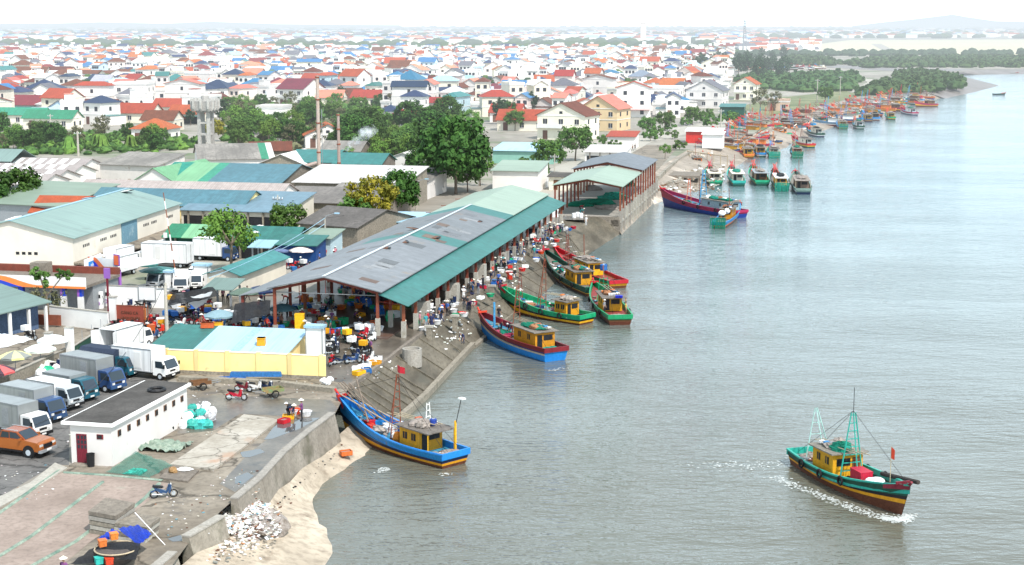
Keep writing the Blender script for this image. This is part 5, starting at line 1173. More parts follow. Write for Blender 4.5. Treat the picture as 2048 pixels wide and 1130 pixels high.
# ------------------------------------------------------------------ boats
def interp(f, n): return [f(i / (n - 1)) for i in range(n)]
NETO = M('orange_brown_net', (.45, .20, .11), rough=.9, var=.35, scale=4)
DECKB = M('blue_deck', (.06, .30, .48), rough=.6, var=.3, scale=1.2, blotch=((.30, .30, .30), 2.0, .6))
DECKW = M('worn_deck', (.26, .23, .20), rough=.8, var=.35, scale=1.2, blotch=((.12, .10, .08), 2.0, .55))
DECKG = M('green_grey_deck', (.22, .36, .36), rough=.6, var=.3, scale=1.2, blotch=((.35, .30, .28), 2.0, .6))
DECKR = M('red_deck', (.40, .10, .08), rough=.6, var=.3, scale=1.2)
HULLB = M('red_brown_hull', (.17, .055, .03), rough=.55, var=.35, scale=.8)
HEAPC = dict(net=NETW, green=NETG, orange=NETO, white=FOAM, black=NETB)
def heap(parent, name, c, r, mat, seed=0, n=9):
    rg = random.Random(seed); b = MB(); b.blob((c[0], c[1], c[2] + r[2] * .3), r, mat, rg, 7, n + 4, .22)
    for i in range(7): b.blob((c[0] + rg.uniform(-.6, .6) * r[0], c[1] + rg.uniform(-.6, .6) * r[1], c[2] + r[2] * rg.uniform(.3, .9)), (r[0] * .4, r[1] * .4, r[2] * .4), mat, rg, 5, 7, .3)
    return b.build(name, parent)
def ladder_mast(t, x, h, mat, w=1.1, y=0, lean=0.0, rungs=8, top_w=.25, along='y', z0=.3, name='ladder_mast', antenna=False, r=.05):
    b = MB()
    def P(s, f):
        ww = w / 2 + (top_w / 2 - w / 2) * f; return (x + lean * f + (s * ww if along == 'x' else 0), y + (s * ww if along == 'y' else 0), z0 + h * f)
    for s in (-1, 1): b.tube(P(s, 0), P(s, 1), r, mat, r * .8, n=5)
    for i in range(1, rungs + 1): f = i / (rungs + .3); b.tube(P(-1, f), P(1, f), r * .7, mat, n=4)
    if w > .9:
        q = (x + (1.0 if along == 'y' else 0), y + (.9 if along == 'x' else 0), z0); b.tube(q, P(0, 1), r * .8, mat, n=5)
    b.build(name, t)
    if antenna: c = MB(); c.tube((x + lean, y, z0 + h), (x + lean, y, z0 + h + 1.9), .025, BLACK, n=4); c.build('antenna', t)
def flag(t, x, y, z, h=1.6, s=1.0, hang=False):
    b = MB(); b.tube((x, y, z), (x, y, z + h), .025, BAMB, n=4); f = b.build('flagstaff', t)
    b = MB()
    if hang: b.add([(x, y, z + h), (x + .35 * s, y + .1, z + h - .2), (x + .42 * s, y + .05, z + h - 1.0 * s), (x + .1 * s, y - .05, z + h - .9 * s)], [(0, 1, 2, 3)], RED)
    else: b.add([(x, y, z + h), (x - .45 * s, y + .12, z + h - .05), (x - .85 * s, y - .05, z + h - .12), (x - .85 * s, y - .05, z + h - .62 * s), (x - .45 * s, y + .14, z + h - .6 * s), (x, y, z + h - .6 * s)], [(0, 1, 4, 5), (1, 2, 3, 4)], RED)
    b.build('flag', f)
def boat(label, stern, bow, Bm=3.4, hb=2.0, h0=.95, low=HULLB, stripe=YELL, up=BLUE, rail=None, deck=DECKB, cab=YPLK, roof=DECKW, tip=RED, group=None, detail=2, cabs=(.14, .36), opts=(), seed=0, mast=RUST, pos=None, name='fishing_boat', lowtop=.3, strtop=.55, transom=None, roofmat=None, band=None, bandtop=.62, dc=None):
    rg = random.Random(seed * 13 + 5)
    if pos is None:
        s_ = G(stern[0], stern[1], WZ); b_ = G(bow[0], bow[1], WZ); L = (b_ - s_).length; c = (s_ + b_) / 2; br = bearing(s_, b_)
    else: c, br, L = pos
    t = thing(name, label, 'boat', (c.x, c.y, WZ), facing(br), group)
    n = 13 if detail > 1 else 8
    def hbw(s): return Bm / 2 * ((.80 + .20 * math.sin(min(1, s / .42) * math.pi / 2)) if s < .42 else max(.015, 1 - ((s - .42) / .58) ** 2.3))
    def sheer(s): return h0 + .18 * (1 - s) ** 2 + hb * s ** 2.6
    def xs(s, z): return -L / 2 + L * s + (max(0, s - .5) ** 2) * 4 * .9 * max(0, z) * .42 - (.22 * z if s == 0 else 0)
    zk = -.65
    def sec(s):
        b = hbw(s); h = sheer(s); bw = b * (.86 - .35 * s ** 2); k = zk * (1 - s ** 5)
        P = [(0, k), (bw * .72, k * .55), (bw * .97, .08)]
        for f in (lowtop, strtop, bandtop if band else min(.99, (1 + strtop) / 2), 1): P.append((bw * .97 + (b - bw * .97) * f, .08 + (h - .08) * f))
        return [(xs(s, z), y, z) for y, z in P]
    S = [sec(i / (n - 1)) for i in range(n)]
    def strip(name, i0, i1, mat, off=0.):
        b = MB()
        for sg in (1, -1):
            v = []; f = []; m = i1 - i0 + 1
            for q in S: v += [(x, sg * y, z) for x, y, z in q[i0:i1 + 1]]
            for i in range(n - 1):
                for j in range(m - 1):
                    w = (i * m + j, (i + 1) * m + j, (i + 1) * m + j + 1, i * m + j + 1); f.append(w if sg < 0 else w[::-1])
            b.add(v, f, mat)
        q = S[0]; pts = [(x, y, z) for x, y, z in q[i0:i1 + 1]] + [(x, -y, z) for x, y, z in q[i0:i1 + 1][::-1]]
        b.poly(pts, transom if (transom and i1 > 3) else mat)
        return b.build(name, t)
    strip('hull', 0, 3, low); strip('stripe', 3, 4, stripe); (strip('band', 4, 5, band), strip('bulwark', 5, 6, up)) if band else strip('bulwark', 4, 6, up)
    dz = .42
    b = MB(); v = []
    for i in range(n):
        s = i / (n - 1); h = max(.25, sheer(s) - dz - .25 * s); bb = max(.01, hbw(s) - .09); v += [(xs(s, h) + (.05 if i == 0 else -.12 if i == n - 1 else 0), bb, h), (xs(s, h) + (.05 if i == 0 else -.12 if i == n - 1 else 0), -bb, h)]
    b.add(v, [(2 * i, 2 * i + 1, 2 * i + 3, 2 * i + 2) for i in range(n - 1)], deck); b.build('deck', t)
    rl = rail or up; b = MB(); v = []
    for i in range(n):
        x, y, z = S[i][6]; s = i / (n - 1); w = .13
        for sg in (1, -1): v += [(x, sg * y + sg * .04, z - .05), (x, sg * y + sg * .04, z + .06), (x, sg * max(0, y - w), z + .06), (x, sg * max(0, y - w), z - dz - .22 * s)]
    f = []
    for i in range(n - 1):
        for o_ in (0, 4):
            for j in range(3): a = i * 8 + o_ + j; f.append((a, a + 1, a + 9, a + 8))
    b.add(v, f, rl); x, y, z = S[0][6]; b.box(x - .03, x + .12, -y, y, z - dz, z + .06, rl); b.build('gunwale', t)
    # painted bow tip with a horn
    xt, yt, zt = S[-1][6]
    b = MB(); b.tube((xt - .5, 0, zt - .35), (xt + .18, 0, zt + .28), .15, tip, .1, n=6); b.box(xt - 1.0, xt - .86, -.55, .55, zt - .15, zt + .05, tip)
    for sg in (-1, 1): b.add([(xt - 2.0, sg * (hbw(.86)), sheer(.86) + .08), (xt, sg * .03, zt + .1), (xt, sg * .03, zt - .32), (xt - 2.0, sg * (hbw(.86) + .02), sheer(.86) - .2)], [(0, 1, 2, 3) if sg < 0 else (3, 2, 1, 0)], tip)
    b.build('bow_post', t)
    # wheelhouse
    if cab is not None:
        x0 = -L / 2 + L * cabs[0]; x1 = -L / 2 + L * cabs[1]; zc = sheer(.25) - dz; w = Bm * .32; H = 1.75
        b = MB(); b.box(x0, x1, -w, w, zc, zc + H, cab)
        for sg in (-1, 1): b.box(x0 + .3, x1 - .3, sg * w - .03 * (sg < 0), sg * w + .03 * (sg > 0), zc + .55, zc + .62, cab)
        cb = b.build('wheelhouse', t)
        b = MB(); b.slab([(x0 - (1.3 if 'canopy' in opts else .3), -w - .3, zc + H + .05), (x1 + .35, -w - .3, zc + H + .15), (x1 + .35, w + .3, zc + H + .15), (x0 - (1.3 if 'canopy' in opts else .3), w + .3, zc + H + .05)], .09, roofmat or DECKW); b.build('roof', cb)
        if detail > 0:
            for sg in (-1, 1):
                for k in range(2 if detail > 1 else 1):
                    xx = x0 + (x1 - x0) * (.3 + .42 * k); b = MB(); b.box(xx - .24, xx + .24, sg * w - .04, sg * w + .04, zc + .85, zc + 1.4, DARK)
                    if detail > 1: b.box(xx - .02, xx + .02, sg * w - .05, sg * w + .05, zc + .85, zc + 1.4, cab)
                    b.build('window', cb)
            for xx in (x0, x1):
                b = MB(); b.box(xx - .04, xx + .04, -w * .75, w * .15, zc + .85, zc + 1.4, DARK); b.build('window', cb)
                b = MB(); b.box(xx - .035, xx + .035, w * .3, w * .8, zc + .1, zc + 1.45, DARK if xx == x0 else BROWN); b.build('door', cb)
        if 'canopy' in opts and detail > 0:
            for sg in (-1, 1): b = MB(); b.tube((x0 - 1.2, sg * (w + .2), zc), (x0 - 1.2, sg * (w + .2), zc + H), .05, cab if detail > 1 else BAMB, n=5); b.build('canopy_post', cb)
        if detail > 0:
            heap(t, 'net_heap', (x0 + (x1 - x0) * .5, 0, zc + H + .15), ((x1 - x0) * .42, w * .8, .28), HEAPC[('net', 'green', 'net', 'black')[seed % 4]], seed)
            b = MB()
            for k in range(3 if detail > 1 else 1): b.tube((x0 - .4, -w * .7 + k * .3, zc + H + .3), (x1 + 1.8 + k * .3, -w * .3 + k * .4, zc + H + .5), .04, BAMB, n=4)
            b.build('bamboo_pole', t)
    mx_ = -L / 2 + L * .52
    if 'mast' in opts: ladder_mast(t, mx_, 5.2 + .4 * (seed % 3), mast, lean=-.3, z0=sheer(.5) - dz)
    if 'mast2' in opts: ladder_mast(t, -L / 2 + L * .80, 3.8, RUST, w=.7, lean=.1, z0=sheer(.8) - dz - .3, rungs=6, name='signal_mast')
    if 'pole' in opts:
        b = MB(); b.tube((mx_, 0, sheer(.5) - dz), (mx_ - .2, .2, sheer(.5) + 4.5), .07, mast, .05, n=5); b.build('mast', t)
    if 'flag' in opts: flag(t, xt - 1.6, .1, zt - .5, 1.9, hang=seed % 2)
    if 'boom' in opts:
        b = MB(); b.tube((xt - .8, .3, zt + .1), (-L / 2 + L * .3, 1.0, sheer(.3) + .7), .055, BAMB, n=5); b.tube((xt - .8, -.3, zt + .1), (-L / 2 + L * .42, -1.1, sheer(.3) + .3), .055, BAMB, n=5); b.build('boom', t)
    if 'rig' in opts:
        b = MB(); hh = sheer(.5) - dz + 5
        for e in ((xt - .3, 0, zt), (-L / 2 + .2, .8, 1.2), (-L / 2 + .2, -.8, 1.2)): b.tube((mx_ - .3, 0, hh), e, .018, BLACK, n=3)
        b.build('rigging', t)
    if 'tyres' in opts:
        for k, f in enumerate((.2, .42, .62)):
            for sg in (-1, 1):
                b = MB(); b.torus((-L / 2 + L * f, sg * (hbw(f) + .1), sheer(f) - .25), .3, .09, BLACK, n=12, k=5); b.build('tyre_fender', t)
    if 'ring' in opts:
        b = MB(); b.torus((-L / 2 + L * .66, -(hbw(.66) + .14), sheer(.66) - .05), .36, .085, M('faded_lifebuoy_orange', (.62, .26, .15)), n=14, k=5); b.build('lifebuoy', t)
    if 'derrick' in opts:
        b = MB(); DC = (RED, RED, BAMB, ORNG, BLUE, WOOD)[seed % 6] if seed > 40 else RED; DC = dc or DC
        for k in (-1, 0, 1): b.tube((-L / 2 + L * .72, k * .5, sheer(.72)), (xt - .6, k * .25, zt + 1.0), .06, DC, n=5)
        b.tube((-L / 2 + L * .7, -.9, sheer(.7)), (-L / 2 + L * .92, .5, zt + 1.3), .07, DC, n=5); b.tube((-L / 2 + L * .7, .9, sheer(.7)), (-L / 2 + L * .92, -.3, zt + 1.5), .07, DC, n=5)
        b.build('bow_derrick', t)
    if 'nets' in opts:
        b = MB(); w = Bm * .42; rg2 = random.Random(seed)
        for k in range(9):
            yy = -w + k * w / 4.2; b.add([(-L / 2 - .35, yy, 1.9), (-L / 2 - .35, yy + w / 4.4, 1.9 - rg2.uniform(0, .2)), (-L / 2 - .6, yy + w / 4.8, -.1), (-L / 2 - .55, yy + rg2.uniform(0, .15), .1)], [(0, 1, 2, 3)], NETG)
        b.tube((-L / 2 - .35, -w - .2, 1.95), (-L / 2 - .35, w + .2, 1.95), .04, BAMB, n=4); b.build('hanging_net', t)
    fx = lambda f: -L / 2 + L * f
    D = lambda f: max(.25, sheer(f) - dz - .25 * f)
    if detail > 1:
        b = MB()
        for k in range(46):
            f_ = rg.uniform(.44, .86) if k % 3 else rg.uniform(.03, .13); yy = rg.uniform(-.75, .75) * hbw(f_); zz = max(.25, sheer(f_) - dz - .25 * f_); s_ = rg.uniform(.05, .2)
            b.at((-L / 2 + L * f_, yy, zz + .01), rg.uniform(0, 3)); b.box(-s_ * 2, s_ * 2, -s_, s_, 0, s_ * rg.uniform(.3, 1.2), rg.choice([FOAM, NETO, NETW, BLACK, WOOD, BROWN, NETG, BLUE, STEEL]))
        b.at(); o = b.build('deck_gear', t); o['kind'] = 'stuff'
        b = MB()
        for k in range(3): cx = -L / 2 + L * (.48 + .13 * k); b.torus((cx, (-1) ** k * .4 * hbw(.6), sheer(.5 + .12 * k) - dz - .12), .28, .06, (BAMB, NETO, WOOD)[k], axis='z', n=10, k=4); b.build('rope_coil', t); b = MB()
        heap(t, 'net_heap', (-L / 2 + L * (cabs[0] + cabs[1]) / 2 - .7, .45, sheer(.25) - dz + 1.9), (.6, .5, .35), NETO if seed % 2 else NETW, seed + 9)
        b = MB(); zc_ = sheer(.25) - dz + 1.95
        for k in range(4): b.box(-L / 2 + L * cabs[0] + .2 + k * .5, -L / 2 + L * cabs[0] + .5 + k * .5, -.9 + .1 * k, -.5 + .15 * k, zc_, zc_ + .18 + .05 * k, (FOAM, BLUE, STEEL, ORNG)[k])
        o = b.build('roof_gear', t); o['kind'] = 'stuff'
    if 'clutter' in opts or detail > 1:
        heap(t, 'net_heap', (fx(.66), .35, D(.66) - .03), (.9, .6, .35), HEAPC[('orange', 'net', 'green', 'orange')[(seed + 1) % 4]], seed + 3)
        heap(t, 'net_heap', (fx(.06), 0, D(.06) - .03), (.5, Bm * .3, .3), HEAPC[('net', 'green', 'black', 'net')[seed % 4]], seed + 4)
    if detail > 0 and cab is None: heap(t, 'net_heap', (fx(.3), 0, D(.3)), (1.2, .8, .5), HEAPC[('orange', 'net', 'green', 'white')[seed % 4]], seed)
    return t, dict(L=L, fx=fx, D=D, sheer=sheer, hbw=hbw, br=br, c=c, H=sheer(.25) - dz + 1.75)
def onboat(bt, x, y, z):
    t = bt[0]; a = t.rotation_euler.z; return Vector((t.location.x + x * math.cos(a) - y * math.sin(a), t.location.y + x * math.sin(a) + y * math.cos(a), WZ + z))
def barrel(p, mat, label, r=.3, h=.85, group=None):
    b = MB(); b.lathe((0, 0, 0), [(r * .92, 0), (r, h * .15), (r, h * .4), (r * 1.04, h * .42), (r, h * .45), (r, h * .85), (r * .9, h)], mat, n=12); b.lathe((0, 0, h), [(r * .3, 0), (r * .3, .04)], WHITE, n=6); o = b.build('barrel'); o.location = p; return tag(o, label, 'barrel', group)
def lump(p, r, mat, name, label, cat, group=None, seed=0):
    b = MB(); b.blob((0, 0, r[2] * .6), r, mat, random.Random(seed + int(p.x * 10)), 6, 9, .2); o = b.build(name); o.location = p; o.rotation_euler = (0, 0, seed); return tag(o, label, cat, group)
def fbox(p, s, mat, label, name='fish_box', cat='box', group=None, rz=0, lid=None):
    b = MB(); w, d, h = s; b.taper(-w / 2, w / 2, -d / 2, d / 2, 0, h, -.02, -.02, mat); b.box(-w / 2 - .04, w / 2 + .04, -d / 2 - .04, d / 2 + .04, h, h + .05, lid or mat); o = b.build(name); o.location = p; o.rotation_euler = (0, 0, rz); return tag(o, label, cat, group)

B1 = boat('blue boat with yellow stripe, its bow resting at the end of the retaining wall', (908, 932), (693, 868), 3.7, 2.35, 1.0, HULLB, YELL, BLUE, seed=0, cabs=(.20, .38), opts=('mast', 'canopy', 'boom', 'rig', 'clutter', 'derrick'), deck=DECKB, lowtop=.14, strtop=.32, band=NAVY, bandtop=.52, dc=WOOD)
B2 = boat('blue-hulled boat with dark red and cream bands and a bright blue stern', (1110, 722), (966, 672), 3.7, 1.5, 1.25, BLUE, M('cream_band', (.62, .50, .36)), DRED, seed=1, cabs=(.13, .42), opts=('mast', 'rig', 'clutter'), deck=DECKB, transom=BLUE, lowtop=.45, strtop=.58, band=M('purple_band', (.10, .05, .16)), bandtop=.72)
B3 = boat('long green boat with a yellow stripe and small yellow wheelhouse between two ladder masts', (1172, 648), (1010, 620), 3.5, 2.1, .95, HULLB, YELL, GREEN, seed=2, cabs=(.16, .30), opts=('mast', 'mast2', 'rig', 'tyres', 'ring', 'clutter', 'flag'), deck=DECKG, lowtop=.12, strtop=.34, band=BLACK, bandtop=.5)
B4 = boat('bright green boat with dark red deck and stern canopy, beside the long green one', (1240, 650), (1188, 597), 3.6, 1.2, 1.0, HULLB, BROWN, GREEN, seed=3, cabs=(.28, .46), opts=('canopy', 'rig', 'ring', 'tyres', 'clutter'), deck=DECKR, lowtop=.3, strtop=.5, roofmat=DECKW)
B5 = boat('dark green boat with a tall red bow, moored behind the long green one', (1190, 592), (1092, 543), 3.5, 2.2, .95, HULLB, YELL, DGREEN, seed=5, cabs=(.22, .42), opts=('pole', 'rig', 'clutter', 'tyres'), deck=DECKW, rail=DGREEN, lowtop=.25, strtop=.32)
B6 = boat('boat with red rails and a blue drum, farthest of the group at the slope', (1236, 577), (1112, 530), 3.4, 1.8, .9, HULLB, YELL, GREEN, seed=6, cabs=(.34, .56), opts=('pole', 'mast2', 'clutter'), deck=DECKR, rail=RED)
B7 = boat('green and yellow boat under way on the open river, with turquoise ladder masts', (1612, 924), (1802, 1030), 3.9, 1.5, 1.15, HULLB, YELL, DGREEN, seed=8, cabs=(.24, .46), opts=('tyres', 'clutter', 'rig'), deck=DECKG, rail=TURQ, lowtop=.42, strtop=.55, transom=DGREEN, tip=DRED, band=BLACK, bandtop=.66)
B8 = boat('crimson and blue trawler with a blue lattice mast beside the pier', (1480, 436), (1328, 412), 4.2, 2.2, 1.2, DBLUE, MAG, MAG, seed=9, cabs=(.08, .42), cab=M('pale_blue_paint', (.42, .58, .66)), opts=('tyres', 'pole', 'clutter', 'rig'), deck=DECKB, lowtop=.5, strtop=.7)
B9 = boat('small blue boat trailing a green net, in front of the crimson trawler', (1437, 457), (1478, 425), 3.0, 1.0, .9, HULLB, ORNG, BLUE, seed=7, cabs=(.35, .55), opts=('nets', 'clutter', 'pole'), deck=DECKW, lowtop=.2, strtop=.45)
# boat 1 extras
ladder_mast(B1[0], B1[1]['fx'](.3), 1.6, WHITE, w=.5, y=-.9, z0=B1[1]['H'] + .1, rungs=3, name='roof_rack')
b = MB(); x = B1[1]['fx'](.06); b.tube((x, -.9, .8), (x, -.9, 3.3), .09, YELL, n=6); b.tube((x - .1, -.9, 3.2), (x - .5, -1.1, 5.2), .03, BLACK, n=4); b.box(x - .8, x - .3, -1.3, -.9, 5.1, 5.2, WHITE); b.build('stern_mast', B1[0])
flag(B1[0], B1[1]['fx'](.52) - .3, 0, 5.6, 1.4, 1.0)
B7[0].location.z -= .22
# boat 7: turquoise masts
ladder_mast(B7[0], B7[1]['fx'](.50), 5.0, TURQ, w=1.9, z0=B7[1]['D'](.5), rungs=8, top_w=.35, antenna=True, r=.06)
ladder_mast(B7[0], B7[1]['fx'](.14), 3.7, M('pale_turquoise_paint', (.45, .70, .66)), w=2.1, z0=B7[1]['H'] - 1.4, rungs=4, top_w=.2, r=.05, lean=-.6, name='rear_frame')
flag(B7[0], B7[1]['fx'](.92), -.3, B7[1]['sheer'](.9), 2.6, .9, hang=True)
heap(B7[0], 'net_heap', (B7[1]['fx'](.40), -.1, B7[1]['H'] + .1), (.9, .8, .45), NETG, 31)
b = MB(); x = B7[1]['fx'](.2); b.add([(x, 1.3, 2.9), (x + 1.6, 1.35, 2.9), (x + 1.5, 1.6, 1.1), (x + .8, 1.7, .9), (x - .1, 1.55, 1.2)], [(0, 1, 2, 3, 4)], FOAM); b.build('hanging_sheet', B7[0])
b = MB(); x = B7[1]['fx'](.9); b.tube((x - 3, 1.0, 1.9), (x + .9, 1.6, 2.3), .17, M('dark_mat', (.06, .05, .045), var=.3), n=7); b.build('rolled_mat', B7[0])
fbox(onboat(B7, B7[1]['fx'](.64), -.3, B7[1]['D'](.64)), (1.5, .95, .8), RED, 'big red insulated box on the foredeck of the boat under way', cat='cool box', name='cool_box', rz=B7[0].rotation_euler.z)
lump(onboat(B7, B7[1]['fx'](.75), -.1, B7[1]['D'](.75)), (.7, .5, .3), FOAM, 'sack', 'white sack heap in front of the big red box on the moving boat', 'sack')
# boat 8 blue lattice
ladder_mast(B8[0], B8[1]['fx'](.47), 6.6, M('sky_blue_paint', (.08, .38, .68)), w=1.9, z0=1.2, rungs=9, top_w=.5, r=.08)
ladder_mast(B8[0], B8[1]['fx'](.66), 4.6, M('coral_paint', (.70, .16, .11)), w=1.1, z0=1.2, rungs=6, top_w=.4, r=.06, name='signal_mast')
ladder_mast(B4[0], B4[1]['fx'](.62), 3.0, GREEN, w=1.6, z0=.8, rungs=4, top_w=.9, name='bow_frame'); flag(B4[0], B4[1]['fx'](.62), 0, 3.8, 1.5, .7, hang=True)
b = MB(); b.tube((B2[1]['fx'](.82), .1, 1.3), (B2[1]['fx'](.82), .1, 4.2), .12, M('sky_blue_paint', (.1, .4, .7)), n=7); b.build('bow_bollard_post', B2[0])
# cargo and crew
F1 = lambda f, y=0, z=0: onboat(B1, B1[1]['fx'](f), y, B1[1]['D'](f) + z)
barrel(F1(.50, -1.0), DBLUE, 'blue barrel beside the ladder mast of the nearest moored boat'); barrel(F1(.56, -1.05), M('drum_blue', (.03, .16, .5)), 'taller blue drum just ahead of the other barrel on the nearest moored boat', .34, .95)
for i, (f, y) in enumerate([(.60, -.7), (.62, -.2), (.65, -.55), (.5, .1), (.47, -.1), (.44, -.5)]): fbox(F1(f, y, 0 if i < 5 else .2), (.7, .5, .42), FOAM, 'white foam box on the foredeck of the nearest moored boat', group='foam boxes on the nearest moored boat', rz=i)
for i, (f, y) in enumerate([(.72, -.6), (.75, .2), (.78, -.3), (.70, .6)]): fbox(F1(f, y), (.75, .5, .3), RED if i % 2 else BLUE, ('red' if i % 2 else 'blue') + ' basket on the bow of the nearest moored boat', 'basket', 'basket', ('red' if i % 2 else 'blue') + ' baskets on the nearest bow', rz=i * .7)
lump(F1(.46, .5), (.45, .35, .5), M('buoy_orange', (.75, .22, .03)), 'buoy', 'plump orange buoy in front of the yellow wheelhouse of the nearest moored boat', 'buoy')
barrel(onboat(B1, B1[1]['fx'](.22), -.5, B1[1]['H'] + .15), DBLUE, 'blue barrel lying among poles on the nearest wheelhouse roof', .28, .5)
F2 = lambda f, y=0, z=0: onboat(B2, B2[1]['fx'](f), y, B2[1]['D'](f) + z)
person(F2(.72, .1), 60, 'stand', 'cap', 'red', 'navy', '', label='crewman in red on the bow of the blue boat with the bright blue stern')
person(F2(.64, -.2), 200, 'bend', 'cap', 'navy', 'black', '', label='crewman in dark clothes bending over the deck of the blue boat with the bright stern')
person(F2(.5, .3), 140, 'stand', 'hair', 'grey', 'black', '', label='crewman standing against the wheelhouse front of the blue boat with the bright stern')
for i, (f, y) in enumerate([(.56, .8), (.6, .2), (.68, .7), (.55, -.6)]): fbox(F2(f, y), (.8, .55, .22), MAG if i < 3 else FOAM, ('crimson fish tray' if i < 3 else 'white fish tray') + ' on the blue deck of the boat with the bright stern', 'fish_tray', 'tray', ('crimson' if i < 3 else 'white') + ' trays on the blue deck', rz=i)
F3 = lambda f, y=0, z=0: onboat(B3, B3[1]['fx'](f), y, B3[1]['D'](f) + z)
person(F3(.38, 0), 250, 'bend', 'cap', 'black', 'black', '', label='crewman in black bending in front of the small wheelhouse of the long green boat')
person(F3(.36, .5), 200, 'squat', 'hair', 'pink', 'grey', '', label='person in pink squatting beside the wheelhouse of the long green boat')
fbox(F3(.68, .2), (.8, .6, .4), FOAM, 'white foam box on the foredeck of the long green boat'); fbox(F3(.58, -.3), (1, .7, .25), CABBL, 'flat blue tub on the deck of the long green boat', 'tub', 'tub')
F4 = lambda f, y=0, z=0: onboat(B4, B4[1]['fx'](f), y, B4[1]['D'](f) + z)
person(F4(.1, -1.0), 100, 'stand', 'hair', 'yellow', 'brown', '', label='person in yellow leaning out of the stern canopy of the bright green boat')
person(F4(.2, 1.2), 130, 'stand', 'cap', 'grey', 'black', '', label='person in grey on the left side deck of the bright green boat')
for i in range(3): fbox(onboat(B4, B4[1]['fx'](.2 + .1 * i), -.5 + .5 * i, B4[1]['H'] + .1), (.8, .6, .2), (TARP, FOAM, ORNG)[i], ('blue', 'white', 'orange')[i] + ' tray on the canopy roof of the bright green boat', 'fish_tray', 'tray')
F5 = lambda f, y=0, z=0: onboat(B5, B5[1]['fx'](f), y, B5[1]['D'](f) + z)
for i, (f, y, s) in enumerate([(.5, .5, 'black'), (.55, -.2, 'purple'), (.6, .6, 'navy')]): person(F5(f, y), 100 + i * 80, ('squat', 'bend', 'squat')[i], 'cap', s, 'black', '', label=f'fisher in {s} sorting the catch on the dark green boat with the tall red bow')
for i in range(5): lump(F5(.5 + .05 * i, -.8 + .35 * i), (.35, .3, .2), FOAM, 'sack', 'white sack on the deck of the dark green boat with the tall red bow', 'sack', 'white sacks on the dark green boat', i)
barrel(onboat(B6, B6[1]['fx'](.25), -.3, 1.6), M('drum_blue', (.03, .16, .5)), 'blue drum at the stern of the farthest boat at the slope', .5, .8)
for i in range(5): lump(onboat(B8, B8[1]['fx'](.12 + .07 * i), .4 - .3 * (i % 3), B8[1]['H'] + .1), (.6, .5, .35), (NETG, FOAM, NETO)[i % 3], 'net_bundle', ('green', 'white', 'orange')[i % 3] + ' net bundle on the long wheelhouse roof of the crimson trawler', 'net', ('green', 'white', 'orange')[i % 3] + ' bundles on the trawler roof', i)
for i in range(5): lump(onboat(B9, B9[1]['fx'](.2 + .14 * i), .2 * (-1) ** i, .9 + .9 * (i < 2)), (.6, .5, .45), (FOAM, FOAM, M('pale_float', (.62, .50, .36)), ORNG, ORNG)[i], 'sack', ('white sack', 'white sack', 'tan sack', 'orange float heap', 'orange float heap')[i] + ' heaped on the small boat trailing the green net', 'sack', ('white', 'white', 'tan', 'orange', 'orange')[i] + ' load on the small net boat', i)
# flags on the moored boats by the slope
# ---- first row beyond the pier: sterns towards the river
row = [((1432, 372), (1418, 352), GREEN, 'green boat with a cream cabin roof, leftmost in the row of five', CREAM, DECKW, 3.6, ('canopy', 'pole', 'derrick')),
       ((1478, 373), (1462, 352), TURQ, 'turquoise-sterned boat with an open cream cabin, second in the row of five', CREAM, DECKW, 3.5, ('canopy', 'pole', 'derrick')),
       ((1525, 372), (1505, 350), GREEN, 'green boat carrying emerald nets and a grey roof, middle of the row of five', BROWN, DECKW, 3.9, ('canopy', 'mast', 'clutter', 'derrick')),
       ((1565, 383), (1548, 358), DGREEN, 'boat with green nets hung over its stern, fourth in the row of five', YELL, DECKR, 3.4, ('canopy', 'nets', 'pole', 'derrick')),
       ((1607, 389), (1590, 362), M('grey_green_paint', (.25, .38, .34)), 'grey and white sterned boat with navy bottom, outermost in the row of five', M('old_brown_cabin', (.30, .22, .17)), DECKW, 4.0, ('canopy', 'tyres', 'pole'))]
for i, (s, bw, up, lab, cab, rf, Bm, op) in enumerate(row):
    boat(lab, s, bw, Bm, 1.3, 1.05, NAVY if i == 4 else DGREEN, M('thin_yellow_band', (.7, .5, .12)) if i < 4 else WHITE, up, seed=20 + i, cab=cab, cabs=(.14, .46), opts=op, deck=DECKW, detail=1, transom=up, roofmat=(CREAM, CREAM, STEEL, FOAM, NETW)[i], lowtop=.35, strtop=.5)
boat('small dark boat with an orange cabin lying on the mud behind the row of five', (1398, 337), (1385, 325), 2.9, 1.0, .9, NAVY, BLUE, DTEAL, seed=40, cab=ORNG, opts=('pole', 'clutter'), detail=1, pos=None)
b = MB()
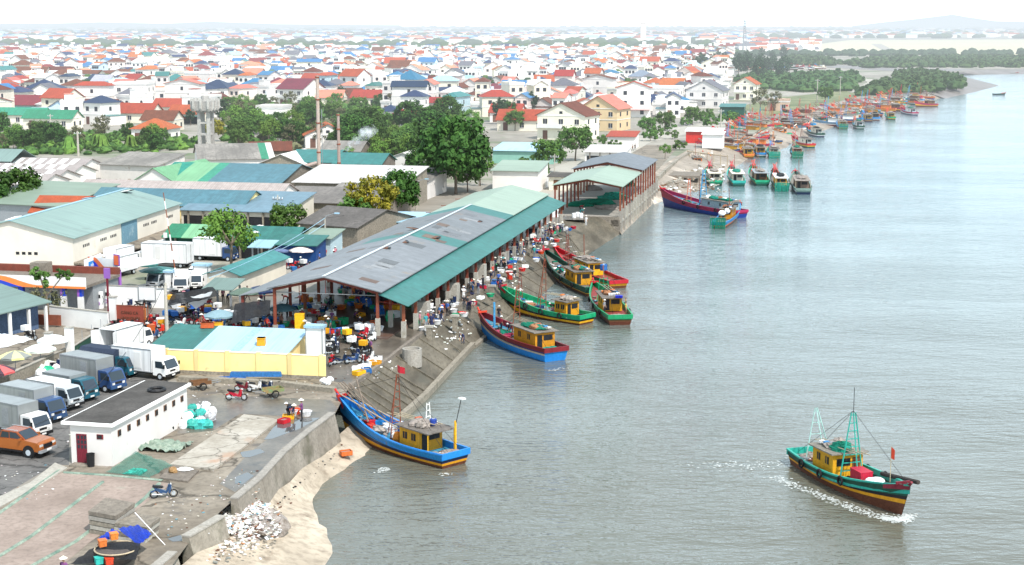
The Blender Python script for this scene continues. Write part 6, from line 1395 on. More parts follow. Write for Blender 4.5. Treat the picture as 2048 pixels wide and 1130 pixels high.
# ---- the crowded fleet along the mud shore
UP = [(RED, 'red'), (ORNG, 'orange'), (GREEN, 'green'), (BLUE, 'blue'), (TURQ, 'turquoise'), (DGREEN, 'dark green'), (MAG, 'crimson'), (CABBL, 'steel blue'), (M('pale_wood_paint', (.48, .36, .25)), 'bare wood'), (M('faded_blue_paint', (.16, .33, .50)), 'faded blue')]
CB = [(YPLK, 'yellow'), (CREAM, 'cream'), (ORNG, 'orange'), (WHITE, 'white'), (BROWN, 'brown')]
shore_out = [(1500, 318), (1545, 316), (1600, 312), (1600, 290), (1640, 276), (1680, 262), (1722, 262), (1745, 247), (1785, 243), (1812, 234), (1850, 213)]
rg = random.Random(33)
rows = [  # outer line, explicit: stern px, bow px, colour idx, cabin idx, label tail
 ((1500, 319), (1486, 306), 1, 0, 'carrying orange tarpaulin', 0), ((1525, 317), (1512, 303), 3, 0, 'wedged beside the orange one', 0), ((1553, 321), (1538, 304), 2, 1, 'with pink covers and a green net at its stern', 1), ((1600, 322), (1584, 303), 5, 2, 'with a white awning and bright green net hanging', 1),
 ((1622, 296), (1585, 288), 0, 1, 'pointing its pale bow at the river', 0), ((1648, 276), (1608, 266), 5, 1, 'lying alone with an open cream cabin frame', 0), ((1693, 262), (1672, 250), 3, 0, 'with bright blue nets over the stern', 1), ((1728, 262), (1702, 250), 5, 3, 'with a coral bow beside the blue one', 0),
 ((1742, 246), (1722, 238), 7, 0, 'with yellow cover in the blue cluster', 0), ((1756, 243), (1740, 235), 3, 4, 'with a square blue stern', 0), ((1790, 243), (1768, 233), 2, 0, 'at the outer end of the blue cluster', 0), ((1832, 231), (1800, 226), 6, 3, 'with white superstructure at the last bend', 0), ((1872, 213), (1832, 214), 6, 4, 'the last large dark one before the mangrove point', 0)]
for i, (s, bw, u, cb, tail, net) in enumerate(rows):
    up, un = UP[u]; cm, cn = CB[cb]
    boat(f'{un} boat with {cn} cabin {tail}', s, bw, 3.3, 1.4, 1.0, (HULLB, DGREEN, NAVY)[i % 3], (YELL, WHITE)[i % 2], up, seed=50 + i, cab=cm, cabs=(.15, .5), opts=('canopy', 'pole' if i % 2 else 'mast', 'derrick') + (('nets',) if net else ()), detail=1, mast=(RUST, M('sky_blue_paint', (.1, .4, .7)), ORNG, TURQ)[i % 4], pos=(((G(*s, WZ) + G(*bw, WZ)) / 2), bearing(G(*s, WZ), G(*bw, WZ)), max(9.5, min(15, (G(*s, WZ) - G(*bw, WZ)).length))))
inner = []
for k in range(88):
    f = (k + .5) / 88; x = 1436 + f * 410; yb = 312 - 112 * (max(0, f - .07) ** .78); y = yb + rg.uniform(-34, 4) * (1.05 - f * .75) - 3
    x += rg.uniform(-16, 16) - (8 if y < yb - 8 else 0)
    inner.append((x, y))
for i, (x, y) in enumerate(sorted(inner, key=lambda q: q[1])):
    up, un = UP[rg.randrange(10)]; cm, cn = CB[rg.randrange(5)]; p = G(x, y, WZ + .3); lift = max(0, (312 - 112 * max(0, min(1, (x - 1436) / 410)) ** .78) - y) / 34 * 1.9; p = G(x, y, WZ + .2 + lift)
    w_ = 'in the orange-red cluster nearest the pier' if x < 1600 else 'in the middle cluster' if x < 1700 else 'in the far blue-red cluster'
    lab = f'{un} fishing boat with {cn} cabin moored {w_}'
    boat(lab, None, None, 3.1, 1.6, 1.05, (HULLB, DGREEN, DBLUE, DRED)[i % 4], (YELL, WHITE, ORNG)[i % 3], up, seed=70 + i, cab=cm, cabs=(.15, .45), opts=(('mast', 'pole', 'pole', 'mast')[i % 4],) + (('derrick',) if i % 2 else ('boom', 'flag')), detail=1 if i % 2 == 0 else 0, group=lab, mast=(RED, RUST, ORNG, M('sky_blue_paint', (.1, .4, .7)))[i % 4], deck=(DECKR, DECKW, DECKB)[i % 3], pos=(p, -62 + rg.uniform(-16, 16) + (180 if rg.random() < .12 else 0), rg.uniform(11, 14)))[0].location.z = p.z
for i, (x, y) in enumerate([(1998, 190), (2028, 148)]):
    boat(['tiny dark rowing boat drifting off the mud spit', 'tiny pale boat near the far bank at the right edge'][i], None, None, 2.2, .6, .5, NAVY, NAVY, DGREEN, seed=300 + i, cab=None, detail=0, name='rowing_boat', pos=(G(x, y, WZ), 80, 6))
# boats beyond the mangrove tongue
for i in range(9):
    x = 1495 + i * 18; p = G(x, 138 + (i % 2) * 2, 0); up, un = UP[i % 10]
    o = boat(f'{un} boat in the far creek behind the mangrove band', None, None, 4, 1.6, 1.2, HULLB, WHITE, up, seed=320 + i, cab=CREAM, detail=0, opts=('pole', 'derrick'), group=f'{un} boats in the far creek', pos=(p, 60 + i * 20, 14)); o[0].location.z = .2
# wake of the moving boat, foam streaks on the water
FOAMW = M('wake_foam', (.75, .78, .76), var=.1, rough=.6, alpha=.6)
b = MB(); rg = random.Random(9)
def foamline(pts, w, n):
    for i in range(n):
        f = rg.random(); k = int(f * (len(pts) - 1)); a = G(*pts[k], WZ); c = G(*pts[k + 1], WZ); p = a.lerp(c, f * (len(pts) - 1) - k) + Vector((rg.gauss(0, w), rg.gauss(0, w), .02 + rg.random() * .03)); s = rg.uniform(.04, .17)
        an = rg.uniform(0, 3); d = Vector((math.cos(an), math.sin(an), 0)) * s; e = Vector((-math.sin(an), math.cos(an), 0)) * s * rg.uniform(.3, .8)
        b.add([p - d, p - e * .8, p + d * 1.1, p + e], [(0, 1, 2, 3)], FOAMW)
foamline([(1545, 955), (1600, 975), (1650, 995), (1700, 1015), (1760, 1035), (1810, 1044)], .32, 620); foamline([(1768, 1036), (1806, 1042), (1818, 1030)], .3, 420); foamline([(1580, 925), (1500, 935), (1400, 930)], .7, 160); foamline([(1585, 900), (1596, 930)], .3, 90); foamline([(768, 935), (760, 945), (775, 940)], .15, 60); foamline([(900, 946), (880, 952)], .2, 20)
foamline([(1130, 735), (1100, 742)], .2, 30)
o = b.build('wake_foam', kind='stuff'); tag(o, 'white broken foam along the bow wave and wake on the river', 'foam')
# ------------------------------------------------------------------ vehicles
HL = M('headlight', (.8, .8, .78), rough=.15, spec=.6); TAIL = M('tail_light', (.4, .01, .01), rough=.3)
WBOX = M('white_truck_box', (.82, .82, .82), rough=.4, var=.05, wave=1.6, wavecol=.05)
def wheel(t, x, y, r=.38, w=.22):
    b = MB(); b.tube((x, y - w / 2, r), (x, y + w / 2, r), r, BLACK, n=14); o = b.build('wheel', t)
    b = MB(); s = 1 if y > 0 else -1; b.tube((x, y + s * w / 2, r), (x, y + s * (w / 2 + .02), r), r * .55, SILV, n=10); b.build('rim', o)
def truck(label, px, py, face, box=ALU, cabm=WHITE, L=5.6, W=1.85, Hb=2.7, kind='box', open_rear=False, group=None, cabin_l=1.55):
    p = G(px, py); t = thing('box_truck' if kind == 'box' else 'canvas_truck' if kind == 'canvas' else 'van', label, 'truck', p, facing(face), group)
    xr = -L / 2; xf = L / 2; xc = xf - cabin_l; w = W / 2
    b = MB(); b.box(xr, xf - .3, -w * .8, w * .8, .5, .68, BLACK); b.build('chassis', t)
    for x in (xr + 1.0, xf - .75):
        for y in (-w + .12, w - .12): wheel(t, x, y, .36)
    bw = w + .06
    if kind == 'canvas':
        b = MB(); b.prism([(-bw, .75), (bw, .75), (bw, Hb - .35), (bw - .3, Hb), (-bw + .3, Hb), (-bw, Hb - .35)], xr, xc - .12, box, axis='x'); c = b.build('canvas_cover', t)
        b = MB(); 
        for x in (xr + .05, (xr + xc) / 2, xc - .2): b.box(x - .03, x + .03, -bw - .01, bw + .01, .9, Hb - .4, NAVY)
        b.build('cover_rib', c)
    else:
        b = MB()
        if open_rear:
            th = .07; b.box(xr, xc - .1, -bw, bw, .7, .78, box); b.box(xr, xc - .1, -bw, bw, Hb - .07, Hb, box); b.box(xr, xc - .1, -bw, -bw + th, .78, Hb - .07, box); b.box(xr, xc - .1, bw - th, bw, .78, Hb - .07, box); b.box(xc - .17, xc - .1, -bw + th, bw - th, .78, Hb - .07, STEEL)
        else: b.box(xr, xc - .1, -bw, bw, .7, Hb, box)
        c = b.build('cargo_box', t)
        b = MB(); e = .035
        for y in (-bw - e / 2, bw + e / 2):
            b.box(xr - .01, xc - .09, y - e / 2, y + e / 2, Hb - .08, Hb + .02, STEEL); b.box(xr - .01, xc - .09, y - e / 2, y + e / 2, .68, .76, STEEL)
            for x in (xr, xc - .14): b.box(x, x + .05, y - e / 2, y + e / 2, .76, Hb - .08, STEEL)
        b.build('box_edge', c)
        if not open_rear:
            for y in (-bw - .02, bw + .02):
                b = MB(); x = xr + (xc - xr) * .55; b.box(x, x + .9, y - .015, y + .015, .95, Hb - .3, box); b.box(x + .08, x + .82, y - .03, y + .03, 1.05, Hb - .4, STEEL if box == ALU else WHITE); b.build('side_door', c)
            b = MB(); b.box(xr - .03, xr, -bw + .08, -.02, .8, Hb - .1, box); b.box(xr - .03, xr, .02, bw - .08, .8, Hb - .1, box); b.tube((xr - .05, -.12, .9), (xr - .05, -.12, Hb - .2), .02, BLACK, n=4); b.build('rear_door', c)
        else:
            for s in (-1, 1):
                b = MB(); b.at((xr, s * bw, 0), s * -.4 + (0 if s > 0 else 0)); b.box(-.9, 0, -.03, .03, .8, Hb - .1, box); b.at(); b.build('rear_door', c)
    # cab: sloped forward-control body
    b = MB(); prof = [(xc, .45), (xf, .45), (xf + .02, 1.05), (xf - .42, 1.92), (xf - .60, 2.0), (xc, 2.0)]
    b.prism([(x, z) for x, z in prof], -w + .02, w - .02, cabm); c = b.build('cab', t)
    b = MB(); b.add([(xf + .012, -w + .14, 1.12), (xf + .012, w - .14, 1.12), (xf - .385, w - .2, 1.88), (xf - .385, -w + .2, 1.88)], [(0, 1, 2, 3)], GLASS); b.build('windscreen', c)
    for s in (-1, 1):
        b = MB(); y = s * (w - .005); v = [(xc + .3, y, 1.2), (xf - .15, y, 1.15), (xf - .48, y, 1.82), (xc + .3, y, 1.82)]; b.add(v, [(0, 1, 2, 3) if s < 0 else (3, 2, 1, 0)], GLASS); b.build('side_window', c)
        b = MB(); b.box(xf - .02, xf + .05, s * w * .62 - .14, s * w * .62 + .14, .74, .94, HL); b.build('headlight', c)
        b = MB(); b.box(xf - .15, xf - .05, s * (w + .12) - .06, s * (w + .12) + .06, 1.25, 1.6, BLACK); b.tube((xf - .1, s * w, 1.5), (xf - .1, s * (w + .12), 1.5), .02, BLACK, n=4); b.build('mirror', c)
    b = MB(); b.box(xf - .05, xf + .1, -w, w, .38, .62, BLACK if cabm in (WHITE, SILV) else cabm); b.build('bumper', c)
    b = MB(); b.box(xf + .1, xf + .115, -.22, .22, .42, .56, WHITE); b.build('number_plate', c)
    b = MB(); b.box(xf + .0, xf + .03, -w * .4, w * .4, .8, .98, BLACK); b.build('grille', c)
    t.scale = (.94, .94, .94); return t
truck('grey box truck with a white cab, nearest the copper pickup', 35, 868, 122, ALU, WHITE, 6.2, 1.9, 2.8)
truck('grey box truck with a dark blue cab, second in the parked line', 68, 836, 122, ALU, CABBL, 6.0, 1.9, 2.8)
truck('white box truck with a silver cab, third in the parked line', 112, 812, 122, WBOX, SILV, 5.2, 1.75, 2.3)
truck('small silver box truck with a dark teal cab, beside the tall aluminium box', 143, 795, 122, ALU, DTEAL, 5.2, 1.75, 2.25)
truck('tall aluminium box truck with a steel blue cab', 188, 775, 122, ALU, CABBL, 6.4, 1.95, 3.0)
truck('dark navy canvas-covered truck with a teal cab', 222, 748, 118, M('navy_canvas', (.035, .05, .085), rough=.8, var=.2), DTEAL, 6.0, 1.9, 2.6, kind='canvas')
truck('white box truck with a big white cab pointing at the old tyre roof', 292, 752, 116, WBOX, WHITE, 6.4, 2.0, 2.9)
truck('white box truck with open rear doors showing its empty load bay', 255, 700, 25, WBOX, WHITE, 6.0, 2.0, 2.7, open_rear=True)
truck('large white box truck facing the warehouse columns', 325, 533, 283, WBOX, WHITE, 8.4, 2.2, 3.4)
truck('white box truck parked behind the large one under the green workshop eaves', 355, 508, 283, WBOX, WHITE, 6.4, 2.1, 3.2)
truck('white box truck half hidden by the open-crowned tree', 432, 520, 103, WBOX, CABBL, 6.0, 2.1, 3.2)
truck('white box truck standing nearest the blue station sign', 238, 552, 200, WBOX, WHITE, 6.0, 2.0, 2.8)
truck('white box truck parked directly behind the one nearest the station sign', 232, 535, 200, WBOX, WHITE, 6.0, 2.0, 2.8)
truck('white van-like box truck beside the blank kiosk, left one', 366, 582, 175, WBOX, WHITE, 5.2, 1.9, 2.4)
truck('white van-like box truck beside the blank kiosk, right one', 395, 575, 175, WBOX, WHITE, 5.2, 1.9, 2.4)
truck('pale blue van with a green tarpaulin tied over its roof', 322, 575, 195, SILV, SILV, 4.4, 1.8, 2.0)
truck('small grey flat-backed truck on the quay apron near the far end of the hall', 1071, 478, 192, ALU, ALU, 4.8, 1.8, 1.7)
b = MB(); p = G(317, 575); b.at(p); b.lathe((0, 0, 0), [(2.2, 2.05), (1.6, 2.3), (.3, 2.55)], TEALR, n=8, jit=.1, rg=random.Random(2)); b.at(); tag(b.build('tarpaulin'), 'dark green tarpaulin stretched over the roof of the pale blue van', 'tarpaulin')
# copper pickup
p = G(38, 905); t = thing('pickup_truck', 'copper orange double-cab pickup with black wheel arches at the left edge', 'pickup truck', p, facing(112))
b = MB(); W = .93; prof = [(-2.6, .55), (2.55, .5), (2.65, .75), (2.6, 1.05), (2.35, 1.18), (1.25, 1.28), (-2.6, 1.25)]
b.prism(prof, -W, W, COPPER); bd = b.build('body', t)
b = MB(); b.prism([(1.3, 1.25), (.55, 1.80), (-.75, 1.84), (-1.15, 1.28)][::-1], -W + .12, W - .12, COPPER); b.build('cabin', t)
b = MB(); b.add([(1.27, -.72, 1.30), (1.27, .72, 1.30), (.60, .66, 1.79), (.60, -.66, 1.79)], [(0, 1, 2, 3)], GLASS); b.build('windscreen', t)
for s in (-1, 1):
    y = s * (W - .11)
    for a, c in ((-.95, -.15), (-.08, 1.0)):
        b = MB(); top0 = min(.5, c - .42); v = [(a, y, 1.3), (c, y, 1.3), (top0 if c > .5 else c, y, 1.74), (a + (.2 if a < -.5 else 0), y, 1.76)]; b.add(v, [(0, 1, 2, 3) if s < 0 else (3, 2, 1, 0)], GLASS); b.build('side_window', t)
    b = MB(); b.box(2.4, 2.63, s * .68 - .2, s * .68 + .2, .85, 1.03, HL); b.build('headlight', t)
    for x in (1.65, -1.6):
        b = MB(); b.tube((x, s * (W - .02), .42), (x, s * (W + .02), .42), .52, BLACK, n=16); b.build('wheel_arch', t)
        wheel(t, x, s * (W - .08), .40, .26)
    b = MB(); b.box(-1.2, 1.1, s * (W + .02) - .07, s * (W + .02) + .07, .42, .48, BLACK); b.build('side_step', t)
    b = MB(); b.box(.95, 1.1, s * (W + .1) - .1, s * (W + .1) + .1, 1.28, 1.42, COPPER); b.build('mirror', t)
b = MB(); b.box(2.6, 2.7, -.45, .45, .72, 1.0, BLACK); b.build('grille', t)
b = MB(); b.box(2.5, 2.76, -W, W, .42, .62, STEEL); b.build('bumper', t); b = MB(); b.box(2.76, 2.78, -.25, .25, .5, .66, WHITE); b.build('number_plate', t)
b = MB(); b.box(-2.45, -1.2, -.75, .75, 1.24, 1.27, BLACK); b.build('load_bed', t); b = MB(); b.tube((-1.0, -.6, 1.88), (.5, -.6, 1.86), .025, SILV, n=4); b.tube((-1.0, .6, 1.88), (.5, .6, 1.86), .025, SILV, n=4); b.build('roof_rail', t)
# motorbikes
def make_bike(col, box=None):
    t = thing('motorbike', 'bike', 'motorbike')
    for x in (-.62, .62):
        b = MB(); b.torus((x, 0, .29), .245, .045, BLACK, n=14, k=5); w_ = b.build('wheel', t); b = MB(); b.tube((x, -.03, .29), (x, .03, .29), .14, SILV, n=8); b.build('hub', w_)
    b = MB(); b.prism([(-.55, .62), (-.2, .35), (.2, .33), (.36, .62), (.42, .9), (.30, .92), (.15, .48), (-.1, .60), (-.70, .82)], -.09, .09, col)
    b.tube((-.1, 0, .34), (.12, 0, .28), .11, STEEL, n=7); b.build('frame', t)
    b = MB(); b.prism([(.28, .35), (.42, .38), (.5, .88), (.40, .95)][::-1], -.19, .19, col if col != WHITE else WHITE); b.build('leg_shield', t)
    b = MB(); b.prism([(-.72, .80), (-.1, .70), (0, .76), (-.1, .82), (-.68, .92)], -.13, .13, BLACK); b.build('seat', t)
    b = MB(); b.tube((.62, 0, .29), (.42, 0, .95), .04, STEEL, n=5); b.tube((.36, -.32, 1.04), (.42, 0, .98), .02, BLACK, n=4); b.tube((.36, .32, 1.04), (.42, 0, .98), .02, BLACK, n=4); b.tube((.43, 0, .92), (.50, 0, .96), .08, HL, n=6); b.build('handlebar', t)
    b = MB(); b.prism([(-.78, .42), (-.45, .55), (-.5, .62), (-.85, .5)], -.06, .06, col); b.tube((-.75, -.14, .34), (-.1, -.14, .28), .04, SILV, n=5); b.build('exhaust', t)
    if box: b = MB(); b.taper(-.98, -.36, -.32, .32, .92, 1.34, -.02, -.02, box); b.box(-1.0, -.34, -.34, .34, 1.34, 1.40, box); b.build('carrier_box', t)
    return t, proto_kids(t)
BK = {}
for n, c in (('red', RED), ('blue', CABBL), ('black', BLACK), ('white', WHITE), ('navy', NAVY), ('maroon', DRED)): BK[n, 'none'] = make_bike(c)
for n, c, bn, bc in (('black', BLACK, 'white', FOAM), ('red', RED, 'white', FOAM), ('navy', NAVY, 'white', FOAM), ('black', BLACK, 'yellow', YELL), ('blue', CABBL, 'blue', M('drum_blue', (.03, .16, .5)))): BK[n, bn] = make_bike(c, bc)
def bike(px, py, face, key, label, group=None):
    t, k = BK[key]; return dup(t, G(px, py) if not isinstance(px, Vector) else px, facing(face), label, group, ch=k, scale=R.uniform(.97, 1.05))
bike(328, 996, 75, ('blue', 'none'), 'blue and white motorbike parked alone on the open concrete')
bike(473, 801, 95, ('red', 'none'), 'red motorbike parked in front of the blue tarpaulin heap')
bike(487, 784, 110, ('maroon', 'none'), 'dark red motorbike at the left of the pair by the yellow wall')
bike(512, 783, 75, ('white', 'none'), 'white and black motorbike beside the blue tarpaulin')
bike(534, 784, 120, ('navy', 'none'), 'dark motorbike behind the wooden handcart')
bike(202, 672, 60, ('white', 'none'), 'white-fronted motorbike standing apart at the left of the parked cluster')
bike(308, 678, 40, ('blue', 'none'), 'motorbike with a teal cover behind the open white truck')
bike(62, 680, 120, ('black', 'white'), 'black motorbike with a white carrier box inside the walled yard')
bike(112, 742, 20, ('navy', 'none'), 'dark blue motorbike under the cream parasol')
kk = list(BK)
def cluster(n, x0, x1, y0, y1, tail, keys, seed, faces=(20, 60)):
    rg = random.Random(seed)
    pts = []
    while len(pts) < n:
        x = rg.uniform(x0, x1); y = rg.uniform(y0, y1)
        if all((G(x, y) - G(*q)).length > .72 for q in pts) or rg.random() < .03: pts.append((x, y))
    for x, y in sorted(pts):
        k = rg.choice(keys); lab = f"{k[0]} motorbike {'with a ' + k[1] + ' carrier box ' if k[1] != 'none' else ''}{tail}"
        bike(x, y, rg.uniform(*faces), k, lab, lab)
cluster(24, 222, 322, 648, 673, 'in the packed row below the rust-red gate', kk[:6] + kk[:3], 1, (-30, 60))
cluster(16, 238, 300, 598, 617, 'parked against the white fuel yard wall', kk[2:5], 2, (-60, 60))
cluster(26, 345, 425, 610, 655, 'in the parking area right of the concrete pole', kk, 3, (-90, 120))
cluster(20, 430, 545, 640, 668, 'packed below the black shade curtain', kk[2:], 9, (-90, 120))
cluster(22, 655, 745, 672, 735, 'at the corner of the market hall', kk, 4, (0, 200))
cluster(10, 560, 640, 535, 560, 'behind the hall near the lean-to', kk[2:], 6)
cluster(9, 680, 760, 478, 510, 'beside the parasols of the market street', kk[2:], 7)
# quay edge bikes
for i, (y, k) in enumerate([(12, ('black', 'white')), (18, ('navy', 'none')), (30, ('red', 'none')), (44, ('black', 'none')), (56, ('navy', 'white')), (68, ('red', 'white'))]):
    lab = f"{k[0]} motorbike {'with a white box ' if k[1] != 'none' else ''}under the river-side canopy"; bike(mkpt(2.2 + (i % 2), y), 0, 20 * i, k, lab, lab)
# handcarts
def cart(px, py, face, label, mat):
    p = G(px, py); t = thing('handcart', label, 'handcart', p, facing(face))
    b = MB(); b.box(-.8, .8, -.5, .5, .5, .56, mat)
    for y in (-.5, .46): b.box(-.8, .8, y, y + .04, .56, .82, mat)
    b.box(-.84, -.8, -.5, .5, .56, .82, mat); b.build('tray', t)
    for s in (-1, 1):
        b = MB(); b.torus((0, s * .58, .36), .3, .05, BLACK, n=14, k=5); b.build('wheel', t); b = MB(); b.tube((.8, s * .35, .55), (1.7, s * .3, .62), .03, STEEL, n=4); b.build('handle', t)
    return t
cart(402, 779, 60, 'old brown handcart standing alone on the dusty ground', BROWN); cart(546, 794, 240, 'wooden handcart with orange and green sides behind the two stooping people', M('painted_slats', (.45, .24, .10), rgb2=(.08, .30, .14), scale=2))
# ------------------------------------------------------------------ parasols
def parasol(px, py, r, h, mats, label, tilt=0, z=0, group=None):
    p = G(px, py, 0) if not isinstance(px, Vector) else px; t = thing('parasol', label, 'parasol', p, R.random(), group)
    b = MB(); b.tube((0, 0, .08), (0, 0, h), .035, STEEL, n=6); b.build('pole', t); b = MB(); b.lathe((0, 0, 0), [(.4, 0), (.4, .08), (.1, .14)], CONC); b.build('base', t)
    b = MB(); n = 8
    for i in range(n):
        a0 = 2 * math.pi * i / n; a1 = 2 * math.pi * (i + 1) / n; am = (a0 + a1) / 2; m = mats[i % len(mats)]
        def q(a, f): return (r * f * math.cos(a), r * f * math.sin(a), h + .05 - r * .36 * f ** 1.5)
        b.add([q(a0, 0), q(a0, .5), q(am, .49), q(a1, .5)], [(0, 1, 2, 3)], m); b.add([q(a0, .5), q(a0, 1), (q(am, .96)[0], q(am, .96)[1], q(am, 1)[2] + .03), q(a1, 1), q(a1, .5), q(am, .49)], [(0, 1, 2, 3, 4, 5)], m)
        b.add([q(a0, 1), (q(a0, 1)[0], q(a0, 1)[1], q(a0, 1)[2] - .14), (q(a1, 1)[0], q(a1, 1)[1], q(a1, 1)[2] - .14), q(a1, 1)], [(0, 1, 2, 3)], m)
    b.build('canopy', t); return t
SLT = M('grey_blue_cloth', (.22, .34, .38), var=.15, scale=1.2); DSL = M('dark_teal_cloth', (.06, .14, .17), var=.15); LILC = M('lilac_cloth', (.35, .42, .62), var=.1); BEIG = M('beige_cloth', (.52, .44, .34), var=.1); PALY = M('pale_yellow_cloth', (.70, .66, .30), var=.1); GREYC = M('grey_cloth', (.26, .27, .25), var=.1); PINKC = M('pink_red_cloth', (.66, .12, .14), var=.1); MILK = M('milky_cloth', (.70, .74, .66), var=.1); WHC = M('white_cloth', (.80, .84, .86), var=.06); ROSE = M('rose_cloth', (.80, .68, .66), var=.06)
for a in [(32, 752, 1.45, 2.3, [PALY, GREYC], 'yellow and grey striped parasol beside the pink one at the left edge'), (-4, 782, 1.6, 2.3, [PINKC, M('dark_plum_cloth', (.09, .05, .07))], 'red and dark striped parasol cut by the left edge'),
          (82, 735, 1.45, 2.2, [MILK], 'faded cream parasol over the stall seats'), (108, 722, 1.5, 2.5, [WHC], 'white parasol directly beside the small woman on the pavement'),
          (440, 668, 1.65, 2.5, [SLT], 'large pale blue-grey parasol left of the black shade cloth'), (566, 655, 1.45, 2.5, [DSL], 'dark teal parasol right of the black shade cloth at the hall corner'),
          (684, 492, 1.9, 2.4, [LILC], 'lilac parasol under the yellow-green tree'), (733, 484, 1.6, 2.4, [BEIG], 'beige parasol right of the lilac one'), (568, 528, 1.6, 2.4, [M('blue_violet_cloth', (.20, .25, .48))], 'blue-violet parasol beside the arched green stall roof'),
          (606, 530, 1.8, 2.6, [ROSE], 'front one of the two pale rose parasols beside the lean-to'), (616, 518, 1.9, 2.7, [M('pale_rose_cloth', (.78, .72, .72))], 'rear one of the two pale rose parasols beside the lean-to'), (653, 500, 1.2, 2.3, [WHC], 'small white parasol behind the rose ones'),
          (490, 622, 1.7, 2.6, [M('olive_green_cloth', (.12, .17, .13))], 'dark olive parasol under the lean-to roof'), (520, 618, 1.7, 2.6, [NAVY], 'navy parasol under the lean-to roof'),
          (298, 560, 1.2, 2.3, [TEALR], 'dark green parasol near the pale blue van')]: parasol(*a)
# shade cloths
def cloth(name, label, cat, pts, mat, sag=.4, n=8):
    A, Bq, C, D_ = pts; b = MB(); v = []
    for i in range(n + 1):
        for j in range(n + 1):
            u = i / n; w_ = j / n; p = A * (1 - u) * (1 - w_) + Bq * u * (1 - w_) + C * u * w_ + D_ * (1 - u) * w_; p = p - Vector((0, 0, sag * 16 * u * (1 - u) * w_ * (1 - w_) + .05 * math.sin(u * 19 + w_ * 7))); v.append(p)
    b.add(v, [(i * (n + 1) + j, (i + 1) * (n + 1) + j, (i + 1) * (n + 1) + j + 1, i * (n + 1) + j + 1) for i in range(n) for j in range(n)], mat); return tag(b.build(name), label, cat)
cloth('shade_cloth', 'black shade net strung over the motorbikes beside the white yard wall', 'shade net', (G(333, 612, 2.6), G(440, 592, 2.8), G(425, 573, 3.2), G(345, 588, 3.4)), NETB, .5)
cloth('shade_cloth', 'black shade net hanging like a curtain under the hall lean-to', 'shade net', (G(462, 648, 1.4), G(540, 628, 2.0), G(541, 600, 3.3), G(470, 607, 3.0)), NETB, .3)
cloth('tarpaulin', 'small lilac-white triangular tarpaulin strung beside the concrete pole', 'tarpaulin', (G(366, 598, 2.6), G(425, 583, 3.2), G(412, 605, 2.0), G(392, 618, 1.4)), WHC, .2)
cloth('tarpaulin', 'long white tarpaulin stretched over the stall by the yard wall at the left edge', 'tarpaulin', (G(-20, 702, 2.2), G(68, 678, 2.2), G(40, 672, 2.4), G(-20, 664, 2.8)), WHC, .2)
# drying nets on the ground
sheet_net = M('net_on_ground', (.13, .22, .175), world=True, rough=.9, scale=.6, rgb2=(.36, .42, .34), var=.2)
def flat_cloth(name, label, cat, pxs, mat, z=.05, hump=.1, seed=1):
    rg = random.Random(seed); P = [G(x, y) for x, y in pxs]; A, Bq, C, D_ = P; n = 14; b = MB(); v = []
    for i in range(n + 1):
        for j in range(n + 1):
            u = i / n; w_ = j / n; p = A * (1 - u) * (1 - w_) + Bq * u * (1 - w_) + C * u * w_ + D_ * (1 - u) * w_; v.append(p + Vector((rg.uniform(-.08, .08), rg.uniform(-.08, .08), z + rg.random() * hump)))
    b.add(v, [(i * (n + 1) + j, (i + 1) * (n + 1) + j, (i + 1) * (n + 1) + j + 1, i * (n + 1) + j + 1) for i in range(n) for j in range(n)], mat); return tag(b.build(name, smooth=True), label, cat)
flat_cloth('spread_net', 'sheer green net spread on the concrete beside the white block', 'net', [(212, 948), (300, 958), (345, 932), (272, 905)], NETS, .08, .08)
flat_cloth('spread_net', 'darker bunched end of the green net lying toward the bag heap', 'net', [(272, 903), (350, 908), (388, 890), (292, 884)], sheet_net, .05, .4, 3)
flat_cloth('spread_net', 'small bright turquoise piece of net in front of the spread green net', 'net', [(245, 950), (285, 952), (296, 942), (268, 938)], M('turquoise_net', (.05, .5, .38), alpha=.8), .06, .1, 4)
for i, pts in enumerate([[(-20, 1040), (30, 1005), (75, 972), (118, 942)], [(-20, 1125), (60, 1075), (130, 1022), (205, 965)], [(60, 1135), (150, 1085), (180, 1062)], [(205, 1070), (262, 1020), (292, 995), (318, 968)], [(128, 946), (220, 952), (325, 962)]]):
    b = MB(); P = [G(*q) for q in pts]
    for a, c in zip(P, P[1:]):
        d = c - a; ang = math.atan2(d.y, d.x); b.at(a + Vector((0, 0, .04)), ang); b.prism([(-.16, 0), (.16, 0), (.07, .07), (-.07, .09)], 0, d.length, sheet_net, axis='x')
    b.at(); tag(b.build('net_edge'), ['rolled green net edge nearest the cracked asphalt', 'green net seam crossing the middle of the drying ground', 'rolled green net edge running to the black tarpaulin', 'rolled green net edge beside the blue motorbike', 'rolled net edge along the concrete kerb by the white block'][i], 'net')
# concrete slabs
def slab_px(label, pxs, z0, th, mat=LCONC, name='concrete_slab', cat='slab', group=None, zr=None):
    P = [G(x, y, zr if zr is not None else z0 + th) for x, y in pxs]
    for q_ in P: q_.z = z0 + th
    b = MB(); b.slab([tuple(p) for p in P], th, mat); return tag(b.build(name), label, cat, group)
slab_px('long low concrete platform between the bag heap and the puddles', [(340, 928), (428, 938), (560, 838), (488, 828)], 0, .16, M('stained_platform', (.42, .37, .30), world=True, rgb2=(.52, .48, .42), scale=.25, blotch=((.40, .26, .18), .18, .58), cracks=.25), 'platform', 'platform')
slab_px('square concrete cover with a straw basket on it, beside the green net', [(318, 955), (375, 962), (398, 940), (345, 930)], 0, .14, CONC, 'cover_slab')
lump(G(346, 945, .14), (.32, .3, .25), M('straw_heap', (.35, .19, .09)), 'straw_bundle', 'round brown straw bundle on the square concrete cover', 'bundle'); lump(G(368, 940, .14), (.6, .4, .1), FOAM, 'cloth', 'white cloth scrap on the square concrete cover', 'cloth')
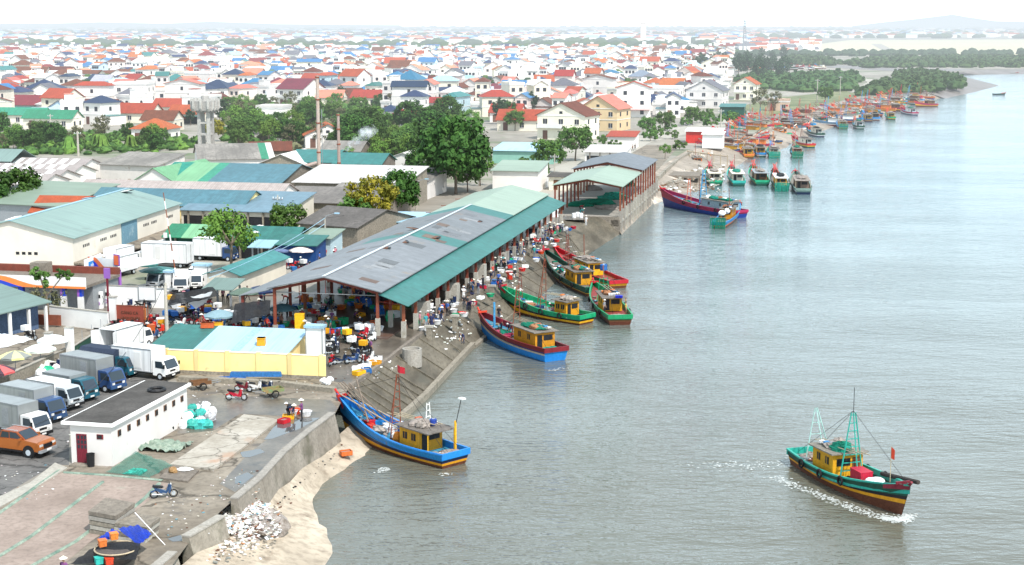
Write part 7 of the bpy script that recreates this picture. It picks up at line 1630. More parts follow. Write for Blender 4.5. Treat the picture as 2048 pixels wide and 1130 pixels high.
slab_px('pale painted panel lying on the kerb left of the drying ground', [(-40, 1010), (60, 965), (110, 925), (135, 935), (70, 975), (-40, 1035)], 0, .1, LCONC, 'kerb', 'kerb')
for i in range(5):
    z = i * .30; o = R.uniform(-1.5, 1.5); slab_px(['lowest', 'second', 'third', 'fourth', 'topmost'][i] + ' slab of the taller stack of thick concrete slabs', [(177 + o, 1022), (232 + o, 1032), (270 + o, 1005), (212 + o, 995)], z, .25, (CONC, LCONC)[i % 2], zr=1.45)
for i in range(4):
    z = i * .27; o = i * 1.5; slab_px(['lowest', 'second', 'third', 'topmost'][i] + ' slab of the lower right stack of concrete slabs', [(225 + o, 1047), (289 + o, 1056), (316 + o, 1035), (264 + o, 1027)], z, .22, (CONC, LCONC)[(i + 1) % 2], zr=1.0)
cloth('tarpaulin', 'crumpled royal blue tarpaulin thrown over the slab stack', 'tarpaulin', (G(236, 1056, 1.15), G(278, 1050, 1.35), G(304, 1068, 1.2), G(276, 1092, .9)), TARP, -.12, 12)
cloth('tarpaulin', 'smaller royal blue tarpaulin fold with orange buckets at the slab stack', 'tarpaulin', (G(194, 1078, .9), G(226, 1057, 1.25), G(240, 1066, 1.2), G(208, 1084, .9)), TARP, -.15, 10)
cloth('tarpaulin', 'black tarpaulin drooping over a frame at the bottom edge', 'tarpaulin', (G(140, 1128, .2), G(205, 1082, 1.05), G(282, 1086, 1.1), G(272, 1118, .6)), NETB, -.25, 12)
b = MB(); rg = random.Random(3); p = G(234, 1124)
t = thing('round_basket_boat', 'round basket frame with a dark mesh cover standing at the bottom edge', 'basket boat', p); b.torus((0, 0, .85), 1.25, .05, BAMB, axis='z', n=24, k=5); b.torus((0, 0, .3), .9, .05, BAMB, axis='z', n=20, k=5); b.build('rim', t); b = MB(); b.lathe((0, 0, 0), [(.8, .05), (1.05, .4), (1.2, .82), (.9, .93)], M('dark_weave', (.14, .12, .11), rough=.9, var=.3, scale=4), n=20); b.build('basket_shell', t)
for x, y, m, l in ((205, 1092, ORNG, 'orange bucket hanging on the blue tarpaulin, lower one'), (228, 1078, ORNG, 'orange bucket hanging on the blue tarpaulin, upper one'), (218, 1128, RED, 'red basket in front of the round basket boat'), (198, 1127, TURQ, 'green net bag in front of the round basket boat')):
    fbox(G(x, y, .3 if y > 1100 else 1.1), (.4, .4, .35), m, l, 'bucket', 'bucket', rz=.5)
person(G(130, 1172), 200, 'stand', 'cone', 'purple', 'black', '', label='person in a pale conical hat at the very bottom edge')
b = MB(); b.tube((0, 0, 0), (1.6, .8, 2.0), .03, WHITE, n=4); o = b.build('stick'); o.location = G(330, 1090); o.rotation_euler = (0, 0, 2.6); tag(o, 'pale leaning stick beside the lower right slab stack', 'stick')
# rubbish bags
rg = random.Random(14)
for i in range(34):
    u = rg.random(); x = 352 + 74 * u; y = 858 - 22 * rg.random() - 10 * u; k = rg.choice(['white', 'white', 'grey', 'teal' if x > 375 else 'white']); m = dict(white=FOAM, grey=M('grey_bag', (.5, .5, .52)), teal=M('teal_bag', (.06, .48, .42), rough=.4))[k]
    lump(G(x, y, 0) + Vector((0, 0, rg.choice([0, 0, .35, .6]) if 370 < x < 412 else 0)), (rg.uniform(.35, .6), rg.uniform(.3, .5), rg.uniform(.3, .42)), m, 'rubbish_bag', f'{k} rubbish bag in the heap beside the white block', 'bag', f'{k} rubbish bags beside the block', i)
for i in range(4): lump(G(385 + i * 10, 856), (.5, .45, .45), MATS['teal_bag'], 'rubbish_bag', 'teal rubbish bag in the heap beside the white block', 'bag', 'teal rubbish bags beside the block', i)
lump(G(340, 862), (.35, .3, .3), NETB, 'rubbish_bag', 'small black bag at the foot of the white block', 'bag')
for i, (x, y, m, n_) in enumerate([(72, 742, FOAM, 'white'), (86, 752, FOAM, 'white'), (98, 738, MILK, 'cream'), (106, 742, ROSE, 'pale pink'), (92, 750, GREEN, 'green')]): lump(G(x, y), (.8, .7, .5), m, 'sack', f'{n_} sack by the pavement behind the parked trucks', 'sack', f'{n_} sacks by the pavement', i)
# litter on the beach
b = MB(); rg = random.Random(18); LM = [FOAM] * 9 + [MILK] * 4 + [ROSE] * 4 + [CREAM] * 3 + [BROWN, BROWN, GREYC, GREYC, DIRT, M('faded_orange_scrap', (.6, .3, .15)), M('faded_blue_scrap', (.2, .4, .5))]
def beach_pt(x, y): return G(x, y, -1.0)
b.blob((G(500, 1045, -1.3).x, G(500, 1045, -1.3).y, -1.6), (2.3, 3.2, .95), M('rubbish_mound_soil', (.30, .25, .20), rgb2=(.62, .56, .52), scale=1.5, var=.3, bump=.2), rg, 10, 22, .2)
for i in range(2300):
    a = rg.random(); c = rg.random(); x = 448 + 118 * a * (1 - .2 * c) - 36 * c; y = 1002 + 56 * c + 16 * a + rg.gauss(0, 4)
    if a > .75 and rg.random() < .7: continue
    if i > 1700: x = 380 + rg.uniform(0, 240); y = 1120 - (x - 380) * .35 + rg.gauss(0, 12)
    p = beach_pt(x, y); s = rg.uniform(.03, .14) ; zz = .38 * math.exp(-((x - 500) / 45) ** 2 - ((y - 1035) / 30) ** 2)
    if x > 600 or y > 1128 or (x > 560 and i > 1700): continue
    b.at((p.x, p.y, p.z + zz + .03), rg.uniform(0, 6), rg.uniform(-.5, .5)); b.box(-s, s, -s * .6, s * .6, 0, s * rg.uniform(.2, .7), rg.choice(LM))
b.at(); o = b.build('litter', kind='stuff'); tag(o, 'pale rubbish and scraps spilling over the sand below the broken wall', 'litter')
b = MB()
for i in range(240):
    u = rg.random(); q = rg.random(); k = rg.choice([(720, 800, 640, 700), (860, 640, 930, 720), (760, 728, 850, 785), (1070, 490, 1170, 520), (1010, 560, 1060, 600), (905, 640, 935, 690)])
    x = k[0] + (k[2] - k[0]) * q + rg.gauss(0, 12); y = k[1] + (k[3] - k[1]) * q + rg.gauss(0, 8); p = G(x, y, 0)
    # height on the slope
    if not (700 < x < 1130): continue
    tx = [(700, 768), (760, 728), (875, 640), (980, 566), (1062, 490), (1130, 440)]; z = 0
    for (xa, ya), (xb, yb) in zip(tx, tx[1:]):
        if xa <= x <= xb: yt = ya + (yb - ya) * (x - xa) / (xb - xa); z = -max(0, min(1, (y - yt) / 95.)) * 2.3
    if y - yt > 75: continue
    p = G(x, y, z + .03); s = rg.uniform(.05, .2); b.at(p, rg.uniform(0, 6)); b.box(-s, s, -s * .6, s * .6, 0, .08, rg.choice(LM[:12]))
b.at(); o = b.build('litter', kind='stuff'); tag(o, 'white scraps and rubbish scattered over the sloping concrete bank', 'litter')
b = MB()
for i in range(260):
    f = rg.random(); x = 1300 + rg.uniform(0, 150); y = 330 + rg.uniform(0, 55); p = G(x, y, -1.3); s = rg.uniform(.1, .5); b.at(p, rg.uniform(0, 6)); b.box(-s, s, -s * .6, s * .6, 0, rg.uniform(.1, .4), rg.choice([CONC, LCONC, FOAM, BROWN, WOOD]))
for i in range(700):
    f = rg.random(); x = 1390 + f * 420 + rg.uniform(-20, 20); y = 318 - 118 * f ** .8 + rg.uniform(-34, 0) * (1 - f * .6); p = G(x, y, -.6); s = rg.uniform(.15, .8); b.at(p, rg.uniform(0, 6), rg.uniform(-.6, .6)); b.box(-s, s, -s * .15, s * .15, 0, .2, rg.choice([WOOD, BAMB, ORNG, WHITE, ROSE, CREAM, RED]))
b.at(); o = b.build('debris', kind='stuff'); tag(o, 'bleached timber, stones and scraps over the mud behind the moored fleet', 'debris')
b = MB()
for i in range(420):
    k = rg.choice([(360, 760, 650, 800), (350, 800, 430, 870), (420, 940, 520, 1000), (300, 990, 420, 1080), (0, 930, 110, 1000), (130, 860, 330, 900), (660, 690, 760, 760), (150, 680, 330, 760)])
    p = G(rg.uniform(k[0], k[2]), rg.uniform(k[1], k[3]), .03); s = rg.uniform(.02, .09); b.at(p, rg.uniform(0, 6)); b.box(-s, s, -s * .7, s * .7, 0, s * .4, rg.choice(LM))
b.at(); o = b.build('litter', kind='stuff'); tag(o, 'small scraps of rubbish scattered over the yard concrete', 'litter')
b = MB()
for i in range(300):
    f = rg.random(); p = G(640 - 220 * f + rg.gauss(0, 26), 900 + 190 * f + rg.gauss(0, 18), -2.0 + .9 * f); s = rg.uniform(.03, .12); b.at((p.x, p.y, p.z), rg.uniform(0, 6)); b.blob((0, 0, 0), (s, s * .8, s * .5), rg.choice([CONC, BROWN, GREYC, BLACK]), rg, 3, 5, .2)
b.at(); o = b.build('pebbles', kind='stuff'); tag(o, 'dark stones and shells strewn over the sandy strip', 'pebbles')
# white sheets drying on the slope near the pier
for i, (x, y) in enumerate([(1108, 486), (1118, 494), (1128, 502), (1138, 512), (1098, 478), (1148, 522)]):
    p = G(x, y, -.9); b = MB(); b.at((0, 0, 0), rad(-60)); b.slab([(-1.6, -.3, -.55), (1.6, -.3, .5), (1.6, .35, .5), (-1.6, .3, -.55)], .05, FOAM); b.at(); o = b.build('cloth_strip'); o.location = p + Vector((0, 0, .35)); tag(o, 'white cloth strip drying on the sloping bank beside the pier head', 'cloth', 'white cloth strips on the bank')
# footbridge of timber over the mud
t = thing('jetty', 'rickety bamboo jetty reaching over the mud to the moored boats', 'jetty', G(1375, 305)); a0 = G(1375, 305); a1 = G(1455, 318, -.5); d = a1 - a0
b = MB(); b.tube((0, .5, .3), (d.x, d.y + .5, .1), .12, BAMB, n=5); b.tube((0, -.5, .3), (d.x, d.y - .5, .1), .12, BAMB, n=5); b.build('rail', t)
for i in range(7): b = MB(); q = d * (i / 6); b.tube((q.x, q.y, -3), (q.x, q.y, .5), .1, BAMB, n=5); b.build('post', t)
slab_px('narrow stone causeway across the mud below the leftmost boats', [(1312, 350), (1400, 352), (1402, 344), (1318, 342)], -1.3, .5, CONC, 'causeway', 'causeway')
# big net heaps under the pier shelters
for i, (x, y, m, r) in enumerate([(1195, 408, NETG, (3.2, 1.6, .7)), (1225, 398, NETG, (2.6, 1.5, .9)), (1160, 412, NETG, (2.2, 1.4, .6)), (1215, 418, NETW, (2.0, 1.2, .5)), (1178, 380, NETW, (2.4, 1.2, .7)), (1245, 372, NETG, (2.2, 1.5, 1.0))]):
    t = thing('net_pile', ['big emerald net pile in the middle of the pale-roofed pier shelter', 'tall emerald net pile on the river side of the pier shelter', 'emerald net pile at the land side of the pier shelter', 'greyish net pile near the front edge of the pier', 'grey net pile in the shade of the pier shelter', 'green net pile between the two pier shelters'][i], 'net pile', G(x, y, .04)); heap(t, 'net_folds', (0, 0, 0), r, m, i); b = MB(); b.path([(-r[0] * .9, -.2, .1), (-r[0] * .3, .1, r[2]), (r[0] * .4, 0, r[2] * 1.05), (r[0] * .9, .3, .1)], .05, TURQ, n=4); b.build('float_rope', t)
# ------------------------------------------------------------------ market goods and people
rg = random.Random(77)
CRM = dict(yellow=YELL, blue=M('crate_blue', (.03, .16, .5), rough=.45), red=RED, white=FOAM, green=GREEN, orange=ORNG)
def crate(mat):
    b = MB(); w, d, h = .36, .26, .3
    b.box(-w, w, -d, d, 0, .03, mat)
    for s in (-1, 1): b.box(-w, w, s * d - .02, s * d + .02, .03, h, mat); b.box(s * w - .02, s * w + .02, -d + .02, d - .02, .03, h, mat)
    b.box(-w + .02, w - .02, -d + .02, d - .02, h * .5, h * .7, M('fish_silver', (.40, .36, .34), var=.4, scale=12, rough=.35)); return b
def tub(mat):
    b = MB(); b.lathe((0, 0, 0), [(.30, 0), (.40, .32), (.43, .34), (.38, .34), (.36, .28)], mat, n=12); b.lathe((0, 0, .22), [(.36, 0), (.2, .07)], MATS['fish_silver'], n=9, jit=.1, rg=random.Random(1)); return b
PROTO = {}
for n, m in CRM.items():
    PROTO['fish_crate', n] = crate(m); PROTO['tub', n] = tub(m)
CACHE = {}
def drop(kind, colr, p, label, cat, group=None, rz=0, s=1):
    if (kind, colr) not in CACHE:
        o = PROTO[kind, colr].build(kind); CACHE[kind, colr] = o
    else:
        o = CACHE[kind, colr].copy(); COL.objects.link(o)
    o.location = p; o.rotation_euler = (0, 0, rz); o.scale = (s, s, s); return tag(o, label, cat, group)
cols = list(CRM)
for i in range(100):
    y = rg.uniform(.2, 30) if i < 100 else rg.uniform(30, 88); x = rg.uniform(-MW - 2.5, -.8); kind = rg.choice(['fish_crate', 'fish_crate', 'tub']); c = rg.choice(cols + ['green', 'blue', 'blue', 'white'])
    w_ = 'on the floor inside the market hall'; lab = f"{c} {'plastic fish crate' if kind == 'fish_crate' else 'round tub of fish'} {w_}"
    for k in range(rg.choice([1, 1, 2, 3]) if kind == 'fish_crate' and i < 80 else 1):
        drop(kind, c, mkpt(x, y, .12 + .3 * k), lab, 'crate' if kind == 'fish_crate' else 'tub', lab, rg.uniform(0, 3), 1.25)
for i in range(64):
    y = rg.uniform(3, 90); x = rg.uniform(1.6, 6.2 if y > 8 else 4.5); kind = rg.choice(['fish_crate', 'tub', 'tub']); c = rg.choice(['red', 'white', 'green', 'blue', 'white', 'white'])
    lab = f"{c} {'plastic fish crate' if kind == 'fish_crate' else 'round tub of fish'} on the wet quay beside the canopy"; drop(kind, c, mkpt(x, y, .03), lab, 'crate' if kind == 'fish_crate' else 'tub', lab, rg.uniform(0, 3), 1.15)
# piles of big items seen at the front of the hall
for i, (x, y, m, l) in enumerate([(600, 665, YELL, 'tall yellow drum stack by the dark teal parasol'), (614, 652, FOAM, 'white cube box beside the tall yellow drums'), (651, 650, YELL, 'bright yellow box at the front edge of the market hall'), (555, 652, M('drum_blue', (.03, .16, .5)), 'blue drum under the dark teal parasol'), (388, 632, M('drum_blue', (.03, .16, .5)), 'blue box stack beside the small kiosk'), (283, 655, ORNG, 'amber crate stack right of the rust-red gate'), (322, 652, YELL, 'yellow crate with white lid at the foot of the concrete pole'), (300, 665, ORNG, 'orange bag pile right of the rust-red gate'), (433, 660, RED, 'red and white cool box under the pale blue-grey parasol')]):
    fbox(G(x, y), (.9, .8, .8 if i not in (0, 5) else 1.9), m, l, 'storage_box', 'box', rz=.3 * i, lid=FOAM if i in (6, 8) else None)
for i, (x, y, c) in enumerate([(716, 742, 'white'), (728, 738, 'white'), (742, 729, 'white'), (752, 722, 'white'), (718, 750, 'yellow'), (733, 745, 'blue'), (750, 730, 'yellow')]):
    drop('fish_crate', c, G(x, y), f'{c} fish crate on the quay edge near the motorbikes', 'crate', f'{c} fish crates on the quay edge', i, 1.4)
for i, (x, y, c, k) in enumerate([(577, 838, 'yellow', 'fish_crate'), (568, 846, 'red', 'fish_crate'), (591, 828, 'red', 'tub'), (583, 832, 'white', 'tub'), (612, 832, 'white', 'tub')]):
    drop(k, c, G(x, y), [('yellow crate at the corner of the low platform'), 'red crate at the corner of the low platform', 'pink-red tub between the stooping people', 'small white bucket left of the pink-red tub', 'white bucket right of the pink-red tub'][i], 'crate' if k == 'fish_crate' else 'tub', None, i, 1.2)
drop('fish_crate', 'orange', G(692, 910, -2.2), 'orange-red box lying on the sand beside the nearest bow', 'crate', None, .4, 1.2)
barrel(G(813, 636, .02) + Vector((0, 0, 1.95)), GREEN, 'green barrel standing on the first concrete tank beside the hall', .4, .9)
for i, (x, y) in enumerate([(1100, 430), (1108, 434), (1104, 424)]): lump(G(x, y), (.9, .8, 1.0), FOAM, 'big_bag', 'bulging white bulk bag stacked at the far end of the quay', 'bag', 'white bulk bags at the far end of the quay', i)
for i, (x, y) in enumerate([(648, 765), (655, 768), (660, 762)]): lump(G(x, y, .3), (.35, .3, .25), FOAM, 'sack', 'small white sack at the end of the yellow wall', 'sack', 'small white sacks at the wall end', i)
# well ring and mooring posts on the slope edge
p = G(824, 712, -.3); b = MB(); b.lathe((0, 0, 0), [(.95, -1), (.95, .75), (.75, .75), (.75, .3)], LCONC, n=16); o = b.build('concrete_ring'); o.location = p; tag(o, 'round concrete well ring at the top of the slope near the hall corner', 'well ring')
for i, (x, y) in enumerate([(910, 650), (984, 588), (942, 625), (1064, 508), (858, 672)]):
    p = G(x, y, -.3); b = MB(); b.box(-.25, .25, -.2, .2, -.6, .9, CONC); b.box(-.45, .45, -.25, .25, .9, 1.1, LCONC); o = b.build('mooring_block'); o.location = p; o.rotation_euler = (0, 0, rad(-QA)); tag(o, 'square concrete mooring block on the shoulder of the sloping bank', 'mooring block', 'mooring blocks on the bank')
# people placed one by one
for a in [(G(577, 838), 120, 'bend', 'cone', 'navy', 'black', 'person in navy with a conical hat bending beside the white buckets'), (G(587, 834), 250, 'bend', 'cap', 'black', 'navy', 'person in black stooping next to the one in navy by the buckets'),
          (G(604, 842), 270, 'reach', 'cone', 'purple', 'black', 'person in purple with a conical hat handling a tray on the wet ground'), (G(139, 710), 180, 'stand', 'hair', 'white', 'black', 'woman in a white top and black trousers standing on the pale pavement'),
          (G(742, 712), 60, 'stand', 'cone', 'purple', 'black', 'woman in purple with a broad conical hat carrying a red bag by the quay crates'), (G(809, 672), 200, 'walk', 'cone', 'brown', 'brown', 'person in brown with a conical hat walking past the hall corner post'),
          (G(718, 700), 90, 'squat', 'hair', 'black', 'black', 'person in black sitting on a motorbike beside the quay'), (G(840, 655), 100, 'stand', 'cap', 'pink', 'grey', 'person in a pink hat among the tubs near the green barrel'),
          (G(856, 652), 300, 'stand', 'cap', 'red', 'navy', 'person in red with a white hat among the tubs near the green barrel'), (G(852, 660), 150, 'stand', 'hair', 'teal', 'grey', 'person in faded blue standing in front of the person in red'),
          (G(863, 658), 200, 'walk', 'hair', 'navy', 'navy', 'tall person in dark clothes walking by the tubs'), (G(880, 640), 120, 'stand', 'hair', 'blue', 'navy', 'left one of two people in bright blue by the slope edge'), (G(884, 636), 300, 'stand', 'hair', 'blue', 'black', 'right one of two people in bright blue by the slope edge'),
          (G(927, 602), 150, 'reach', 'cap', 'white', 'white', 'person all in white carrying trays at the slope edge'), (G(945, 586), 60, 'reach', 'hair', 'navy', 'blue', 'man in jeans carrying something long by the slope edge'), (G(1006, 535), 330, 'stand', 'hair', 'teal', 'navy', 'person in teal standing at the quay edge above the red bow'),
          (G(1046, 505), 250, 'reach', 'cone', 'red', 'black', 'person in red with a white hat beside the tub pile above the red bow'), (G(926, 688, -1.3), 200, 'bend', 'hair', 'navy', 'navy', 'man in dark clothes bending on the sloping bank near the bright-sterned boat'),
          (G(998, 640, -1.8), 20, 'stand', 'cap', 'black', 'navy', 'person in black with a pale hat on the slope by the long green boat'), (G(1172, 452), 200, 'stand', 'cap', 'white', 'white', 'person in white standing on the pier head'), (G(1161, 432), 100, 'bend', 'cap', 'teal', 'teal', 'person in bright teal beside white drums on the pier head'),
          (G(1160, 424), 100, 'bend', 'hair', 'red', 'black', 'person in dark red behind the one in teal on the pier head'), (G(1265, 302), 150, 'walk', 'hair', 'brown', 'black', 'left one of two people walking on the bright side street'), (G(1270, 301), 150, 'walk', 'hair', 'black', 'black', 'right one of two people walking on the bright side street')]:
    person(a[0], a[1], a[2], a[3], a[4], a[5], '', label=a[6])
for i in range(3): barrel(G(1148 + i * 7, 436 - (i == 1) * 2), FOAM, 'white drum beside the people on the pier head', .35, .8, 'white drums on the pier head')
cc = ['red', 'blue', 'navy', 'pink', 'purple', 'grey', 'teal', 'black', 'white', 'brown']
for i in range(66):
    y = rg.uniform(6, 88); x = rg.uniform(1.2, 6); person(mkpt(x, y, .03), rg.uniform(0, 360), rg.choice(['stand', 'reach', 'bend', 'squat', 'walk']), rg.choice(['cone', 'hair', 'hair', 'cap']), rg.choice(cc + ['navy', 'black', 'grey', 'navy', 'black']), rg.choice(['black', 'navy', 'grey']), 'on the quay beside the canopy')
for i in range(42):
    y = rg.uniform(0, 26) if i < 34 else rg.uniform(26, 60); x = rg.uniform(-MW - 2, -.6); person(mkpt(x, y, .12), rg.uniform(0, 360), rg.choice(['stand', 'reach', 'bend', 'squat', 'squat']), rg.choice(['cone', 'cap', 'cap', 'cone', 'hair']), rg.choice(cc), rg.choice(['black', 'navy', 'grey']), 'inside the market hall')
for i in range(14):
    person(G(rg.uniform(560, 780), rg.uniform(480, 540)) if i < 0 else G(*(lambda f: (560 + 200 * f + rg.uniform(-14, 14), 560 - 92 * f + rg.uniform(-6, 6)))(rg.random())), rg.uniform(0, 360), rg.choice(['stand', 'walk', 'bend']), rg.choice(['cone', 'cap', 'hair']), rg.choice(cc), 'black', 'in the market street')
for i in range(26): person(G(rg.uniform(345, 600), rg.uniform(600, 668)), rg.uniform(0, 360), rg.choice(['stand', 'walk', 'bend', 'reach']), rg.choice(['cone', 'hair', 'hair', 'cap']), rg.choice(cc + ['navy', 'black']), 'black', 'between the packed motorbikes')
# low stall tables inside the hall front
for i, (x, y) in enumerate([(-3, 2.5), (-6.5, 5), (-9.5, 8), (-2.5, 9)]):
    t = thing('stall_table', ['low stall table nearest the front right post of the hall', 'low stall table in the middle of the hall front', 'low stall table on the left side of the hall', 'low stall table deeper along the right side of the hall'][i], 'table', mkpt(x, y, .12), rad(-QA)); b = MB(); b.box(-1, 1, -.5, .5, .42, .48, STEEL); b.build('tabletop', t)
    for sx in (-1, 1):
        for sy in (-1, 1): b = MB(); b.box(sx * .9 - .04, sx * .9 + .04, sy * .42 - .04, sy * .42 + .04, 0, .42, STEEL); b.build('leg', t)
    drop('fish_crate', ['white', 'yellow', 'red', 'blue'][i], mkpt(x, y, .6), ['white', 'yellow', 'red', 'blue'][i] + ' fish crate on a low stall table in the hall', 'crate', None, .5)
# ------------------------------------------------------------------ fuel station and walled yard
def text_on(t, s, size, loc, rot, mat, name='lettering', ext=.01):
    cu = bpy.data.curves.new(name, 'FONT'); cu.body = s; cu.size = size; cu.align_x = 'CENTER'; cu.align_y = 'CENTER'; cu.extrude = ext; cu.materials.append(mat)
    o = bpy.data.objects.new('font', cu); COL.objects.link(o); me = bpy.data.meshes.new_from_object(o.evaluated_get(bpy.context.evaluated_depsgraph_get())); bpy.data.objects.remove(o); o = bpy.data.objects.new(name, me); COL.objects.link(o); o.location = loc; o.rotation_euler = rot; o.parent = t; return o
SB = M('station_blue', (.02, .07, .50), rough=.4, var=.08); SO = M('station_orange', (.85, .22, .06), rough=.4, var=.08); SV = M('station_violet', (.30, .12, .45), rough=.4, var=.08); LB = M('sign_blue', (.02, .30, .72), rough=.4, var=.08)
def sm(x): x = max(0, min(1, x)); return x * x * (3 - 2 * x)
def wave_fascia(t, x0, x1, z0, z1, y, name='fascia', ph=0.):
    n = 28; b = MB(); b.box(x0, x1, y, y + .12, z0, z1, WHITE); f = b.build(name, t); H = z1 - z0
    for mt, g0, g1, nm, dy in ((SO, lambda u: 0.0, lambda u: .20 + .75 * sm(1 - (u - .28 + ph) / .4), 'orange_wave', .01), (SB, lambda u: 0.0, lambda u: .64 * sm(1 - (u - .22 + ph) / .33), 'blue_wave', .02)):
        b = MB(); v = []
        for i in range(n + 1): u = i / n; v += [(x0 + (x1 - x0) * u, y - dy, z0 + H * g0(u)), (x0 + (x1 - x0) * u, y - dy, z0 + H * min(.97, g1(u)))]
        b.add(v, [(2 * i, 2 * i + 2, 2 * i + 3, 2 * i + 1) for i in range(n) if g1(i / n) > .03 or g1((i + 1) / n) > .03], mt); b.build(nm, f)
p = G(172, 628); t = thing('fuel_station', 'fuel station with a white fascia waved in blue and orange over a grey wall', 'fuel station', (p.x, p.y, 0), rad(-QA))
b = MB(); b.box(-16, 0, 1.8, 8, 0, 3.1, STEEL); b.build('building_wall', t)
b = MB(); b.box(-16, .25, -.2, 8, 2.85, 3.15, CONC); b.build('canopy_deck', t)
b = MB(); b.box(-16, -11.5, -.35, -.23, 2.8, 4.05, SB); b.build('blue_end_panel', t); wave_fascia(t, -11.5, .3, 2.8, 4.05, -.35, ph=.15)
b = MB(); b.box(-16, .2, 7.6, 8.2, 3.15, 3.9, BRICK); b.build('parapet', t)
b = MB(); b.box(-9.2, -7.3, 5, 6.6, 3.15, 4.6, CONC); b.build('water_cistern', t)
for x in (-11.2, -7.6, -2.6, -.6):
    b = MB(); b.box(x - .28, x + .28, -.1, .35, 0, 1.9, WHITE); b.build('pillar', t); b = MB(); b.box(x - .28, x - .02, -.11, .36, 1.9, 2.8, SV if x > -4 else SB); b.box(x - .02, x + .28, -.11, .36, 1.9, 2.8, SB); b.build('pillar_band', t)
for x in (-9.4, -4.6): b = MB(); b.box(x - .5, x + .5, 1.74, 1.85, .5, 2.2, WHITE); b.box(x - .42, x - .05, 1.71, 1.74, .6, 2.1, GLASS); b.box(x + .05, x + .42, 1.71, 1.74, .6, 2.1, GLASS); b.build('window', t)
p = G(236, 598); t = thing('forecourt_canopy', 'second fuel canopy with a blue and orange wave above the pumps', 'canopy', (p.x, p.y, 0), rad(-(QA + 24)))
b = MB(); b.box(-4.8, .3, 0, 7, 3.4, 3.6, WHITE); b.build('canopy_deck', t); wave_fascia(t, -4.8, .3, 3.2, 4.6, -.15, ph=.05)
for x in (-4.4, 0): b = MB(); b.box(x - .15, x + .15, .2, .5, 0, 3.4, SV); b.build('pillar', t)
b = MB(); b.box(-.2, .75, -.25, -.1, 3.9, 5.2, SV); b.box(-.1, .65, -.28, -.25, 4.0, 5.1, SO); b.build('emblem_panel', t)
for i, (x, y) in enumerate([(199, 617), (214, 612)]):
    t = thing('fuel_pump', ['white fuel pump standing nearest the yard wall', 'white fuel pump under the tall station sign post'][i], 'fuel pump', G(x, y), rad(-QA)); b = MB(); b.box(-.4, .4, -.25, .25, 0, 1.9, WHITE); b.build('cabinet', t); b = MB(); b.box(-.28, .28, -.27, -.25, 1.2, 1.6, DARK); b.build('display', t); b = MB(); b.torus((0, -.28, .6), .2, .04, SV, n=12, k=4); b.build('emblem', t)
    b = MB(); b.path([(.42, -.1, 1.5), (.6, -.1, 1.0), (.45, -.1, .5)], .025, BLACK, n=4); b.build('hose', t)
p = G(218, 640); t = thing('station_sign_post', 'tall violet and red sign post of the fuel station', 'sign post', p, rad(-QA)); b = MB(); b.box(-.09, .09, -.09, .09, 0, 5.2, DRED); b.build('post', t); b = MB(); b.box(-.32, .32, -.12, .12, 4.5, 5.6, SV); b.build('sign_head', t)
# blue sign at the warehouse ledge
a_ = G(176, 560, 2.2); c_ = G(221, 545, 2.2); t = thing('station_name_sign', 'long white and bright blue sign board leaning up to the warehouse ledge', 'sign', (a_.x, a_.y, 0), math.atan2(c_.y - a_.y, c_.x - a_.x) + .12); l = (c_ - a_).length * 1.3
l = 4.6
b = MB(); b.box(-.6, l, 0, .15, 2.9, 4.6, WHITE); fb = b.build('board', t); b = MB(); b.box(.4, l + .02, -.02, .02, 2.9, 4.2, LB); b.build('blue_panel', fb)
text_on(fb, 'XĂNG DẦU', .55, (l * .52, -.035, 3.65), (rad(90), 0, 0), WHITE); text_on(fb, 'P', .6, (-.15, -.015, 3.6), (rad(90), 0, 0), SB, 'emblem')
# white yard wall with frame board
def wall_thing(label, a, c, h, th, mat, parts=(), name='yard_wall'):
    A = G(*a); C = G(*c); d = C - A; t = thing(name, label, 'wall', A, math.atan2(d.y, d.x)); b = MB(); b.box(0, d.length, 0, th, 0, h, mat); b.build('wall_panel', t); b = MB(); b.box(-.04, d.length + .04, -.05, th + .05, h, h + .08, LCONC); b.build('coping', t); return t, d.length
t, l = wall_thing('long bright white yard wall behind the motorbikes and the empty frame board', (212, 612), (332, 617), 2.3, .2, WHITE)
b = MB(); b.box(4.0, 6.1, -.12, -.06, .8, 2.4, STEEL); b.box(4.1, 6.0, -.14, -.12, .9, 2.3, FOAM); b.build('frame_board', t)
wall_thing('low white wall with wire on top between the station and the rust-red gate', (100, 648), (216, 662), 1.9, .2, WHITE)
t, l = wall_thing('dark green sheeted fence along the pale pavement', (148, 712), (222, 664), .9, .08, DGREEN, name='sheet_fence')
for i in range(5): b = MB(); b.tube((l * i / 4, .1, 0), (l * i / 4, .1, 1.9), .03, STEEL, n=4); b.build('post', t)
wall_thing('concrete yard wall running behind the parasols at the left edge', (-20, 790), (148, 712), 1.0, .2, CONC)
for x, y, h, l in ((141, 718, 3.0, 'thick white gate pillar beside the woman in white'), (228, 655, 3.2, 'pale gate pillar at the left end of the rust-red gate'), (98, 690, 1.2, 'short white fence pillar inside the walled yard')):
    b = MB(); b.box(-.32, .32, -.3, .3, 0, h, WHITE); b.box(-.38, .38, -.36, .36, h, h + .1, LCONC); o = b.build('gate_pillar'); o.location = G(x, y); o.rotation_euler = (0, 0, rad(-QA)); tag(o, l, 'pillar')
b = MB(); b.box(0, 4.3, 0, .15, .2, 1.3, BRICK); o = b.build('brick_wall'); o.location = G(46, 652); o.rotation_euler = (0, 0, rad(-QA)); tag(o, 'short run of old red brick wall inside the walled yard', 'wall')
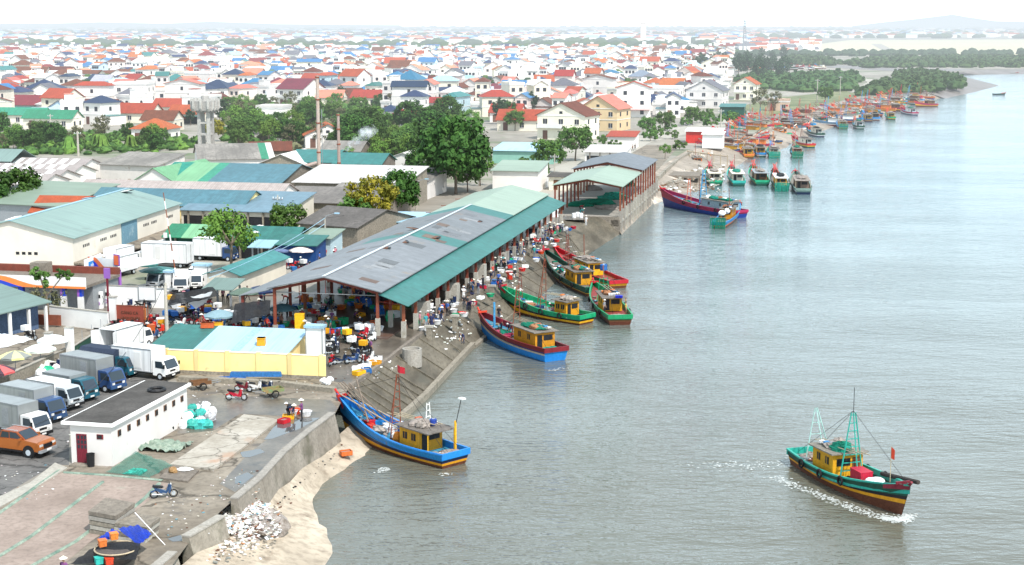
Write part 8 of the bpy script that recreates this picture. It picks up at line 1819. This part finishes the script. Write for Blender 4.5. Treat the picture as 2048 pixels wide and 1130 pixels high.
# the rust-red gate with two lines of lettering
A = G(233, 655); t = thing('sliding_gate', 'rust-red metal gate with two faded lines of lettering', 'gate', A, rad(-QA - 1)); b = MB(); b.box(0, 3.1, 0, .08, .25, 2.35, M('gate_rust', (.36, .085, .05), rough=.6, var=.15, scale=1, wave=2.2, wavecol=.12)); b.build('gate_leaf', t)
b = MB(); b.tube((3.25, 0, 0), (3.25, 0, 2.7), .06, RUST, n=6); b.tube((3.6, 0, 0), (3.6, 0, 2.5), .05, RUST, n=6); b.tube((0, 0, 2.37), (3.25, 0, 2.37), .05, RUST, n=5); b.build('gate_frame', t)
INK = M('faded_gate_lettering', (.09, .05, .03)); text_on(t, 'CẢNG CÁ', .42, (1.55, -.02, 1.6), (rad(90), 0, 0), INK); text_on(t, 'LẠCH QUÈN', .38, (1.6, -.02, 1.05), (rad(90), 0, 0), INK)
# left edge open shed
q = G(92, 606, 2.9); t = thing('open_yard_shed', 'yard shed with a weathered green-grey roof and white posts at the left edge', 'shed', (q.x, q.y, 0), rad(-32)); 
b = MB(); b.slab([(-7.5, -7.5, 2.7), (0.2, -7.5, 2.7), (.2, .6, 3.0), (-7.5, .6, 4.2)], .1, SAGER); b.build('roof', t)
for y in (-7, -4.6, -2.2, 0): b = MB(); b.box(-.25, .02, y - .13, y + .13, 0, 2.6, WHITE); b.build('post', t)
b = MB(); b.box(-7.3, -1.5, -7.2, .2, 0, 2.5, M('shed_inner_wall', (.10, .16, .26))); b.build('back_wall', t)
# blue tarpaulin heap by the yellow wall
t = thing('folded_tarpaulin', 'long blue folded tarpaulin at the foot of the yellow wall', 'tarpaulin', G(512, 760), 0); b = MB(); b.taper(-2.3, 2.3, -.3, .3, .35, .75, .1, .1, M('mid_blue_tarp', (.03, .16, .42), rough=.5, var=.3)); b.build('folded_sheet', t); b = MB(); b.blob((-2.2, -.6, .1), (1.8, .7, .35), MATS['mid_blue_tarp'], random.Random(5)); b.build('loose_end', t)
# smoke
SM = bpy.data.materials.new('smoke'); SM.use_nodes = True; nt = SM.node_tree; nt.nodes.clear(); o_ = nt.nodes.new('ShaderNodeOutputMaterial'); df = nt.nodes.new('ShaderNodeBsdfDiffuse'); df.inputs[0].default_value = (.9, .93, 1, 1); tr = nt.nodes.new('ShaderNodeBsdfTransparent'); mx = nt.nodes.new('ShaderNodeMixShader')
lw = nt.nodes.new('ShaderNodeTexNoise'); lw.inputs['Scale'].default_value = .7; lw.inputs['Detail'].default_value = 5; tcn = nt.nodes.new('ShaderNodeTexCoord'); nt.links.new(tcn.outputs['Object'], lw.inputs['Vector']); mr2 = nt.nodes.new('ShaderNodeMapRange'); mr2.inputs[1].default_value = .42; mr2.inputs[2].default_value = .72; mr2.inputs[4].default_value = .22; nt.links.new(lw.outputs['Fac'], mr2.inputs[0]); nt.links.new(mr2.outputs[0], mx.inputs[0]); nt.links.new(tr.outputs[0], mx.inputs[1]); nt.links.new(df.outputs[0], mx.inputs[2]); nt.links.new(mx.outputs[0], o_.inputs[0])
b = MB(); rg2 = random.Random(4); p = G(690, 312, 4)
for i in range(13): f = i / 15; b.blob((f * 6.5 + rg2.uniform(-.4, .4), rg2.uniform(-.5, .5), 1 + f * 5.5), (.6 + f * 1.5, .6 + f * 1.5, .5 + f * .9), SM, rg2, 8, 12, .12)
o = b.build('smoke', smooth=True, kind='stuff'); o.location = p; tag(o, 'thin white smoke drifting up between the halls and the grove', 'smoke')
for v in list(PPL.values()) + list(BK.values()):
    kill(v[0])
import re as _re
for o in bpy.data.objects:
    l = o.get('label')
    if l: 
        l = _re.sub(r'\s+', ' ', l).strip(); o['label'] = l
